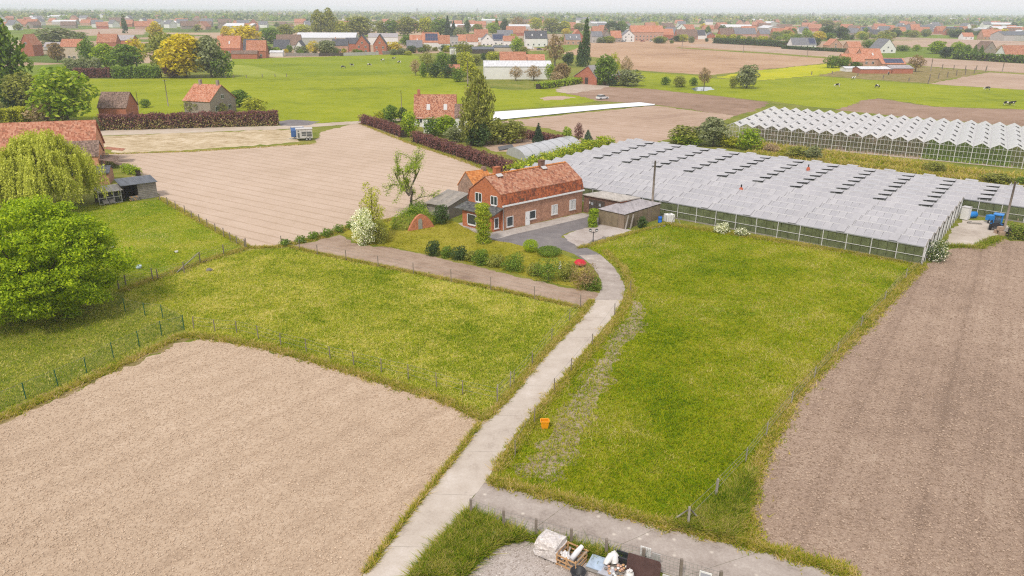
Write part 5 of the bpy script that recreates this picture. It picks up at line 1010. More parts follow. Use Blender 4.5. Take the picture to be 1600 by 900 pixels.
def flat_at(name, label, cat, x0, x1, yb, yt, wallm, roofm, depth=8, wins=(0, 0), door=None):
    p0, p1 = G(x0, yb), G(x1, yb); d = unit(p1 - p0); L = float(np.linalg.norm(p1 - p0)); g = np.array([-d[1], d[0], 0]); h = max(1.2, zat(p0, yt)); root = thing(name, label, cat, p0)
    MB().obox(p0, d * L, g * depth, Z * h).build('wall', wallm, root); MB().obox(p0 - d * .3 - g * .3 + Z * (h + .003), d * (L + .6), g * (depth + .6), Z * .25).build('roof', roofm, root)
    for r in range(wins[1]):
        for j in range(wins[0]): simple_window(root, p0, d, -g, L * (j + .5) / wins[0], .9 + r * 2.7, 1.3, 1.3)
    if door: MB().obox(p0 + d * L * door[0] - g * .08, d * L * door[1], g * .06, Z * min(2.6, h * .8)).build('door', door[2], root)
    return root
RW, RG = render_white, render_grey; h_ = 'house'
HT = [
 # cottages around the meadow
 ('old_barn', 'brown tiled brick barn at the lane beside the bright tree', 'barn', 156, 199, 186, 168, 144, 's', tile_brown, brick_red, 7.5, (0, 0)),
 ('brick_house', 'brick house with worn orange roof and two chimneys behind the beech hedge', h_, 330, 370, 181, 159, 133, 'g', tile_orange, brick_grey, 9, (2, 1), (1.0, 7), 0, None, 0, None, 174),
 ('cottage', 'slate clad gable cottage with patched orange roof and roof windows', h_, 648, 712, 198, 184, 148, 's', tile_red, RW, 8.5, (4, 1), (1, 14), 2, None, .0, slate_grey),
 ('annex', 'brown roofed annex between the patched cottage and the birch', h_, 712, 748, 206, 183, 163, 's', tile_brown, RW, 7, (2, 1), None, 1),
 # village row, west to east
 ('hip_house', 'ochre walled house under a low orange roof behind the dark brown tree', h_, 97, 129, 94, 73, 61, 's', tile_old, soil_flat, 10, (4, 1)),
 ('house', 'steep orange roofed house half hidden by the tall dense tree', h_, 34, 54, 88, 70, 54, 'g', tile_orange, brick_red, 12),
 ('shed', 'grey roofed shed next to the pink yard wall', 'shed', 70, 98, 82, 73, 66, 's', sheet_grey, RG, 8),
 ('house', 'long orange red roof with dark gable above the green trees', h_, 153, 183, 78, 66, 53, 's', tile_red, brick_red, 9, (3, 1), (1,)),
 ('shed', 'grey sheet roofed hall beside the long orange red roof', 'hall', 182, 208, 74, 63, 55, 's', sheet_grey, brick_red, 14),
 ('house', 'orange roofed house with a white dormer beside the golden tree', h_, 340, 376, 86, 75, 56, 's', tile_orange, brick_red, 10, (3, 1), (3,), 1),
 ('house', 'black slate roof house with orange gable next to the white dormer house', h_, 381, 404, 89, 81, 61, 's', slate, brick_pink, 9),
 ('brick_shed', 'row of low red brick sheds at the edge of the meadow', 'shed', 362, 402, 92, 84, 79, 's', tile_brown, brick_red, 5),
 ('house', 'steep pink roofed house over a red brick front at the meadow edge', h_, 386, 416, 91, 79, 63, 's', tile_old, brick_red, 8, (2, 1)),
 ('house', 'broad brown roofed house behind the two white gables', h_, 432, 470, 76, 70, 54, 's', tile_brown, RG, 12),
 ('house', 'dark slate house with white end gable, nearer the white shed', h_, 428, 452, 82, 76, 62, 's', slate, RW, 9, (3, 1)),
 ('house', 'white front gable house under dark slate, beside the fence', h_, 460, 476, 84, 76, 64, 'g', slate, RW, 14),
 ('shed', 'low white flat shed at the meadow fence', 'shed', 422, 442, 88.5, 82, 79, 's', sheet_white, RW, 6),
 ('slate_house', 'house with pointed slate turret roof and white windows', h_, 520, 544, 82, 71, 61, 's', slate, brick_pink, 8, (3, 1), (2,)),
 ('brick_house', 'red brick gable house with slate roof, first of a pair', h_, 556, 577, 84, 69, 55, 'g', slate, brick_red, 15, (2, 2)),
 ('brick_house', 'red brick gable house with slate roof, second of the pair beside the golden bush', h_, 584, 604, 85, 69, 54, 'g', slate, brick_red, 15, (2, 2)),
 ('brick_wing', 'slate roofed brick wing between the pair of gables', h_, 541, 560, 80, 68, 59, 's', slate, brick_red, 8),
 ('warehouse', 'white warehouse with low grey roof behind the brick pair', 'warehouse', 576, 622, 70, 58, 52, 's', sheet_grey, RW, 30),
 ('long_shed', 'long grey shed roof with light strips behind the white gables', 'warehouse', 462, 556, 70, 59, 51, 's', sheet_white, RG, 45),
 ('house', 'orange roofed house with small white dormer by the green tree', h_, 641, 662, 78, 68, 55, 's', tile_orange, RW, 9, (2, 1), None, 1),
 ('house', 'grey dormered house before the orange roofs', h_, 636, 660, 82, 74, 63, 's', slate_grey, brick_pink, 8, (2, 1)),
 ('house', 'orange house carrying a pale solar field above a white extension', h_, 660, 686, 78, 66, 51, 's', tile_orange, RW, 10, (3, 1), (1,), 0, (.2, .95)),
 ('house', 'red tiled house joined to the solar roof', h_, 686, 703, 80, 68, 55, 's', tile_red, RW, 9, (2, 1)),
 ('house', 'orange roofs beside the grey box house', h_, 715, 733, 70, 64, 54, 's', tile_orange, RW, 8, (2, 1)), ('house', 'red brown roof behind the olive tree and the sheds', h_, 730, 747, 72, 65, 53, 's', tile_red, RW, 9),
 ('house', 'red roofed house with white chimney gable', h_, 742, 763, 66, 58, 46, 's', tile_red, RW, 9, (2, 1), (.6,)),
 ('white_house', 'white gabled house beside the solar clad wing', h_, 753, 771, 73, 62, 53, 'g', slate_grey, RW, 10, (3, 1)), ('white_wing', 'white wing with pale blue solar roof', h_, 770, 789, 71, 63, 53, 's', slate_grey, RW, 8, (2, 1), None, 0, (.05, .95)),
 ('house', 'red tiled row house right of the solar wing', h_, 787, 805, 74, 64, 56, 's', tile_red, RW, 9, (2, 1)), ('house', 'upper red roof behind the tiled row', h_, 792, 822, 56, 51, 41, 's', tile_red, brick_red, 9), ('house', 'grey slate roof behind the white gabled house', h_, 778, 802, 60, 56, 47, 's', slate_grey, RG, 10),
 ('sheds', 'dark wooden garden shed left of the beige garage', 'shed', 738, 772, 84, 77, 73, 's', sheet_dark, wood_dark, 8), ('garage', 'beige garage under dark flat sheets', 'garage', 772, 802, 83, 74, 71, 's', sheet_dark, soil_flat, 8),
 ('white_barn', 'big white walled barn with pale sheet roof before the orange cottages', 'barn', 757, 862, 124, 104, 95, 's', sheet_white, RW, 16),
 ('cottage', 'pinkish brown hipped cottage behind the white barn', h_, 782, 822, 102, 95, 81, 's', tile_old, RW, 9), ('cottage', 'bright orange low roof behind the white barn', h_, 821, 851, 101, 94, 85, 's', tile_orange, RW, 7),
 ('low_shed', 'low pink roofed shed inside the pasture hedge', 'shed', 699, 718, 114, 108, 101, 's', tile_old, brick_red, 6),
 ('slate_house', 'large black slate house with white walls behind the parked van', h_, 821, 855, 73, 60, 48, 's', slate, RW, 10, (4, 1), (2, 9), 2),
 ('house', 'violet slate roof brick house beside the orange gable', h_, 884, 907, 70, 62, 53, 's', slate_grey, brick_pink, 9, (3, 1), None, 2), ('house', 'brick house with orange roof left of the tall poplar', h_, 893, 912, 66, 58, 46, 'g', tile_orange, brick_red, 10, (2, 1)),
 ('house', 'grey roofed house with white windows right of the poplar', h_, 925, 941, 67, 57, 49, 's', slate_grey, RG, 9, (3, 1)), ('house', 'red roof behind the grey roofed house', h_, 926, 942, 56, 50, 41, 's', tile_red, brick_red, 9),
 ('house', 'grey brick gable house next to the short orange roof', h_, 940, 955, 66.5, 57, 48, 'g', tile_brown, brick_grey, 10, (2, 1)), ('house', 'short orange roofed house before the green trees', h_, 955, 971, 66, 59, 48, 's', tile_orange, brick_grey, 9, (2, 1)),
 ('white_house', 'white gable house at the start of the brick terrace', h_, 973, 991, 65.5, 55, 47, 'g', slate_grey, RW, 10, (2, 2)),
 ('terrace', 'long two storey brick terrace with bright orange roof', 'terrace', 986, 1036, 64, 50, 40, 's', tile_orange, brick_pink, 11, (9, 2), (4, 20)),
 ('house', 'lower orange roofed brick house at the terrace end', h_, 1034, 1052, 63, 54, 45, 's', tile_orange, brick_red, 9, (3, 1)), ('hall', 'pale grey hall roof behind the terrace end', 'hall', 1042, 1058, 58, 52, 43, 's', slate_grey, RG, 15),
 ('house', 'wide dark brown roofed house with white windows', h_, 1058, 1090, 62, 57, 46, 's', tile_brown, brick_red, 10, (6, 1)), ('house', 'dark slate house joined to the wide brown roof', h_, 1086, 1102, 61, 55, 47, 's', slate, RW, 9),
 ('white_house', 'white gabled house at the end of the brown roofs', h_, 1094, 1104, 60.5, 54, 47, 'g', slate, RW, 9), ('house', 'small red brick gable house with white barge boards', h_, 1106, 1117, 59.5, 55, 51, 'g', slate_grey, brick_red, 8),
 ('house', 'brown hipped roof behind the orchard bushes', h_, 1126, 1146, 60, 54, 44, 's', tile_brown, brick_red, 10), ('house', 'long violet slate roof behind the orchard bushes', h_, 1148, 1181, 60, 53, 44, 's', slate_grey, brick_pink, 10), ('house', 'grey roofed house at the end of the orchard', h_, 1187, 1203, 60, 53, 46, 's', slate_grey, brick_pink, 9),
 ('house', 'pink brown roof house west of the orange gable', h_, 1208, 1226, 58, 52, 44, 's', tile_old, brick_red, 9, (2, 1)), ('house', 'orange red gable house above the orchard', h_, 1224, 1241, 58, 51, 43, 'g', tile_orange, brick_red, 10, (2, 1)), ('house', 'grey villa with pale turret', h_, 1249, 1264, 56, 50, 42, 's', slate_grey, RW, 9, (2, 1), (1,)),
 ('bungalow', 'slate roofed bungalow with dark solar field behind the low hedge', h_, 1238, 1275, 76, 70, 59, 's', slate_grey, RW, 10, (4, 1), None, 0, (.72, .98)),
 ('orange_house', 'orange gable house with pale dormer by the low hedge', h_, 1295, 1315, 77, 71, 61, 'g', tile_orange, brick_pink, 10, (1, 1)), ('orange_shed', 'bright orange roofed barn behind the farm', 'barn', 1326, 1346, 78, 74, 65, 's', tile_orange, brick_pink, 9),
 ('farmhouse', 'rambling farmhouse with wide orange roof and arched windows', h_, 1348, 1378, 103, 92, 76, 's', tile_orange, brick_pink, 11, (3, 1), (1,), 1), ('farm_wing', 'orange roofed farm wing behind the dark green bushes', h_, 1318, 1350, 104, 96, 84, 's', tile_orange, brick_pink, 9), ('farm_wing', 'upper farm wing under orange tiles joining the rambling farmhouse', h_, 1328, 1352, 94, 86, 75, 's', tile_orange, brick_pink, 9),
 ('solar_stable', 'low stable with dark panels on an orange roof', 'stable', 1378, 1415, 104, 100, 91, 's', tile_orange, brick_pink, 9, (0, 0), None, 0, (.15, .95)),
 ('white_house', 'large white gable house behind the dark bush', h_, 1374, 1399, 83, 76, 61, 'g', slate_grey, RW, 14, (2, 1)),
 ('farm_shed', 'patchwork of low brick farm sheds with white sheet roofs', 'shed', 1344, 1394, 115, 108, 104, 's', sheet_white, brick_red, 8), ('farm_shed', 'red brick shed at the end of the white roofed sheds', 'shed', 1392, 1426, 115, 107, 102, 's', sheet_grey, brick_red, 9), ('farm_shed', 'small white lean to at the start of the farm sheds', 'shed', 1321, 1338, 112, 107, 104, 's', sheet_white, RW, 6),
 ('house', 'slate roofed house under the pale olive tree', h_, 1322, 1343, 56, 51, 44, 's', slate_grey, brick_grey, 9, (3, 1)), ('house', 'grey house with pale solar roof behind the shrubbery', h_, 1346, 1362, 57, 50, 42, 's', slate_grey, brick_grey, 9, (2, 1), None, 0, (.1, .8)), ('house', 'dark slate house with white gutter line', h_, 1360, 1376, 58, 53, 46, 's', slate, brick_grey, 9),
 ('house', 'white walled house with skylights beside the dark slate', h_, 1374, 1392, 53, 48, 41, 's', slate_grey, RW, 9, (2, 1)), ('house', 'violet roofed house before the bright orange one', h_, 1405, 1424, 54, 49, 39, 's', slate_grey, brick_grey, 9, (2, 1)), ('house', 'bright orange roof in the eastern row', h_, 1423, 1437, 54, 46, 38, 's', tile_orange, brick_pink, 9, (2, 1)), ('house', 'broad brown grey roof in the eastern row', h_, 1436, 1458, 54, 49, 39, 's', slate_grey, brick_pink, 9, (3, 1)),
 ('house', 'pinkish roofed house next to the lone dark tree of the eastern row', h_, 1464, 1480, 53, 48, 41, 's', tile_old, brick_red, 9, (2, 1)), ('house', 'long dark slate house before the white glasshouse', h_, 1480, 1505, 54, 49, 42, 's', slate, brick_grey, 9, (3, 1), None, 2),
 ('white_cottage', 'white cottage with orange roof standing by the pale strip', h_, 1505, 1521, 62, 57, 51, 's', tile_orange, RW, 8, (2, 1)), ('orange_house', 'large orange roofed brick house near the grey barn', h_, 1536, 1566, 62, 57, 46, 's', tile_orange, brick_pink, 10, (5, 1)), ('grey_barn', 'long grey walled barn at the eastern frame edge', 'barn', 1568, 1640, 64, 55, 49, 's', sheet_dark, RG, 20),
 ('brick_gable', 'old brick gable house behind the pointed conifers', h_, 1537, 1556, 84, 77, 65, 'g', tile_brown, brick_grey, 12), ('red_barn', 'low red tiled barn with white front at the frame edge', 'barn', 1570, 1640, 91, 85, 71, 's', tile_red, RW, 10, (4, 1), None, 1),
]
for r in HT: house_at(*r)
flat_at('box_house', 'grey flat roofed box house with dark windows', h_, 699, 716, 76, 57, RG, slate_grey, 9, (3, 2)); flat_at('white_garage', 'white garage with tall door below the box house', 'garage', 703, 713, 85, 75, RW, slate_grey, 6, door=(.2, .6, RG))
flat_at('yard_wall', 'pinkish concrete yard wall beside the steep orange roof', 'wall', 52, 78, 85, 78, soil_flat, sheet_pale, 1.0)
flat_at('patio_house', 'low white house front with dark patio window below the slate roof', h_, 846, 856, 72, 62, RW, slate_grey, 4, (2, 1))
flat_at('grey_extension', 'pale glazed extension beside the patched cottage', 'extension', 662, 690, 208, 199, RW, sheet_white, 3, (3, 1))
# barn with striped solar roof: gable toward us, roof facing left
b0, b1 = G(911, 131), G(932, 133); bd = unit(b1 - b0); bg_ = np.array([-bd[1], bd[0], 0]); bg_ = unit(bg_ - bd * .25); sb = thing('solar_barn', 'brick barn whose roof carries dark and light solar stripes', 'barn', b0); BL = float(np.linalg.norm(b1 - b0)); ze, zr = zat(b0, 117), zat((b0 + b1) / 2, 103)
bI, br_ = prism(sb, b0 - bd * 5, bd, BL + 5, bg_, 22, ze * .8, zr, brick_red, sheet_grey, .3, .12, .62)
on_ = lambda t, q: b0 - bd * 5 + bd * ((BL + 5) * .62 * t) + bg_ * q + Z * (ze * .8 + (zr - ze * .8) * t + .2)
for j in range(5): MB().slab([on_(.02, 2 + j * 4.1), on_(.98, 2 + j * 4.1), on_(.98, 4.6 + j * 4.1), on_(.02, 4.6 + j * 4.1)], .05).build('solar_panel', solar_mat, sb)
MB().obox(b0 + bd * 1.0 - bg_ * .15, bd * 1.6, bg_ * .08, Z * 2.6).build('door', wood_dark, sb)
# far white glasshouse
for (x0, x1, yb, ye) in ((1466, 1530, 46, 42), (1530, 1640, 51, 44)):
    p0, p1 = G(x0, yb), G(x1, yb); d = unit(p1 - p0); g = np.array([-d[1], d[0], 0]); L = np.linalg.norm(p1 - p0); h = zat(p0, ye + 1); rt_ = thing('glasshouse', ('far white glasshouse with long roof behind the eastern row' if x0 < 1500 else 'far white glasshouse above the grey barn at the frame edge'), 'greenhouse', p0)
    MB().obox(p0, d * L, g * 40, Z * h).build('wall', glassy('far_glass', (.3, .32, .34), .2), rt_)
    for i in range(10): q = p0 + g * 4 * i + Z * h; MB().poly([q, q + d * L, q + d * L + g * 2 + Z * .9, q + g * 2 + Z * .9]).poly([q + g * 4, q + g * 4 + d * L, q + d * L + g * 2 + Z * .9, q + g * 2 + Z * .9]).build('roof_span', roof_white, rt_)
# fences at the village edge
def board_fence(name, label, x0, x1, y0, y1, h, m):
    a, b = G(x0, y0), G(x1, y1); d = unit(b - a); L = np.linalg.norm(b - a); n = np.array([-d[1], d[0], 0]); root = thing(name, label, 'fence', a); k = max(2, int(L / 2.2)); w__ = L / k; me = MB().obox((.04, 0, .05), (w__ - .08, 0, 0), (0, .05, 0), (0, 0, h)).mesh('panel', m)
    for i in range(k): local_copy(me, 'panel', root, a + d * w__ * i + Z * rnd.uniform(-.1, .15), (d, n, Z))
board_fence('board_fence', 'brown board fence below the white gabled houses', 446, 498, 88, 88, 1.9, wood_grey); board_fence('board_fence', 'black garden fence below the slate turret house', 498, 537, 88, 87.5, 1.9, wood_dark); board_fence('board_fence', 'grey concrete garden fence below the brick pair', 537, 592, 87.5, 86, 2.0, RG); board_fence('board_fence', 'grey fence along the golden bush garden', 598, 632, 85.5, 84.5, 2.2, wood_grey)
# ------------------------------------------------------------------ far country
hz_green = [LV[c] for c in ('green', 'olive', 'grey', 'dark')]
cnt = 0
def clear_of(x, y):
    for (a, b, c, d) in ((878, 1330, 60, 120), (130, 700, 86, 130), (1000, 1600, 66, 120), (1400, 1600, 60, 140), (60, 230, 46, 56)):
        if a < x < b and c < y < d: return False
    return True
far_lab = {'green': 'green tree standing among the far hazy houses', 'olive': 'olive tree standing among the far hazy houses', 'grey': 'grey green tree standing among the far hazy houses', 'dark': 'dark tree standing among the far hazy houses', 'gold': 'yellow tree standing among the far hazy houses'}
for i in range(250):
    x = rnd.uniform(-40, 1640); y = 25 + 29 * rnd.random() ** 1.5 + .008 * (x - 800)
    if not clear_of(x, y): continue
    c = rnd.choice(('green', 'olive', 'grey', 'grey', 'dark', 'olive', 'gold')) if y > 36 else rnd.choice(('green', 'grey', 'dark')); hpx = rnd.uniform(4.5, 8.5) * (y - 12) / 26
    plant('farpop' if rnd.random() < .08 else 'far%d' % rnd.randrange(3), 'far_tree', far_lab[c], 'tree', x, y, y - hpx, hpx * rnd.uniform(.8, 1.4), c, 'far %s trees' % c)
def simple_house_mesh(name, w_, l_, e_, r_, roofm, wallm):
    mb = MB(); pf = [(-w_ / 2, 0), (w_ / 2, 0), (w_ / 2, e_), (0, r_), (-w_ / 2, e_)]
    for s_ in (-1, 1): mb.poly([(s_ * l_ / 2, a, z) for a, z in (pf if s_ > 0 else pf[::-1])], 0)
    for s_ in (-1, 1): mb.poly([(-l_ / 2, s_ * w_ / 2, 0), (l_ / 2, s_ * w_ / 2, 0), (l_ / 2, s_ * w_ / 2, e_), (-l_ / 2, s_ * w_ / 2, e_)], 0)
    wl = mb.mesh('wall', wallm); mr = MB()
    for s_ in (-1, 1): mr.slab([(-l_ / 2 - .3, s_ * (w_ / 2 + .3), e_ - .2), (l_ / 2 + .3, s_ * (w_ / 2 + .3), e_ - .2), (l_ / 2 + .3, 0, r_ + .15 + .002 * s_), (-l_ / 2 - .3, 0, r_ + .15 + .002 * s_)], .12)
    return wl, mr.mesh('roof', roofm)
FH = [(simple_house_mesh('h', 9, 13, 3.2, 7.5, tile_red, brick_red), 'red'), (simple_house_mesh('h', 9, 15, 3, 7.6, tile_old, brick_pink), 'pink'), (simple_house_mesh('h', 9, 12, 4.6, 8.6, slate_grey, RW), 'grey'), (simple_house_mesh('h', 10, 16, 3, 7.2, tile_brown, brick_grey), 'brown'), (simple_house_mesh('h', 14, 34, 4.5, 6.8, sheet_white, RG), 'pale')]
fl_lab = {'red': 'small red roofed house in the far hazy village', 'pink': 'small pink roofed house in the far hazy village', 'grey': 'small white house with grey roof in the far hazy village', 'brown': 'small brown roofed house in the far hazy village', 'pale': 'pale long hall in the far hazy village'}
for i in range(300):
    x = rnd.uniform(-20, 1620); y = 27 + 24 * rnd.random() ** 1.3 + .008 * (x - 800)
    if x < 420 and rnd.random() < .5: y = rnd.uniform(30, 47)
    if not clear_of(x, y): continue
    (wl, rf_), c = FH[rnd.choice((0, 0, 1, 1, 2, 2, 3, 4))]; p = G(x, y); root = thing('far_house', fl_lab[c], 'house', p, 'far %s houses' % c); root.rotation_euler = (0, 0, rnd.choice((0, 0, .4, 1.57, -.5)) + rnd.uniform(-.2, .2)); k = rnd.uniform(1.0, 1.4); root.scale = (k, k, k)
    new_obj('wall', wl, root); new_obj('roof', rf_, root)
# church towers on the skyline
tm_ = paint('tower_stone', (.22, .2, .2), .9)
for x, yb, yt, lab in ((652, 19.5, 11.5, 'hazy church tower on the skyline, the thickest one'), (687, 19.8, 14.5, 'small pointed church spire on the skyline'), (746, 20.2, 11.8, 'slim square tower on the skyline'), (1023, 24.5, 19.5, 'thin church spire over the long orange terrace'), (1270, 28, 18.5, 'dark square tower on the eastern skyline')):
    p = G(x, yb); H = min(zat(p, yt), 39.5); W = 3.2 * scale_at(p); root = thing('church_tower', lab, 'tower', p); MB().box(p, (W, W, H * .72)).build('tower', tm_, root); q = p + Z * H * .72
    c4 = [q + np.array([a, b, 0]) * W * .5 for a, b in ((-1, -1), (1, -1), (1, 1), (-1, 1))]; sp_ = MB(); [sp_.poly([c4[i], c4[(i + 1) % 4], q + Z * H * .28]) for i in range(4)]; sp_.build('spire', slate_grey, root)
# wooded distance as one mass, with the far town in it
cn_ = dict(green='green', olive='olive', yellowgreen='yellow green', dark='dark', bright='bright green', grey='grey green'); used = set()
for i in range(260):
    x, y = [(rnd.uniform(385, 640), 85.5), (rnd.uniform(640, 800), 82), (rnd.uniform(800, 1110), 67), (rnd.uniform(1205, 1400), 62), (rnd.uniform(1400, 1560), 58), (rnd.uniform(330, 400), 92)][i % 6]; y += rnd.uniform(-3.5, 1); c = rnd.choice(list(cn_)); hp = rnd.uniform(5, 13)
    hh_ = min((r for r in HT if r[3] - 8 < x < r[4] + 8), key=lambda r: abs(r[5] - y) + abs((r[3] + r[4]) / 2 - x) * .3, default=None)
    if hh_ is None: continue
    lab = ('low ' if hp < 8.5 else 'tall ') + cn_[c] + ' bush by the ' + hh_[1]
    if lab in used or len(lab.split()) > 16: continue
    used.add(lab); plant('bush%d' % (i % 2), 'bush', lab, 'shrub', x, y, y - hp, hp * rnd.uniform(1, 1.9), c, 'garden bushes in the village')
rng = np.random.default_rng(404); Pn, On, Mi = [], [], []
for i in range(7600):
    x = rng.uniform(-80, 1680); yy = 16.6 + 19 * rng.random() ** 1.9; y = yy + .006 * (x - 800); p = G(x, y); dd = np.linalg.norm(p); hgt = rng.uniform(7, 15) * (1 if rng.random() < .93 else 1.45); wd = rng.uniform(8, 26)
    k = 13; q = rng.normal(0, .5, (k, 3)) * np.array([wd * .5, wd * .5, 0]); q[:, 2] = hgt * rng.uniform(.1, .95, k); Pn.append(p + q); Mi.append(np.full(k, rng.integers(0, 4)))
for i in range(900):                                                    # hedgerow trees between the far houses
    x = rng.uniform(-60, 1660); y = 24 + 9 * rng.random() + .008 * (x - 800)
    if not clear_of(x, y): continue
    p = G(x, y); hgt = rng.uniform(5, 12); wd = rng.uniform(6, 16); k = 26; q = rng.normal(0, .42, (k, 3)) * np.array([wd * .5, wd * .5, 0]); q[:, 2] = hgt * rng.uniform(.08, .95, k); Pn.append(p + q); Mi.append(np.full(k, rng.integers(0, 4)))
Pn = np.concatenate(Pn); sz_ = np.clip(np.linalg.norm(Pn, axis=1) / 2200, .28, 1.0); V, Fq = leaf_quads(Pn, np.tile(np.array([0, -.6, .3]), (len(Pn), 1)), 1.0, rng, 0, .8); V = (V.reshape(-1, 4, 3) - Pn[:, None]) * (3.4 * sz_)[:, None, None] + Pn[:, None]; V = V.reshape(-1, 3)
for i in range(0): pass
put(new_obj('far_woods', np_mesh('far_woods', V, Fq, hz_green, np.concatenate(Mi))), kind='stuff')
mb = MB()
for i in range(420):
    x = rng.uniform(-60, 1660); y = 19 + 10 * rng.random() + .006 * (x - 800); p = G(x, y); a = rng.uniform(9, 40); mb.box(p, (a, 10, rng.uniform(4, 7.5)), rng.uniform(-.5, .5), int(rng.integers(0, 4)))
put(mb.build('far_town', [RW, brick_pink, sheet_white, tile_old]), kind='stuff')
# ------------------------------------------------------------------ fences
wire_m = paint('wire', (.3, .29, .27), .5, .1, 2, .4, .5); green_post = paint('green_post', (.02, .1, .055), .5, .1); concrete_pole = paint('pole_wood', (.24, .2, .165), .9, .3, 2)
def wire_fence(label, px, h, pm=None, pw=.09, wires=(.35, .7, 1.0), mesh=0, extra=None, jit=.03):
    ps = [G(x, y) for x, y in px]; root = thing('fence', label, 'fence', ps[0]); me = MB().box((0, 0, -.1), (pw, pw, h + .1)).mesh('post', pm or post_wood); tops = []
    for p in ps:
        tx, ty = rnd.gauss(0, jit), rnd.gauss(0, jit); k = rnd.uniform(.93, 1.07); local_copy(me, 'post', root, p, ((1, 0, 0), (0, 1, 0), (tx, ty, k))); tops.append(p + np.array([tx, ty, k]) * h)
    wb = MB()
    for a, b, ta, tb in zip(ps, ps[1:], tops, tops[1:]):
        for z in wires: wb.bar(a + (ta - a) * z, b + (tb - b) * z, .012)
    put(wb.build('wire', wire_m, root), kind='stuff')
    if mesh:
        mb = MB()
        for a, b in zip(ps, ps[1:]):
            L = np.linalg.norm(b - a); k = int(L / mesh)
            for j in range(k): mb.bar(a + (b - a) * j / k + Z * .03, a + (b - a) * j / k + Z * h * .93, .005)
            for j in range(int(h / mesh)): mb.bar(a + Z * (.05 + j * mesh), b + Z * (.05 + j * mesh), .005)
        put(mb.build('wire_mesh', green_post, root), kind='stuff')
    return root
wire_fence('green wire mesh fence with slim green posts beside the maple', [(-70, 668), (-10, 645), (41, 624), (91, 604), (136, 583), (178, 560), (218, 542), (253, 525), (288, 515)], 1.5, green_post, .06, (.97,), .11)
wire_fence('short green mesh fence turning from the field corner towards the lawn', [(288, 515), (255, 498), (227, 494), (196, 488)], 1.4, green_post, .06, (.97,), .11)
wire_fence('thin wire fence on wooden posts between the beige field and the paddock', [(303, 514), (336, 518), (370, 521), (404, 530), (439, 540), (479, 551), (516, 561), (553, 571), (596, 582), (638, 593), (682, 605), (723, 617), (777, 628)], 1.25, None, .07)
wire_fence('wire fence along the paddock edge beside the track', [(777, 628), (803, 600), (832, 570), (862, 532), (890, 502), (907, 481)], 1.2, None, .07)
wire_fence('wire fence on dark posts along the tilled garden strip', [(440, 384), (468, 390), (496, 398), (541, 407), (591, 417), (646, 428), (705, 440), (767, 453), (835, 467), (907, 481)], 1.35, None, .08)
fl_ = wire_fence('old lawn fence with a pale slanting brace pole', [(186, 452), (197, 446), (239, 438), (247, 437), (288, 427), (313, 411), (350, 398), (385, 388)], 1.3, post_wood, .1, (.4, .75, 1.0), .2)
q0, q1 = G(275, 427), G(313, 411) + Z * 1.3; MB().tube([q0, q1], [.07, .05], 6).build('brace', bark_pale, fl_)
MB().tube([G(313, 411), G(324, 412) + Z * .4], [.06, .05], 6).build('brace', bark, fl_)
wire_fence('dark post fence between the west lawn and the pale field', [(250, 313), (262, 320), (275, 327), (289, 333), (300, 341), (312, 348), (324, 354), (337, 362), (350, 370), (360, 376), (370, 381), (383, 388)], 1.15, post_wood, .09, (.5, .95))
wire_fence('wire fence between the right paddock and the brown field', [(1118, 776), (1165, 722), (1197, 683), (1236, 633), (1272, 592), (1308, 552), (1345, 512), (1382, 470), (1415, 436), (1440, 416)], 1.15, bark_pale, .06, (.4, .7, 1.0))
cf = wire_fence('weathered corner of the paddock fence with bracing poles by the side road', [(1075, 822), (1118, 776)], 1.35, bark_pale, .12, (.5, .95))
for x, y in ((1052, 812), (1092, 810)): MB().tube([G(x, y), G(1075, 822) + Z * 1.2], [.06, .045], 6).build('brace', bark_pale, cf)
wire_fence('low wire fence on slim posts between the track and the right paddock', [(805, 712), (835, 662), (866, 612), (892, 581), (925, 540), (960, 492), (985, 455)], 1.2, None, .07, (.95,))
wire_fence('stout wooden posts with netting between the gravel yard and the side road', [(736, 804), (787, 824), (837, 838), (892, 852), (947, 868), (1004, 884), (1063, 902), (1124, 921)], 1.15, post_wood, .15, (.95,), .2)
gate_p = G(782, 660); wire_fence('loose pale wire at the paddock corner by the track', [(777, 628), (797, 606)], 1.5, bark_pale, .08, (.5, .97))
wire_fence('post fence around the dry paddock below the orange farm', [(1268, 117), (1300, 116), (1340, 119), (1380, 123), (1420, 127), (1450, 131)], 1.5, post_wood, .35, (.9,))
wire_fence('tall espalier posts at the edge of the dry paddock', [(1452, 126), (1466, 123), (1480, 121), (1494, 119), (1508, 117), (1522, 115), (1540, 112)], 2.6, post_wood, .3, (.6, .95))
wire_fence('second row of espalier posts before the tan strip', [(1455, 107), (1472, 108), (1490, 109), (1508, 110), (1525, 110), (1541, 110)], 2.4, post_wood, .3, (.95,))
wire_fence('pasture fence at the edge of the light meadow strip', [(352, 122), (365, 121.5), (385, 121.5), (410, 121), (430, 120.5), (448, 120)], 1.3, post_wood, .25, (.9,))
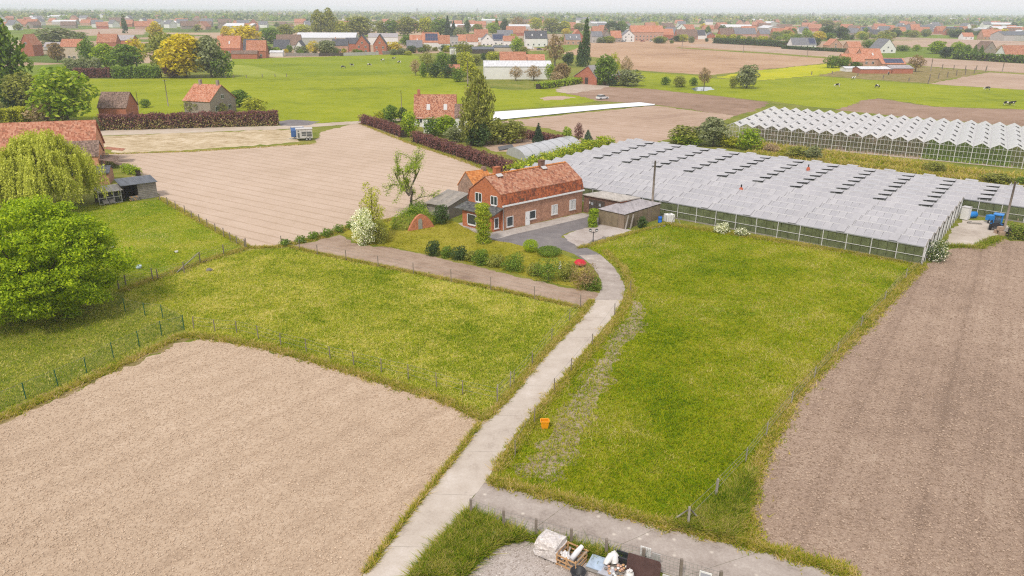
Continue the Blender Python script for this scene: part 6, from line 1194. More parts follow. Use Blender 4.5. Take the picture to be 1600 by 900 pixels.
# ------------------------------------------------------------------ utility poles
def pole(px, yb, yt, label, arm=True, r=.13, xt=None):
    p = G(px, yb); h = zat(p, yt); root = thing('utility_pole', label, 'pole', p); MB().tube([p - Z * .2, p + Z * h], [r * 1.15, r * .75], 8).build('mast', concrete_pole, root)
    if arm: MB().bar(p + Z * (h - .35) + np.array([-.5, 0, 0]), p + Z * (h - .35) + np.array([.5, .2, 0]), .09).build('crossarm', zinc, root); [MB().tube([p + Z * (h - .3) + np.array([s_, .05, 0]), p + Z * (h - .1) + np.array([s_, .05, 0])], .045, 6).build('insulator', lead, root) for s_ in (-.45, .45)]
    return root
pole(1018, 336, 251, 'tall grey pole standing between the corrugated shed and the greenhouse', r=.17); pole(1568, 362, 284, 'tall pole beside the blue tractor at the yard hedge', r=.16)
pole(263, 166, 124, 'slender pole on the meadow before the golden tree', r=.14); pole(217, 172, 143, 'shorter thin pole on the meadow near the brown barn', False, .1); pole(628, 178, 141, 'thin pole beside the slate clad gable cottage', False, .1)
for x, yb, yt, lab in ((1065.5, 76.5, 60, 'field pole on the tan field near the terrace'), (1161, 83, 69, 'field pole on the tan field below the clipped hedge'), (1261, 89.5, 75, 'field pole before the slate bungalow'), (1454, 111, 91, 'field pole at the end of the farm sheds'), (1566, 112, 98, 'field pole near the red tiled barn'), (181, 70, 61, 'bare mast by the long orange roof'), (731, 136, 95, 'bare trunk pole beside the birch top')): pole(x, yb, yt, lab, False, .2)
# ------------------------------------------------------------------ cows: one skinned body each
s = NT('cow_hide'); o_ = s.n('ShaderNodeTexCoord').outputs['Object']; oi = s.n('ShaderNodeObjectInfo'); va = s.n('ShaderNodeVectorMath', operation='ADD'); s.l(o_, va.inputs[0]); cv = s.n('ShaderNodeCombineXYZ'); s.l(s.math('MULTIPLY', oi.outputs['Random'], 40.0), cv.inputs[0]); s.l(cv.outputs[0], va.inputs[1])
cow_hide = s.fin(s.ramp(s.noise(va.outputs[0], 1.1, 1, .4), [(.5, (.02, .018, .018)), (.53, (.6, .57, .52))]), .7, .2)
def skin_mesh(name, verts, edges, radii, mat_, root=0, sub=1):
    me = bpy.data.meshes.new(name); me.from_pydata(verts, edges, []); me.materials.append(mat_); o = bpy.data.objects.new(name, me); COL.objects.link(o); m = o.modifiers.new('skin', 'SKIN'); m.use_smooth_shade = True
    for i, r in enumerate(radii): d = me.skin_vertices[0].data[i]; d.radius = r if hasattr(r, '__len__') else (r, r); d.use_root = (i == root)
    if sub: sm = o.modifiers.new('sub', 'SUBSURF'); sm.levels = sm.render_levels = sub
    dg = bpy.context.evaluated_depsgraph_get(); m2 = bpy.data.meshes.new_from_object(o.evaluated_get(dg)); bpy.data.objects.remove(o); m2.name = name; m2.polygons.foreach_set('use_smooth', np.ones(len(m2.polygons), bool)); return m2
def cow_mesh(graze):
    V = [(-.75, 0, 1.12), (-.35, 0, 1.08), (.15, 0, 1.04), (.6, 0, 1.1)]; E = [(0, 1), (1, 2), (2, 3)]; R_ = [(.3, .3), (.36, .4), (.37, .4), (.3, .36)]
    nk = [(.95, 0, 1.25), (1.2, 0, 1.4), (1.5, 0, 1.22)] if not graze else [(.95, 0, .95), (1.15, 0, .6), (1.3, 0, .25)]
    V += nk; E += [(3, 4), (4, 5), (5, 6)]; R_ += [(.17, .22), (.15, .17), (.09, .09)]
    for sx, sy in ((.55, .2), (.55, -.2)): k = len(V); V += [(sx, sy, .75), (sx + .04, sy, .42), (sx, sy, .08), (sx + .06, sy, .02)]; E += [(3, k), (k, k + 1), (k + 1, k + 2), (k + 2, k + 3)]; R_ += [.12, .065, .05, .06]
    for sy in (.2, -.2): k = len(V); V += [(-.72, sy, .8), (-.62, sy, .62), (-.85, sy, .45), (-.8, sy, .08)]; E += [(0, k), (k, k + 1), (k + 1, k + 2), (k + 2, k + 3)]; R_ += [.17, .11, .06, .055]
    k = len(V); V += [(-1.02, 0, 1.15), (-1.1, 0, .6)]; E += [(0, k), (k, k + 1)]; R_ += [.05, .035]
    for sy in (.2, -.2): k = len(V); V.append((nk[1][0] - .04, sy, nk[1][2] + .1)); E.append((5, k)); R_.append(.045)
    k = len(V); V.append((-.35, 0, .7)); E.append((1, k)); R_.append(.13); return skin_mesh('cow', V, E, R_, cow_hide)
cows = [cow_mesh(False), cow_mesh(True)]
for x, y, g, a, lab in ((536, 107, 1, .3, 'pied cow lowest on the pasture below the black fence'), (550, 104, 0, 2.9, 'black cow lying dark beside the lowest pasture cow'), (577, 103.5, 1, .2, 'white cow in the middle of the pasture'), (598, 96, 1, 3.0, 'pied cow standing alone above the white one'), (615, 93.5, 0, .4, 'black and white cow highest on the pasture'), (624, 99, 1, 2.8, 'dark cow nearest the pasture corner bush'),
    (1333, 125, 0, .4, 'white cow by the dry paddock fence'), (1308, 136, 1, 3.0, 'black and white cow grazing on the meadow below the rapeseed'), (1370, 137.5, 1, .3, 'white cow grazing beside the black and white one'), (1542, 141, 1, 2.9, 'black cow close under the tan strip'), (1572, 165, 1, .15, 'pied cow grazing nearest the white greenhouse'), (1581, 165, 0, .25, 'pied cow standing right beside the grazing pair mate'), (1388, 117, 1, 1, 'dark cow inside the dry paddock')):
    p = G(x, y); o = new_obj('cow', cows[g]); o.location = tuple(p); o.rotation_euler = (0, 0, a); put(o, lab, 'cow', 'cows on the meadows')
# ------------------------------------------------------------------ vehicles
tyre = paint('tyre', (.02, .02, .02), .9, .1); hub = paint('hub', (.4, .4, .4), .5, .1)
def wheel(root, c, r, w_, ax):
    ax = unit(ax); t = MB().tube([c - ax * w_ / 2, c + ax * w_ / 2], r, 14).build('wheel', tyre, root); MB().tube([c - ax * (w_ / 2 + .01), c + ax * (w_ / 2 + .01)], r * .5, 10).build('hub', hub, t)
def car(px, py, yaw, col, label, van=False):
    p = G(px, py); c, s_ = math.cos(yaw), math.sin(yaw); d, n = np.array([c, s_, 0]), np.array([-s_, c, 0]); root = thing('parked_van' if van else 'parked_car', label, 'van' if van else 'car', p, 'parked vehicles in the village'); m = paint('car_' + '_'.join('%d' % (x * 99) for x in col), col, .3, .04, 1, .5)
    pr = [(-2.1, .3), (2.1, .3), (2.15, .7), (1.2, .92), (-2.1, .95)] if not van else [(-2.5, .35), (2.5, .35), (2.55, 1.0), (1.9, 1.25), (-2.5, 1.3)]; tp = [(-1.9, .95), (.95, .92), (.3, 1.42), (-1.5, 1.42)] if not van else [(-2.5, 1.3), (1.9, 1.25), (1.35, 2.1), (-2.45, 2.15)]
    def ext(nm, prof_, w_, mat_):
        mb = MB(); A = [p + d * a + Z * z + n * w_ for a, z in prof_]; B = [q - n * 2 * w_ for q in A]; mb.poly(A); mb.poly(B[::-1])
        for i in range(len(A)): mb.poly([A[i], B[i], B[(i + 1) % len(A)], A[(i + 1) % len(A)]])
        return mb.build(nm, mat_, root)
    ext('body', pr, .88, m); ext('cabin', tp, .8 if not van else .86, pane_dark if not van else m)
    if not van: MB().obox(p + d * -1.45 - n * .76 + Z * 1.4, d * 1.75, n * 1.52, Z * .06).build('roof', m, root)
    else: MB().obox(p + d * 1.0 - n * .875 + Z * 1.35, d * .6, n * 1.75, Z * .5).build('windscreen', pane_dark, root)
    for a in (-1.35, 1.4):
        for q in (-.85, .85): wheel(root, p + d * a + n * q + Z * .33, .33, .2, n)
car(829, 77, .15, (.7, .7, .7), 'white van parked before the black slate house', True)
for x, y, a, c, lab in ((843, 78, .2, (.04, .04, .05), 'dark car parked beside the white van'), (943, 66.8, 0, (.7, .7, .7), 'white car by the grey brick gable'), (953, 66.2, .1, (.65, .65, .65), 'pale car before the short orange roof'), (974, 65.6, .1, (.3, .32, .36), 'grey car at the white gable house'), (1004, 65.2, 0, (.3, .05, .05), 'dark red car at the long terrace'), (1018, 65, .1, (.7, .7, .68), 'white car at the long terrace'), (1052, 62.5, .3, (.68, .68, .68), 'white car at the terrace end'), (1048, 63.2, .2, (.05, .06, .09), 'dark blue car at the terrace end'), (941, 155, .6, (.7, .7, .72), 'small white vehicle standing alone on the meadow corner')): car(x, y, a, c, lab)
# trailers on the straw strip
t0, t1 = G(464, 220.5), G(489, 219.5); td = unit(t1 - t0); tn = np.array([-td[1], td[0], 0]); TLn = float(np.linalg.norm(t1 - t0)); TH = zat(t0, 202)
lt = thing('livestock_trailer', 'dirty white livestock trailer with dark open sides on the straw strip', 'trailer', t0); dirty = paint('dirty_white', (.5, .48, .45), .6, .25, 1.5)
T = lambda a, b, z: t0 + td * a + tn * b + Z * z
MB().obox(T(0, 0, .55), td * TLn, tn * 2.1, Z * (TH - .55)).build('body', dirty, lt); MB().slab([T(-.1, -.1, TH + .04), T(TLn + .1, -.1, TH + .04), T(TLn + .1, 2.2, TH + .04), T(-.1, 2.2, TH + .04)], .1).build('roof', lead, lt)
for a0, a1, z0, z1 in ((.33, .62, TH * .78, TH * .88), (.3, .68, TH * .28, TH * .68), (TLn * .33, TLn * .6, TH * .6, TH * .76), (TLn * .33, TLn * .6, TH * .42, TH * .55), (TLn * .64, TLn * .95, TH * .6, TH * .76), (TLn * .64, TLn * .95, TH * .36, TH * .55)): MB().obox(T(a0, -.03, z0), td * (a1 - a0), tn * .02, Z * (z1 - z0)).build('opening_shade', gap_shade, lt)  # dark sheets on the closed body imitate its shaded inside
for a in (TLn * .62, TLn * .82): wheel(lt, T(a, .1, .36), .36, .24, tn); wheel(lt, T(a, 2.0, .36), .36, .24, tn)
MB().bar(T(0, 1, .55), T(-1.6, 1, .5), .12).build('drawbar', zinc, lt)
bt = thing('box_trailer', 'blue box trailer behind the white livestock trailer', 'trailer', T(-1.2, 2.6, 0)); blue = paint('trailer_blue', (.05, .12, .3), .45, .15, 1.2)
mb = MB(); L2 = TLn * .82; prof_ = [(0, .5), (0, TH * .75), (.35, TH * 1.0), (1.75, TH * 1.0), (2.1, TH * .75), (2.1, .5)]
A_ = [T(-1.1, 2.6 + b, z) for b, z in prof_]; B_ = [q + td * L2 for q in A_]; mb.poly(A_); mb.poly(B_[::-1]); [mb.poly([A_[i], B_[i], B_[(i + 1) % 6], A_[(i + 1) % 6]]) for i in range(6)]; mb.build('body', blue, bt)
for a in (1.0, 1.9): wheel(bt, T(a - 1.1, 2.7, .36), .36, .24, tn); wheel(bt, T(a - 1.1, 4.6, .36), .36, .24, tn)
MB().obox(T(-1.0, 2.6 + .3, TH * 1.0), td * L2 * .9, tn * 1.4, Z * .06).build('roof_panel', lead, bt)
# ------------------------------------------------------------------ polytunnel
pa, pb, pe = G(791, 241), G(822, 253), G(893, 227); ct = (pa + pb) / 2; ax = pe - ct; hw = (pb - pa) / 2; PH = zat(ct, 231.5); pt_ = thing('polytunnel', 'pale plastic polytunnel between the purple hedge and the greenhouse hedge', 'polytunnel', ct)
mb = MB(); hp = MB(); NA = 12; seg = 14
for i in range(seg + 1):
    ring = [ct + ax * i / seg - hw * math.cos(t) + Z * PH * math.sin(t) ** .85 * (1 - .02 * (i % 2)) for t in np.linspace(0, math.pi, NA)]
    if i: [mb.poly([prev[j], prev[j + 1], ring[j + 1], ring[j]], 0, True) for j in range(NA - 1)]
    if i % 2 == 0 and 0 < i < seg: MB().tube([q + (q - ct - ax * i / seg) * .01 for q in ring], .035, 5).build('hoop', zinc, pt_)
    if i in (0, seg): mb.poly(ring)
    prev = ring
s = NT('tunnel_film'); s.fin(s.ramp(s.noise(s.pos(), 1.5, 4), [(.3, (.34, .34, .35)), (.7, (.42, .42, .43))]), .3, .5); mb.build('film', s.mat, pt_)
put(MB().slab([G(778, 231) + Z * .25, G(800, 227) + Z * .25, G(803, 232) + Z * .3, G(780, 236) + Z * .2], .12).build('tarp_heap', paint('tarp_dark', (.13, .13, .14), .7, .3)), 'flat dark tarp on the garden soil by the polytunnel', 'tarp')
put(MB().slab([G(845, 219) + Z * .3, G(862, 217) + Z * .35, G(866, 221) + Z * .3, G(848, 223) + Z * .25], .15).build('tarp_heap', paint('tarp_grey', (.2, .2, .21), .7, .3)), 'grey tarp covered heap beside the first spruce', 'tarp')
# ------------------------------------------------------------------ things round the farmhouse
lp = G(926.5, 379); lh = zat(lp, 362); root = thing('garden_lamp', 'black twin headed garden lamp beside the rock edging', 'lamp', lp); MB().lathe(lp, [(.16, 0), (.14, .1), (.06, .2), (.05, lh)], 10).build('post', black_plastic, root); MB().tube([lp + Z * lh * .93 + np.array([-.4, 0, .1]), lp + Z * lh * .9, lp + Z * lh * .93 + np.array([.4, 0, .1])], .035, 6).build('arm', black_plastic, root)
for sx in (-.4, .4): b = MB().lathe(lp + np.array([sx, 0, lh * .93 + .05]), [(.02, 0), (.17, .1), (.21, .25), (.12, .4), (.02, .44)], 10).build('lamp_head', black_plastic, root); MB().lathe(lp + np.array([sx, -.06, lh * .93 + .12]), [(.02, 0), (.17, .08), (.17, .2), (.02, .26)], 10).build('globe', lead, b)
rk = thing('rock_edging', 'low edging of grey rocks along the gravel bed', 'rocks', G(905, 386)); stone_m = paint('rock_grey', (.2, .18, .165), .9, .4, 3); prng = np.random.default_rng(9)
def rock_mesh(seed):
    r_ = np.random.default_rng(seed); mb = MB(); mb.lathe((0, 0, 0), [(.05, -.05), (.9, .0), (1.0, .4), (.7, .8), (.05, .95)], 7); mb.v = [tuple(np.array(v) * r_.uniform(.75, 1.2, 3)) for v in mb.v]; return mb.mesh('rock', stone_m)
rms = [rock_mesh(i) for i in range(4)]; ra, rb2, rc = G(905, 386), G(945, 373), G(1040, 353)
for i in range(36):
    t = i / 35; q = (ra * (1 - t / .4) + rb2 * t / .4) if t < .4 else (rb2 * (1 - (t - .4) / .6) + rc * (t - .4) / .6); k = rnd.uniform(.13, .3) * (1 if t < .5 else .7); a = rnd.uniform(0, 6); o = local_copy(rms[i % 4], 'rock', rk, q + np.array([rnd.uniform(-.2, .2), rnd.uniform(-.2, .2), 0]), ((k * math.cos(a), k * math.sin(a), 0), (-k * math.sin(a), k * math.cos(a), 0), (0, 0, k * .8)))
o = new_obj('boulder', rms[1]); o.location = tuple(G(757, 381)); o.scale = (.38, .33, .3); put(o, 'pale boulder at the foot of the ivy column', 'rock')
pr0 = G(906, 416); rr = 10.5 * scale_at(pr0); rh = zat(pr0, 405); root = thing('parasol', 'low red parasol among the shrubs at the track bend', 'parasol', pr0); red = paint('parasol_red', (.5, .012, .03), .6, .15, 2); can = MB()
for i in range(8):
    a0, a1 = i * math.pi / 4, (i + 1) * math.pi / 4; f_ = lambda a, k, z: pr0 + np.array([math.cos(a) * rr * k, math.sin(a) * rr * k, z])
    can.poly([f_(a0, 1, rh * .5), f_(a1, 1, rh * .5), f_(a1, .6, rh * .86), f_(a0, .6, rh * .86)]).poly([f_(a0, .6, rh * .86), f_(a1, .6, rh * .86), pr0 + Z * rh]).poly([f_(a0, 1, rh * .5), f_(a0, 1, rh * .38), f_(a1, 1, rh * .38), f_(a1, 1, rh * .5)])
can.build('canopy', red, root); MB().tube([pr0, pr0 + Z * rh * 1.04], .03, 8).build('pole', zinc, root)
st = G(875, 421); sh = max(.7, zat(st, 409)); root = thing('garden_statue', 'small white garden statue on a plinth by the shrub row', 'statue', st); MB().lathe(st, [(.2, 0), (.2, .15), (.15, .2), (.01, .22)], 10).build('plinth', lead, root); MB().lathe(st + Z * .2, [(.13, 0), (.15, sh * .25), (.09, sh * .42), (.13, sh * .55), (.05, sh * .64), (.09, sh * .72), (.07, sh * .8), (.01, sh * .83)], 12).build('figure', render_white, root)
# tank, barrel and leaning frame by the shed
tq = G(1045, 347); tank = thing('white_tank', 'white plastic liquid tank in a cage beside the corrugated shed', 'tank', tq); MB().box(tq + Z * .15, (1.2, 1.0, 1.0), .3).build('tank_body', render_white, tank); MB().box(tq, (1.25, 1.05, .14), .3).build('pallet', wood_grey, tank); MB().lathe(tq + Z * 1.15, [(.18, 0), (.18, .08), (.01, .09)], 10).build('lid', zinc, tank)
for i in range(4): MB().box(tq + np.array([(i - 1.5) * .33, -.53 + (i - 1.5) * .1, .15]), (.03, .03, 1.0)).build('cage_bar', zinc, tank)
bq = G(1031, 348); bl = MB().lathe(bq, [(.01, 0), (.28, 0), (.29, .1), (.3, .3), (.285, .32), (.285, .58), (.3, .6), (.29, .82), (.26, .88), (.01, .88)], 14).build('blue_barrel', paint('barrel_blue', (.02, .13, .5), .4, .08)); put(bl, 'blue plastic barrel leaning by the white tank', 'barrel')
sw = thing('trestle', 'rough wooden trestle of crossed poles by the greenhouse wall', 'trestle', G(1055, 351)); q = G(1055, 351)
for a, b in (((-.7, 0), (.05, 1.4)), ((.8, .1), (-.05, 1.4))): MB().tube([q + np.array([a[0], a[1], 0]), q + np.array([b[0], 0, b[1]])], .05, 6).build('pole', bark_pale, sw)
# ------------------------------------------------------------------ greenhouse yard
tr0 = G(1556, 359); ty = .9; c_, s_ = math.cos(ty), math.sin(ty); d, n = np.array([c_, s_, 0]), np.array([-s_, c_, 0]); tk = thing('tractor', 'small blue tractor parked in the greenhouse yard', 'tractor', tr0); tb = paint('tractor_blue', (.02, .2, .55), .4, .12, 2)
V_ = lambda a, b, z: tr0 + d * a + n * b + Z * z
MB().obox(V_(.2, -.35, .65), d * 1.5, n * .7, Z * .6).build('bonnet', tb, tk); MB().obox(V_(-.9, -.5, .6), d * 1.1, n * 1.0, Z * .5).build('chassis', black_plastic, tk)
for a in (-.85, .1):
    for b in (-.48, .42): MB().bar(V_(a, b, 1.0), V_(a, b, 2.2), .08).build('cab_post', tb, tk)
MB().obox(V_(-1.0, -.6, 2.2), d * 1.25, n * 1.2, Z * .12).build('cab_roof', tb, tk); MB().obox(V_(-.82, -.46, 1.1), d * .9, n * .9, Z * 1.05).build('cab_glass', glassy('cab_glass', (.08, .1, .12), .1, .7, .6), tk); MB().obox(V_(-.95, -.78, .95), d * 1.0, n * .26, Z * .1).build('mudguard', tb, tk); MB().obox(V_(-.95, .52, .95), d * 1.0, n * .26, Z * .1).build('mudguard', tb, tk)
for b in (-.65, .65): wheel(tk, V_(-.5, b, .6), .6, .3, n); wheel(tk, V_(1.3, b * .85, .38), .38, .22, n)
MB().tube([V_(1.2, .2, 1.2), V_(1.2, .2, 1.9)], .04, 6).build('exhaust', black_plastic, tk)
sp = G(1546, 348); sc_ = thing('sprayer', 'small blue sprayer cart beside the tractor', 'cart', sp); MB().box(sp + Z * .4, (1.0, .8, .7), .4).build('tank', tb, sc_); wheel(sc_, sp + np.array([-.3, -.45, .3]), .3, .12, np.array([0, 1, 0])); wheel(sc_, sp + np.array([.3, -.4, .3]), .3, .12, np.array([0, 1, 0]))
for x, y, lab in ((1570, 366, 'stacked pale crates and bags behind the tractor'), (1597, 345, 'heap of orange brown crates at the frame edge')):
    q = G(x, y); root = thing('crate_heap', lab, 'crates', q)
    for i in range(7): MB().box(q + np.array([(i % 3 - 1) * .75, (i // 3 - 1) * .5, .55 * (i % 2)]), (.7, .5, .5), rnd.uniform(-.3, .3)).build('crate', [paint('crate_tan', (.42, .3, .22), .8, .3), RG, paint('crate_pink', (.4, .28, .25), .8, .3)][i % 3], root)
q = G(1517, 341); o = MB().tube([q + np.array([-.8, 0, .5]), q + np.array([-.7, 0, .5]), q + np.array([.7, .2, .5]), q + np.array([.8, .2, .5])], [.3, .48, .48, .3], 12).bar(q + np.array([-.4, .05, 0]), q + np.array([-.4, .05, .3]), .3).bar(q + np.array([.4, .15, 0]), q + np.array([.4, .15, .3]), .3).build('blue_tank', tb); put(o, 'blue cylindrical tank lying by the rear greenhouse wall', 'tank')
q = G(1507, 343); o = thing('white_container', 'white upright container at the greenhouse inner corner', 'container', q); MB().box(q + Z * .1, (1.0, 1.0, 1.7), .7).build('body', render_white, o); MB().box(q + Z * 1.8, (1.06, 1.06, .1), .7).build('lid', lead, o)
q = G(1524, 350); put(MB().bar(q + np.array([-.9, .4, .08]), q + np.array([.8, -.1, .08]), .5, .1).bar(q + np.array([-.9, .4, .18]), q + np.array([-.2, .7, .18]), .12, .1).build('plank', wood_grey), 'loose planks lying on the greenhouse yard', 'plank')
# ------------------------------------------------------------------ paddock odds and ends
def bucket(px, py, r, h, m, label):
    q = G(px, py); root = thing('bucket', label, 'bucket', q); MB().lathe(q, [(.01, .02), (r * .75, .0), (r, h), (r * .9, h), (r * .68, .05), (.01, .05)], 16).build('tub', m, root); MB().lathe(q + Z * (h - .03), [(r * 1.0, 0), (r * 1.07, .015), (r * 1.05, .045), (r * .93, .04)], 16).build('rim', m, root); return root
bucket(217, 420, .33, .38, paint('bucket_blue', (.45, .55, .6), .5, .1), 'pale blue bucket on the lawn before the maple'); bucket(176, 387, .2, .25, render_white, 'small white bucket on the lawn behind the maple'); bucket(276, 395, .2, .22, paint('bucket_cream', (.62, .6, .55), .5, .1), 'small white bucket near the brace pole of the lawn fence')
bucket(903, 903, .4, .45, black_plastic, 'large black mortar bucket beside the slatted crate')
o = new_obj('boulder', rms[2]); o.location = tuple(G(327, 423)); o.scale = (.4, .35, .3); put(o, 'grey stone at the gap of the lawn fence', 'rock')
yq = G(851, 669); root = thing('yellow_bin', 'open yellow orange plastic bin on the grass verge by the track', 'bin', yq); ym = paint('bin_yellow', (.75, .3, .008), .45, .08, 3); mb = MB(); yw = 6.5 * scale_at(yq); yh = zat(yq, 654) * .8; cr = lambda k, z, e=0: [yq + np.array([a * k * yw, b * k * yw * .8, z]) for a, b in ((-1, -1), (1, -1), (1, 1), (-1, 1))]
lo, hi, ih, il = cr(.72, 0), cr(1, yh), cr(.9, yh), cr(.66, .08)
for i in range(4): j = (i + 1) % 4; mb.poly([lo[i], lo[j], hi[j], hi[i]]).poly([hi[i], hi[j], ih[j], ih[i]]).poly([ih[j], ih[i], il[i], il[j]])
mb.poly(lo[::-1]).poly(il).build('tub', ym, root); rm = MB()
for i in range(4): j = (i + 1) % 4; rm.bar(hi[i] + Z * .0, hi[j], .07, .06)
rm.build('rim', ym, root); MB().poly([p + Z * .22 for p in cr(.75, 0)]).build('contents', paint('bin_soil', (.12, .05, .02), .9), root)
# ------------------------------------------------------------------ rubble yard
def crumple(name, c, rx, ry, h, m, seed, label, cat, n=9):
    r_ = np.random.default_rng(seed); mb = MB(); gr = [[c + np.array([(i / n - .5) * 2 * rx * (1 + r_.normal(0, .08)), (j / n - .5) * 2 * ry * (1 + r_.normal(0, .08)), max(.015, h * math.cos((i / n - .5) * 2.9) * math.cos((j / n - .5) * 2.9) * r_.uniform(.35, 1.2))]) for j in range(n + 1)] for i in range(n + 1)]
    for i in range(n):
        for j in range(n): mb.poly([gr[i][j], gr[i + 1][j], gr[i + 1][j + 1], gr[i][j + 1]])
    return put(mb.build(name, m), label, cat)
film = paint('white_film', (.66, .64, .64), .35, .15, 4, .5); sack = paint('sack_white', (.66, .64, .62), .7, .12, 5)
crumple('plastic_sheet', G(771, 838), .45, .55, .25, film, 1, 'crumpled white plastic sheet at the weedy corner', 'plastic sheet')
e0, e1, e2 = G(834, 868), G(868, 883), G(874, 852); ed = unit(e1 - e0); en = np.array([-ed[1], ed[0], 0]); EL = 1.35; EB = 1.25; pal = thing('wrapped_pallet', 'pallet load wrapped in printed white film by the yard posts', 'pallet load', e0); X = lambda a, b, z: e0 + ed * a + en * b + Z * z
for i in range(5): MB().obox(X(0, .05 + i * .26, .1), ed * EL, en * .12, Z * .03).build('pallet_board', wood_grey, pal)
for i in range(3): MB().obox(X(.03 + i * (EL / 2 - .08), .02, 0), ed * .1, en * EB, Z * .1).build('pallet_bearer', wood_dark, pal)
s = NT('printed_film'); v = s.n('ShaderNodeTexVoronoi'); s.l(s.stretch(s.pos(), (3, 3, 6)), v.inputs['Vector']); v.inputs['Scale'].default_value = 1.4; sc3 = s.n('ShaderNodeSeparateColor'); s.l(v.outputs['Color'], sc3.inputs[0]); n_ = s.noise(s.pos(), 7, 4, .7)
col = s.mix(s.ramp(v.outputs['Distance'], [(.15, .9), (.3, .1)]), (.6, .55, .52), s.ramp(sc3.outputs[0], [(.3, (.3, .33, .48)), (.5, (.5, .34, .24)), (.75, (.6, .55, .52))])); s.bump(n_, .6, .06); pf_m = s.fin(s.mix(.6, col, s.ramp(n_, [(.35, (.25, .21, .18)), (.65, (.75, .7, .67))])), .35, .5)
mb = MB(); r_ = np.random.default_rng(3); lay_ = [[X(EL / 2 + a * EL / 2 * k + r_.normal(0, .035), EB / 2 + b * EB / 2 * k + r_.normal(0, .035), z + r_.normal(0, .02)) for a, b in ((-1, -1), (-.33, -1.02), (.33, -1.02), (1, -1), (1.02, -.33), (1.02, .33), (1, 1), (.33, 1.02), (-.33, 1.02), (-1, 1), (-1.02, .33), (-1.02, -.33))] for z, k in ((.13, .96), (.4, 1.0), (.44, .97), (.72, 1.0), (.76, .97), (1.0, .95), (1.07, .8), (1.1, .45))]
for A_, B_ in zip(lay_, lay_[1:]): [mb.poly([A_[i], A_[(i + 1) % 12], B_[(i + 1) % 12], B_[i]]) for i in range(12)]
mb.poly(lay_[-1]); mb.build('load', pf_m, pal)
k0 = G(870, 882); KD = unit(G(900, 896) - k0); KN_ = np.array([-KD[1], KD[0], 0]); Y = lambda a, b, z: k0 + KD * a + KN_ * b + Z * z; cr_ = thing('slatted_crate', 'slatted wooden crate holding broken boards and film next to the wrapped pallet', 'crate', k0); CLn, CB, CHg = 1.15, 1.15, .75
for a in (0, CLn * .5, CLn):
    for b in (0, CB): MB().obox(Y(a - .03, b - .03, 0), KD * .06, KN_ * .06, Z * CHg).build('upright', wood_fresh, cr_)
for z in (.06, .32, .62):
    for b in (-.05, CB + .03): MB().obox(Y(-.05, b, z), KD * (CLn + .1), KN_ * .022, Z * .09).build('slat', wood_fresh, cr_)
    for a in (-.06, CLn + .04): MB().obox(Y(a, 0, z), KD * .022, KN_ * CB, Z * .09).build('slat', wood_fresh, cr_)
for a0, a1 in ((0, CLn * .5), (CLn, CLn * .5)): MB().bar(Y(a0, -.08, .05), Y(a1, -.08, CHg - .05), .05, .02).build('diagonal', wood_fresh, cr_)
MB().obox(Y(0, 0, .03), KD * CLn, KN_ * CB, Z * .03).build('floor', wood_grey, cr_)
for i in range(7): q = Y(rnd.uniform(.1, 1), rnd.uniform(.2, .9), rnd.uniform(.1, .5)); put(MB().bar(q, q + KD * rnd.uniform(-.5, .5) + KN_ * rnd.uniform(.2, .7) + Z * rnd.uniform(0, .35), .1, .025).build('broken_board', wood_fresh if i % 2 else wood_grey), 'broken board sticking out of the slatted crate', 'board', 'broken boards in the slatted crate')
q = Y(.75, .2, .55); put(MB().tube([q, q + KN_ * .45 + Z * .15 + KD * .05, q + KN_ * .95 + Z * .3 + KD * .12], [.14, .16, .12], 9).build('film_roll', film), 'roll of white film lying across the slatted crate', 'film roll')
crumple('plastic_bag', Y(.3, .35, .5), .25, .3, .25, film, 5, 'crumpled clear bag inside the slatted crate', 'bag')
w0 = G(912, 893); WD = unit(G(968, 912) - w0); WN = np.array([-WD[1], WD[0], 0]); U = lambda a, b, z: w0 + WD * a + WN * b + Z * z
pt2 = thing('board_pallet', 'long low pallet carrying a pale blue board and rubble', 'pallet', w0)
for i in range(4): MB().obox(U(0, .05 + i * .33, .1), WD * 2.3, WN * .2, Z * .03).build('pallet_board', wood_grey, pt2)
for i in range(4): MB().obox(U(.05 + i * .7, .02, 0), WD * .1, WN * 1.25, Z * .1).build('pallet_bearer', wood_grey, pt2)
put(MB().obox(U(.02, .25, .14), WD * .85, WN * 1.0 + Z * .05, Z * .05).build('blue_board', paint('board_blue', (.36, .44, .55), .5, .25, 3)), 'pale blue insulation board lying on the long pallet', 'board'); put(MB().obox(U(.75, .05, .15), WD * .8, WN * .7, Z * .04).build('grey_board', paint('board_grey', (.4, .4, .44), .6, .2, 3)), 'grey board beside the pale blue one on the long pallet', 'board')
for i in range(34): q = U(rnd.uniform(1.05, 2.2), rnd.uniform(.1, 1.2), rnd.uniform(.14, .26)); o = local_copy(rms[i % 4], 'rubble', pt2, q, ((.09, .02, 0), (-.02, .08, .01), (0, 0, .07))); o.material_slots[0].link = 'OBJECT'; o.material_slots[0].material = [RW, wood_fresh, brick_pink, stone_m][i % 4]
def sack_at(q, d, ln, r, label, up=.1):
    root = thing('plastic_sack', label, 'sack', q); d = np.array(d, float); mb_ = MB().tube([q + d * ln * t + Z * up * math.sin(t * 3) for t in np.linspace(0, 1, 8)], [r * k for k in (.7, 1.05, 1.15, 1.0, 1.1, .9, .75, .5)], 10); mb_.v = [tuple(np.array(v) + np.array([rnd.gauss(0, r * .13) for _ in '123'])) for v in mb_.v]; mb_.build('sack_body', sack, root); pass
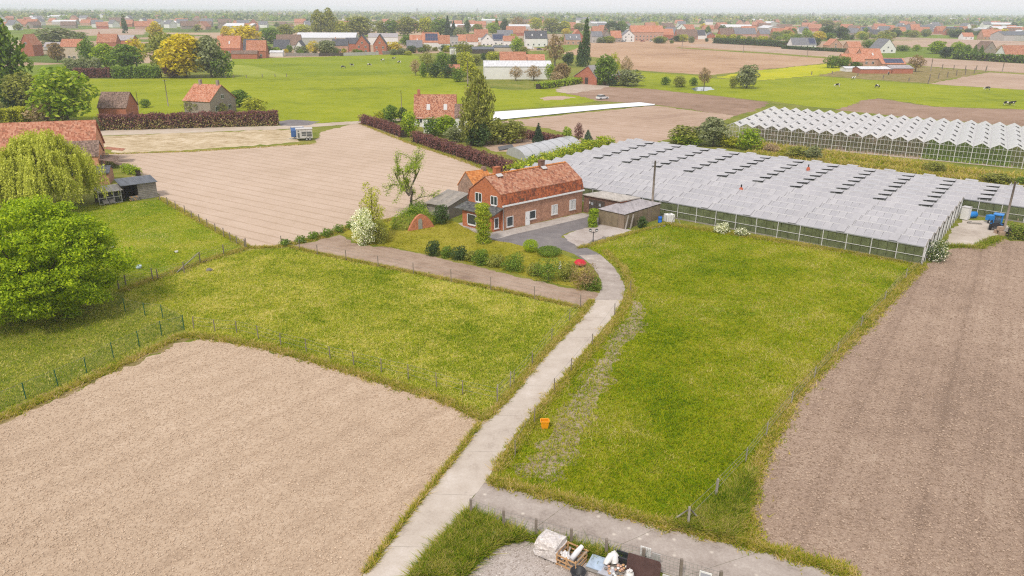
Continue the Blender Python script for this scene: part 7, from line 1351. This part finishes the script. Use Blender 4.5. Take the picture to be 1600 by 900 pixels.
sack_at(U(.95, .7, .3), WN * .9 + WD * .3 + Z * .35, .85, .17, 'white sack lying aslant over the blue board'); sack_at(U(1.35, 1.05, .25), WN * .6 - WD * .3 + Z * .5, .7, .2, 'white sack standing behind the rubble'); sack_at(G(983, 906), Z, .62, .22, 'open white sack leaning on the brown board', .0)
q = G(958, 878); put(MB().obox(q + Z * .02, WD * 1.1, WN * .12, Z * .4).obox(q + Z * .02, WD * 1.1, WN * .55, Z * .05).obox(q + WN * .5 + Z * .02, WD * 1.1, WN * .08, Z * .4).build('trough', black_plastic), 'black plastic trough behind the rubble', 'trough')
q0, q1 = G(977, 896), G(1029, 912); bdv = unit(q1 - q0); BLn = float(np.linalg.norm(q1 - q0)); bn = np.array([-bdv[1], bdv[0], 0]); MBp = MB(); bh = 1.12; pts = [q0 + bdv * a + Z * z + bn * (z * .28) for a, z in ((0, 0), (BLn, 0), (BLn, bh * .86), (BLn * .93, bh), (.08, bh), (0, bh * .95))]; put(MBp.slab(pts, .05).build('brown_board', paint('board_brown', (.075, .04, .035), .6, .3, 2)), 'large dark brown board leaning on the yard posts', 'board')
q = G(999, 878); root = thing('white_grate', 'white slatted plastic grate behind the brown board', 'grate', q)
for i in range(6): MB().obox(q + bdv * i * .1 + Z * (.5), bdv * .07, bn * .04 + Z * .005, Z * .55).build('slat', render_white, root)
for z in (.55, .95): MB().obox(q + Z * z + bn * .045, bdv * .58, bn * .03, Z * .05).build('rail', render_white, root)
MB().obox(q + Z * 0 + bn * .05, bdv * .58, bn * .03, Z * .5).build('foot', lead, root)
q = G(1017, 884); put(MB().obox(q, bdv * .45, bn * .05 + Z * .01, Z * .85).build('grey_tile', RG), 'grey tile standing beside the white grate', 'tile'); q = G(1034, 912); put(MB().obox(q, bdv * .5, bn * .06, Z * .6).build('concrete_tile', lead), 'pale concrete tile at the end of the brown board', 'tile'); q = G(1018, 915); put(MB().obox(q - bn * .25, bdv * .18, bn * .05, Z * .7).build('white_strip', render_white), 'narrow white strip leaning on the brown board', 'board')
q = G(1090, 921); root = thing('framed_panel', 'white framed grey panel standing by the side road', 'panel', q); MB().obox(q + Z * .05, bdv * .62, bn * .04 + Z * .0, Z * 1.15).build('frame', render_white, root); MB().obox(q + bdv * .06 + Z * .12 - bn * .012, bdv * .5, bn * .01, Z * 1.0).build('panel', paint('panel_grey', (.33, .33, .38), .4, .1), root)
# ------------------------------------------------------------------ grass and clods: geometry too fine to count
def in_poly(x, y, poly):
    c = np.zeros(len(x), bool); n = len(poly)
    for i in range(n):
        a, b = poly[i], poly[i - 1]; m = (a[1] > y) != (b[1] > y); c ^= m & (x < (b[0] - a[0]) * (y - a[1]) / (b[1] - a[1] + 1e-12) + a[0])
    return c
def scatter(px, n, rng, holes=(), maxd=None):
    P_ = np.array([G(x, y)[:2] for x, y in px]); lo, hi = P_.min(0), P_.max(0); out = []
    H_ = [[G(x, y)[:2] for x, y in h] for h in holes]; tot = 0
    while tot < n:
        q = rng.uniform(lo, hi, (n, 2)); k = in_poly(q[:, 0], q[:, 1], P_)
        for h in H_: k &= ~in_poly(q[:, 0], q[:, 1], h)
        dist = np.hypot(q[:, 0], q[:, 1]); k &= rng.random(n) < np.clip((46 / dist) ** 1.2, 0, 1)       # thinner with distance
        out.append(q[k]); tot += k.sum()
    return np.concatenate(out)[:n]
def along(px, n, spread, rng):
    A = np.array([G(x, y)[:2] for x, y in px]); d = np.r_[0, np.cumsum(np.linalg.norm(np.diff(A, axis=0), axis=1))]; t = rng.random(n) * d[-1]
    x, y = np.interp(t, d, A[:, 0]), np.interp(t, d, A[:, 1]); return np.stack([x, y], 1) + rng.normal(0, spread, (n, 2)) * (.5 + .5 * np.sin(t * 1.3)[:, None] ** 2)
def blades(xy, h, w, rng, k=3, z=.02):
    n = len(xy) * k; c = np.repeat(xy, k, 0) + rng.normal(0, .04, (n, 2)); a = rng.uniform(0, 2 * math.pi, n); hh = h * rng.uniform(.5, 1.4, n); ww = w * rng.uniform(.6, 1.3, n); ln = rng.normal(0, .95, (n, 2)) * hh[:, None]
    V = np.zeros((n, 3, 3)); V[:, 0, :2] = c + np.stack([np.cos(a), np.sin(a)], 1) * ww[:, None]; V[:, 1, :2] = c - np.stack([np.cos(a), np.sin(a)], 1) * ww[:, None]; V[:, 2, :2] = c + ln; V[:, :2, 2] = z - .03; V[:, 2, 2] = z + hh
    return V.reshape(-1, 3), np.arange(n * 3).reshape(n, 3)
def blade_mat(name, stops, big, mid, weights=(.5, .3, .4), trans=.45):
    s = NT(name); g = s.n('ShaderNodeNewGeometry'); p = g.outputs['Position']; a, b = s.noise(p, big, 5, .6), s.noise(p, mid, 4, .65); sw = sum(weights)
    f = s.math('MULTIPLY', a, weights[0] / sw); f = s.math('MULTIPLY_ADD', b, weights[1] / sw, f); f = s.math('MULTIPLY_ADD', g.outputs['Random Per Island'], weights[2] / sw, f); f = s.math('MULTIPLY_ADD', s.math('SUBTRACT', f, .5), 3.0, .5, clamp=True)
    col = s.ramp(f, [(i / (len(stops) - 1), c) for i, c in enumerate(stops)]); s.fin(col, .9, .04); tr = s.n('ShaderNodeBsdfTranslucent'); s.l(col, tr.inputs[0]); ms = s.n('ShaderNodeMixShader'); ms.inputs[0].default_value = trans; s.l(s.b.outputs[0], ms.inputs[1]); s.l(tr.outputs[0], ms.inputs[2]); s.l(ms.outputs[0], s.out.inputs[0]); return s.mat
g_left = blade_mat('grass_left', [(.12, .21, .005), (.26, .36, .01), (.43, .47, .025), (.62, .57, .1), (.78, .68, .28)], .09, .45); g_right = blade_mat('grass_right', [(.09, .17, .002), (.21, .31, .004), (.37, .41, .008), (.47, .43, .03), (.7, .6, .26)], .06, .3, (.85, .35, .4))
g_verge = blade_mat('grass_verge', [(.18, .25, .008), (.34, .36, .016), (.52, .45, .05), (.58, .44, .12), (.68, .52, .26)], .25, .9, (.35, .35, .45)); g_rank = blade_mat('grass_rank', [(.07, .13, .004), (.16, .26, .008), (.29, .35, .014), (.44, .4, .06), (.54, .44, .16)], .3, 1)
rng = np.random.default_rng(808)
PADL = [(195, 458), (235, 440), (330, 406), (395, 391), (450, 388), (500, 399), (640, 428), (780, 457), (904, 484), (882, 520), (822, 590), (775, 640), (758, 655), (700, 628), (560, 582), (420, 543), (300, 526), (288, 512), (225, 494), (190, 484)]
PADR = [(917, 384), (960, 370), (1040, 347), (1140, 362), (1300, 386), (1437, 411), (1380, 470), (1320, 528), (1236, 618), (1176, 735), (1160, 785), (1120, 838), (1050, 821), (900, 783), (770, 749), (795, 712), (845, 640), (895, 580), (965, 500), (985, 450), (965, 420), (940, 400)]
BARE = [(990, 464), (1002, 480), (1002, 515), (968, 550), (945, 610), (912, 670), (900, 705), (865, 745), (812, 735), (845, 685), (885, 635), (935, 568), (975, 500)]
def cover(name, xy, h, w, m, k=3): V, Fq = blades(xy, h, w, rng, k); return put(new_obj(name, np_mesh(name, V, Fq, [m])), kind='stuff')
cover('paddock_grass', scatter(PADL, 62000, rng), .14, .035, g_left)
cover('paddock_grass', np.concatenate([scatter(PADR, 78000, rng, [BARE]), scatter(BARE, 2600, rng)]), .15, .035, g_right)
LAWN = [(40, 345), (150, 320), (250, 314), (318, 352), (383, 388), (330, 403), (240, 436), (190, 455), (180, 480), (285, 514), (150, 585), (0, 645), (-140, 700), (-160, 480)]
cover('lawn_grass', scatter(LAWN, 42000, rng), .11, .035, g_left); cover('lawn_grass', scatter([(535, 367), (640, 340), (720, 352), (770, 374), (880, 400), (930, 440), (880, 446), (690, 400), (560, 380)], 12000, rng), .07, .035, blade_mat('grass_lawn', [(.2, .21, .008), (.32, .3, .015), (.42, .37, .035), (.52, .44, .1)], .1, .5))
ver = []
for pxs, n, sp in (([(0, 655), (150, 588), (285, 524), (330, 527), (420, 543), (560, 584), (700, 628), (757, 656)], 9000, .35), ([(757, 656), (790, 625), (850, 553), (905, 497), (925, 470)], 4500, .2), ([(775, 738), (845, 640), (895, 580), (965, 500), (988, 455), (975, 420), (945, 392)], 8000, .3), ([(766, 751), (900, 784), (1050, 823), (1180, 853), (1330, 897)], 8000, .3), ([(1440, 414), (1345, 514), (1240, 620), (1180, 735), (1165, 800), (1180, 852)], 11000, .4), ([(455, 386), (500, 397), (640, 425), (790, 455), (906, 481)], 5000, .25), ([(570, 897), (640, 803), (720, 703), (750, 662)], 1500, .1), ([(440, 385), (500, 372), (545, 356), (620, 342)], 3500, .4), ([(250, 310), (320, 350), (388, 387), (440, 386)], 4000, .3), ([(190, 455), (240, 436), (330, 405), (385, 388)], 3000, .4), ([(1040, 350), (1200, 374), (1440, 413)], 7000, .5), ([(905, 388), (960, 372), (1045, 349)], 2500, .25), ([(163, 241), (300, 237), (490, 225)], 1200, .4), ([(563, 193), (640, 224), (720, 250), (800, 282)], 3000, .4)):
    ver.append(along(pxs, n, sp, rng))
cover('verge_grass', np.concatenate(ver), .2, .04, g_verge)
corner = [(735, 800), (790, 825), (830, 842), (805, 848), (778, 852), (745, 880), (722, 905), (640, 905), (690, 845)]
cover('rank_grass', np.concatenate([scatter(corner, 9000, rng), scatter([(1045, 822), (1120, 838), (1150, 845), (1165, 790), (1178, 735), (1140, 765), (1090, 800)], 7000, rng), along([(838, 842), (900, 858), (960, 872)], 900, .2, rng), along([(1480, 385), (1530, 387), (1560, 372)], 800, .5, rng)]), .34, .04, g_rank)
cover('bank_grass', np.concatenate([along([(1130, 215), (1200, 230), (1300, 243), (1450, 262), (1640, 288)], 9000, 2.2, rng), along([(1180, 240), (1300, 254), (1480, 276), (1640, 298)], 5000, 1.5, rng)]), .55, .16, g_verge)
cover('greenhouse_crop', np.concatenate([scatter([tuple(P(w_(a, b, 0))) for a, b in ((.3, .05), (14, .05), (14, .95), (.3, .95))], 2600, rng)]), .7, .1, blade_mat('crop_pale', [(.2, .22, .06), (.3, .3, .12), (.42, .4, .22)], .3, 1)); cover('greenhouse_crop', scatter([tuple(P(w_(a, b, 0))) for a, b in ((14, .02), (19.4, .02), (19.4, .98), (14, .98))], 3600, rng), .5, .2, blade_mat('crop_green', [(.16, .26, .03), (.28, .4, .03), (.38, .45, .08)], .3, 1))
# clods on the tilled soil
def clods(name, xy, smin, smax, m):
    n = len(xy); sz = smin * (smax / smin) ** (rng.random(n) ** 2.4); base = np.array([(1, 0, 0), (0, 1, 0), (-1, 0, 0), (0, -1, 0), (0, 0, .8), (0, 0, -.5)], float)
    V = base[None] * rng.uniform(.6, 1.3, (n, 6, 1)); a = rng.uniform(0, 6.28, n); ca, sa = np.cos(a)[:, None], np.sin(a)[:, None]; V = np.stack([V[..., 0] * ca - V[..., 1] * sa, V[..., 0] * sa + V[..., 1] * ca, V[..., 2]], 2) * sz[:, None, None]
    V[..., 0] += xy[:, 0, None]; V[..., 1] += xy[:, 1, None]; V[..., 2] += .035; f = np.array([(0, 1, 4), (1, 2, 4), (2, 3, 4), (3, 0, 4), (1, 0, 5), (2, 1, 5), (3, 2, 5), (0, 3, 5)])
    return put(new_obj(name, np_mesh(name, V.reshape(-1, 3), (f[None] + (np.arange(n) * 6)[:, None, None]).reshape(-1, 3), [m])), kind='stuff')
def clod_mat(name, a, b, c): s = NT(name); g = s.n('ShaderNodeNewGeometry'); return s.fin(s.ramp(g.outputs['Random Per Island'], [(0, a), (.5, b), (.93, mul(c, .97)), (1, mul(c, 1.06))]), .95, .1)
clods('soil_clods', scatter([(-120, 715), (0, 666), (150, 596), (285, 536), (330, 533), (420, 548), (560, 588), (700, 632), (748, 659), (715, 705), (636, 806), (562, 905), (520, 960), (-200, 960)], 52000, rng), .018, .085, clod_mat('clod_beige', (.38, .28, .2), (.46, .345, .25), (.53, .415, .31)))
clods('soil_clods', scatter([(1440, 424), (1478, 395), (1545, 374), (1700, 392), (1760, 960), (1440, 930), (1340, 896), (1190, 850), (1168, 790), (1185, 735), (1242, 624), (1330, 532)], 60000, rng), .02, .1, clod_mat('clod_brown', (.2, .14, .1), (.34, .25, .188), (.41, .31, .237)))
clods('gravel_stones', scatter([(728, 905), (745, 885), (775, 860), (800, 850), (838, 853), (1010, 903), (1020, 930), (700, 930)], 5000, rng), .012, .06, clod_mat('stone_mix', (.24, .19, .16), (.4, .35, .31), (.55, .5, .46)))
# ------------------------------------------------------------------ the air
hz = MB().box((0, 4350, -1.0), (18100, 9400, 42.0)).build('haze', [])
s = NT('haze_air'); s.t.nodes.clear(); out = s.n('ShaderNodeOutputMaterial'); pv = s.n('ShaderNodeVolumePrincipled')
pv.inputs['Color'].default_value = (.82, .89, 1, 1); pv.inputs['Density'].default_value = .00018; pv.inputs['Anisotropy'].default_value = 0.0
s.l(pv.outputs[0], out.inputs['Volume']); hz.data.materials.append(s.mat); put(hz, kind='stuff')
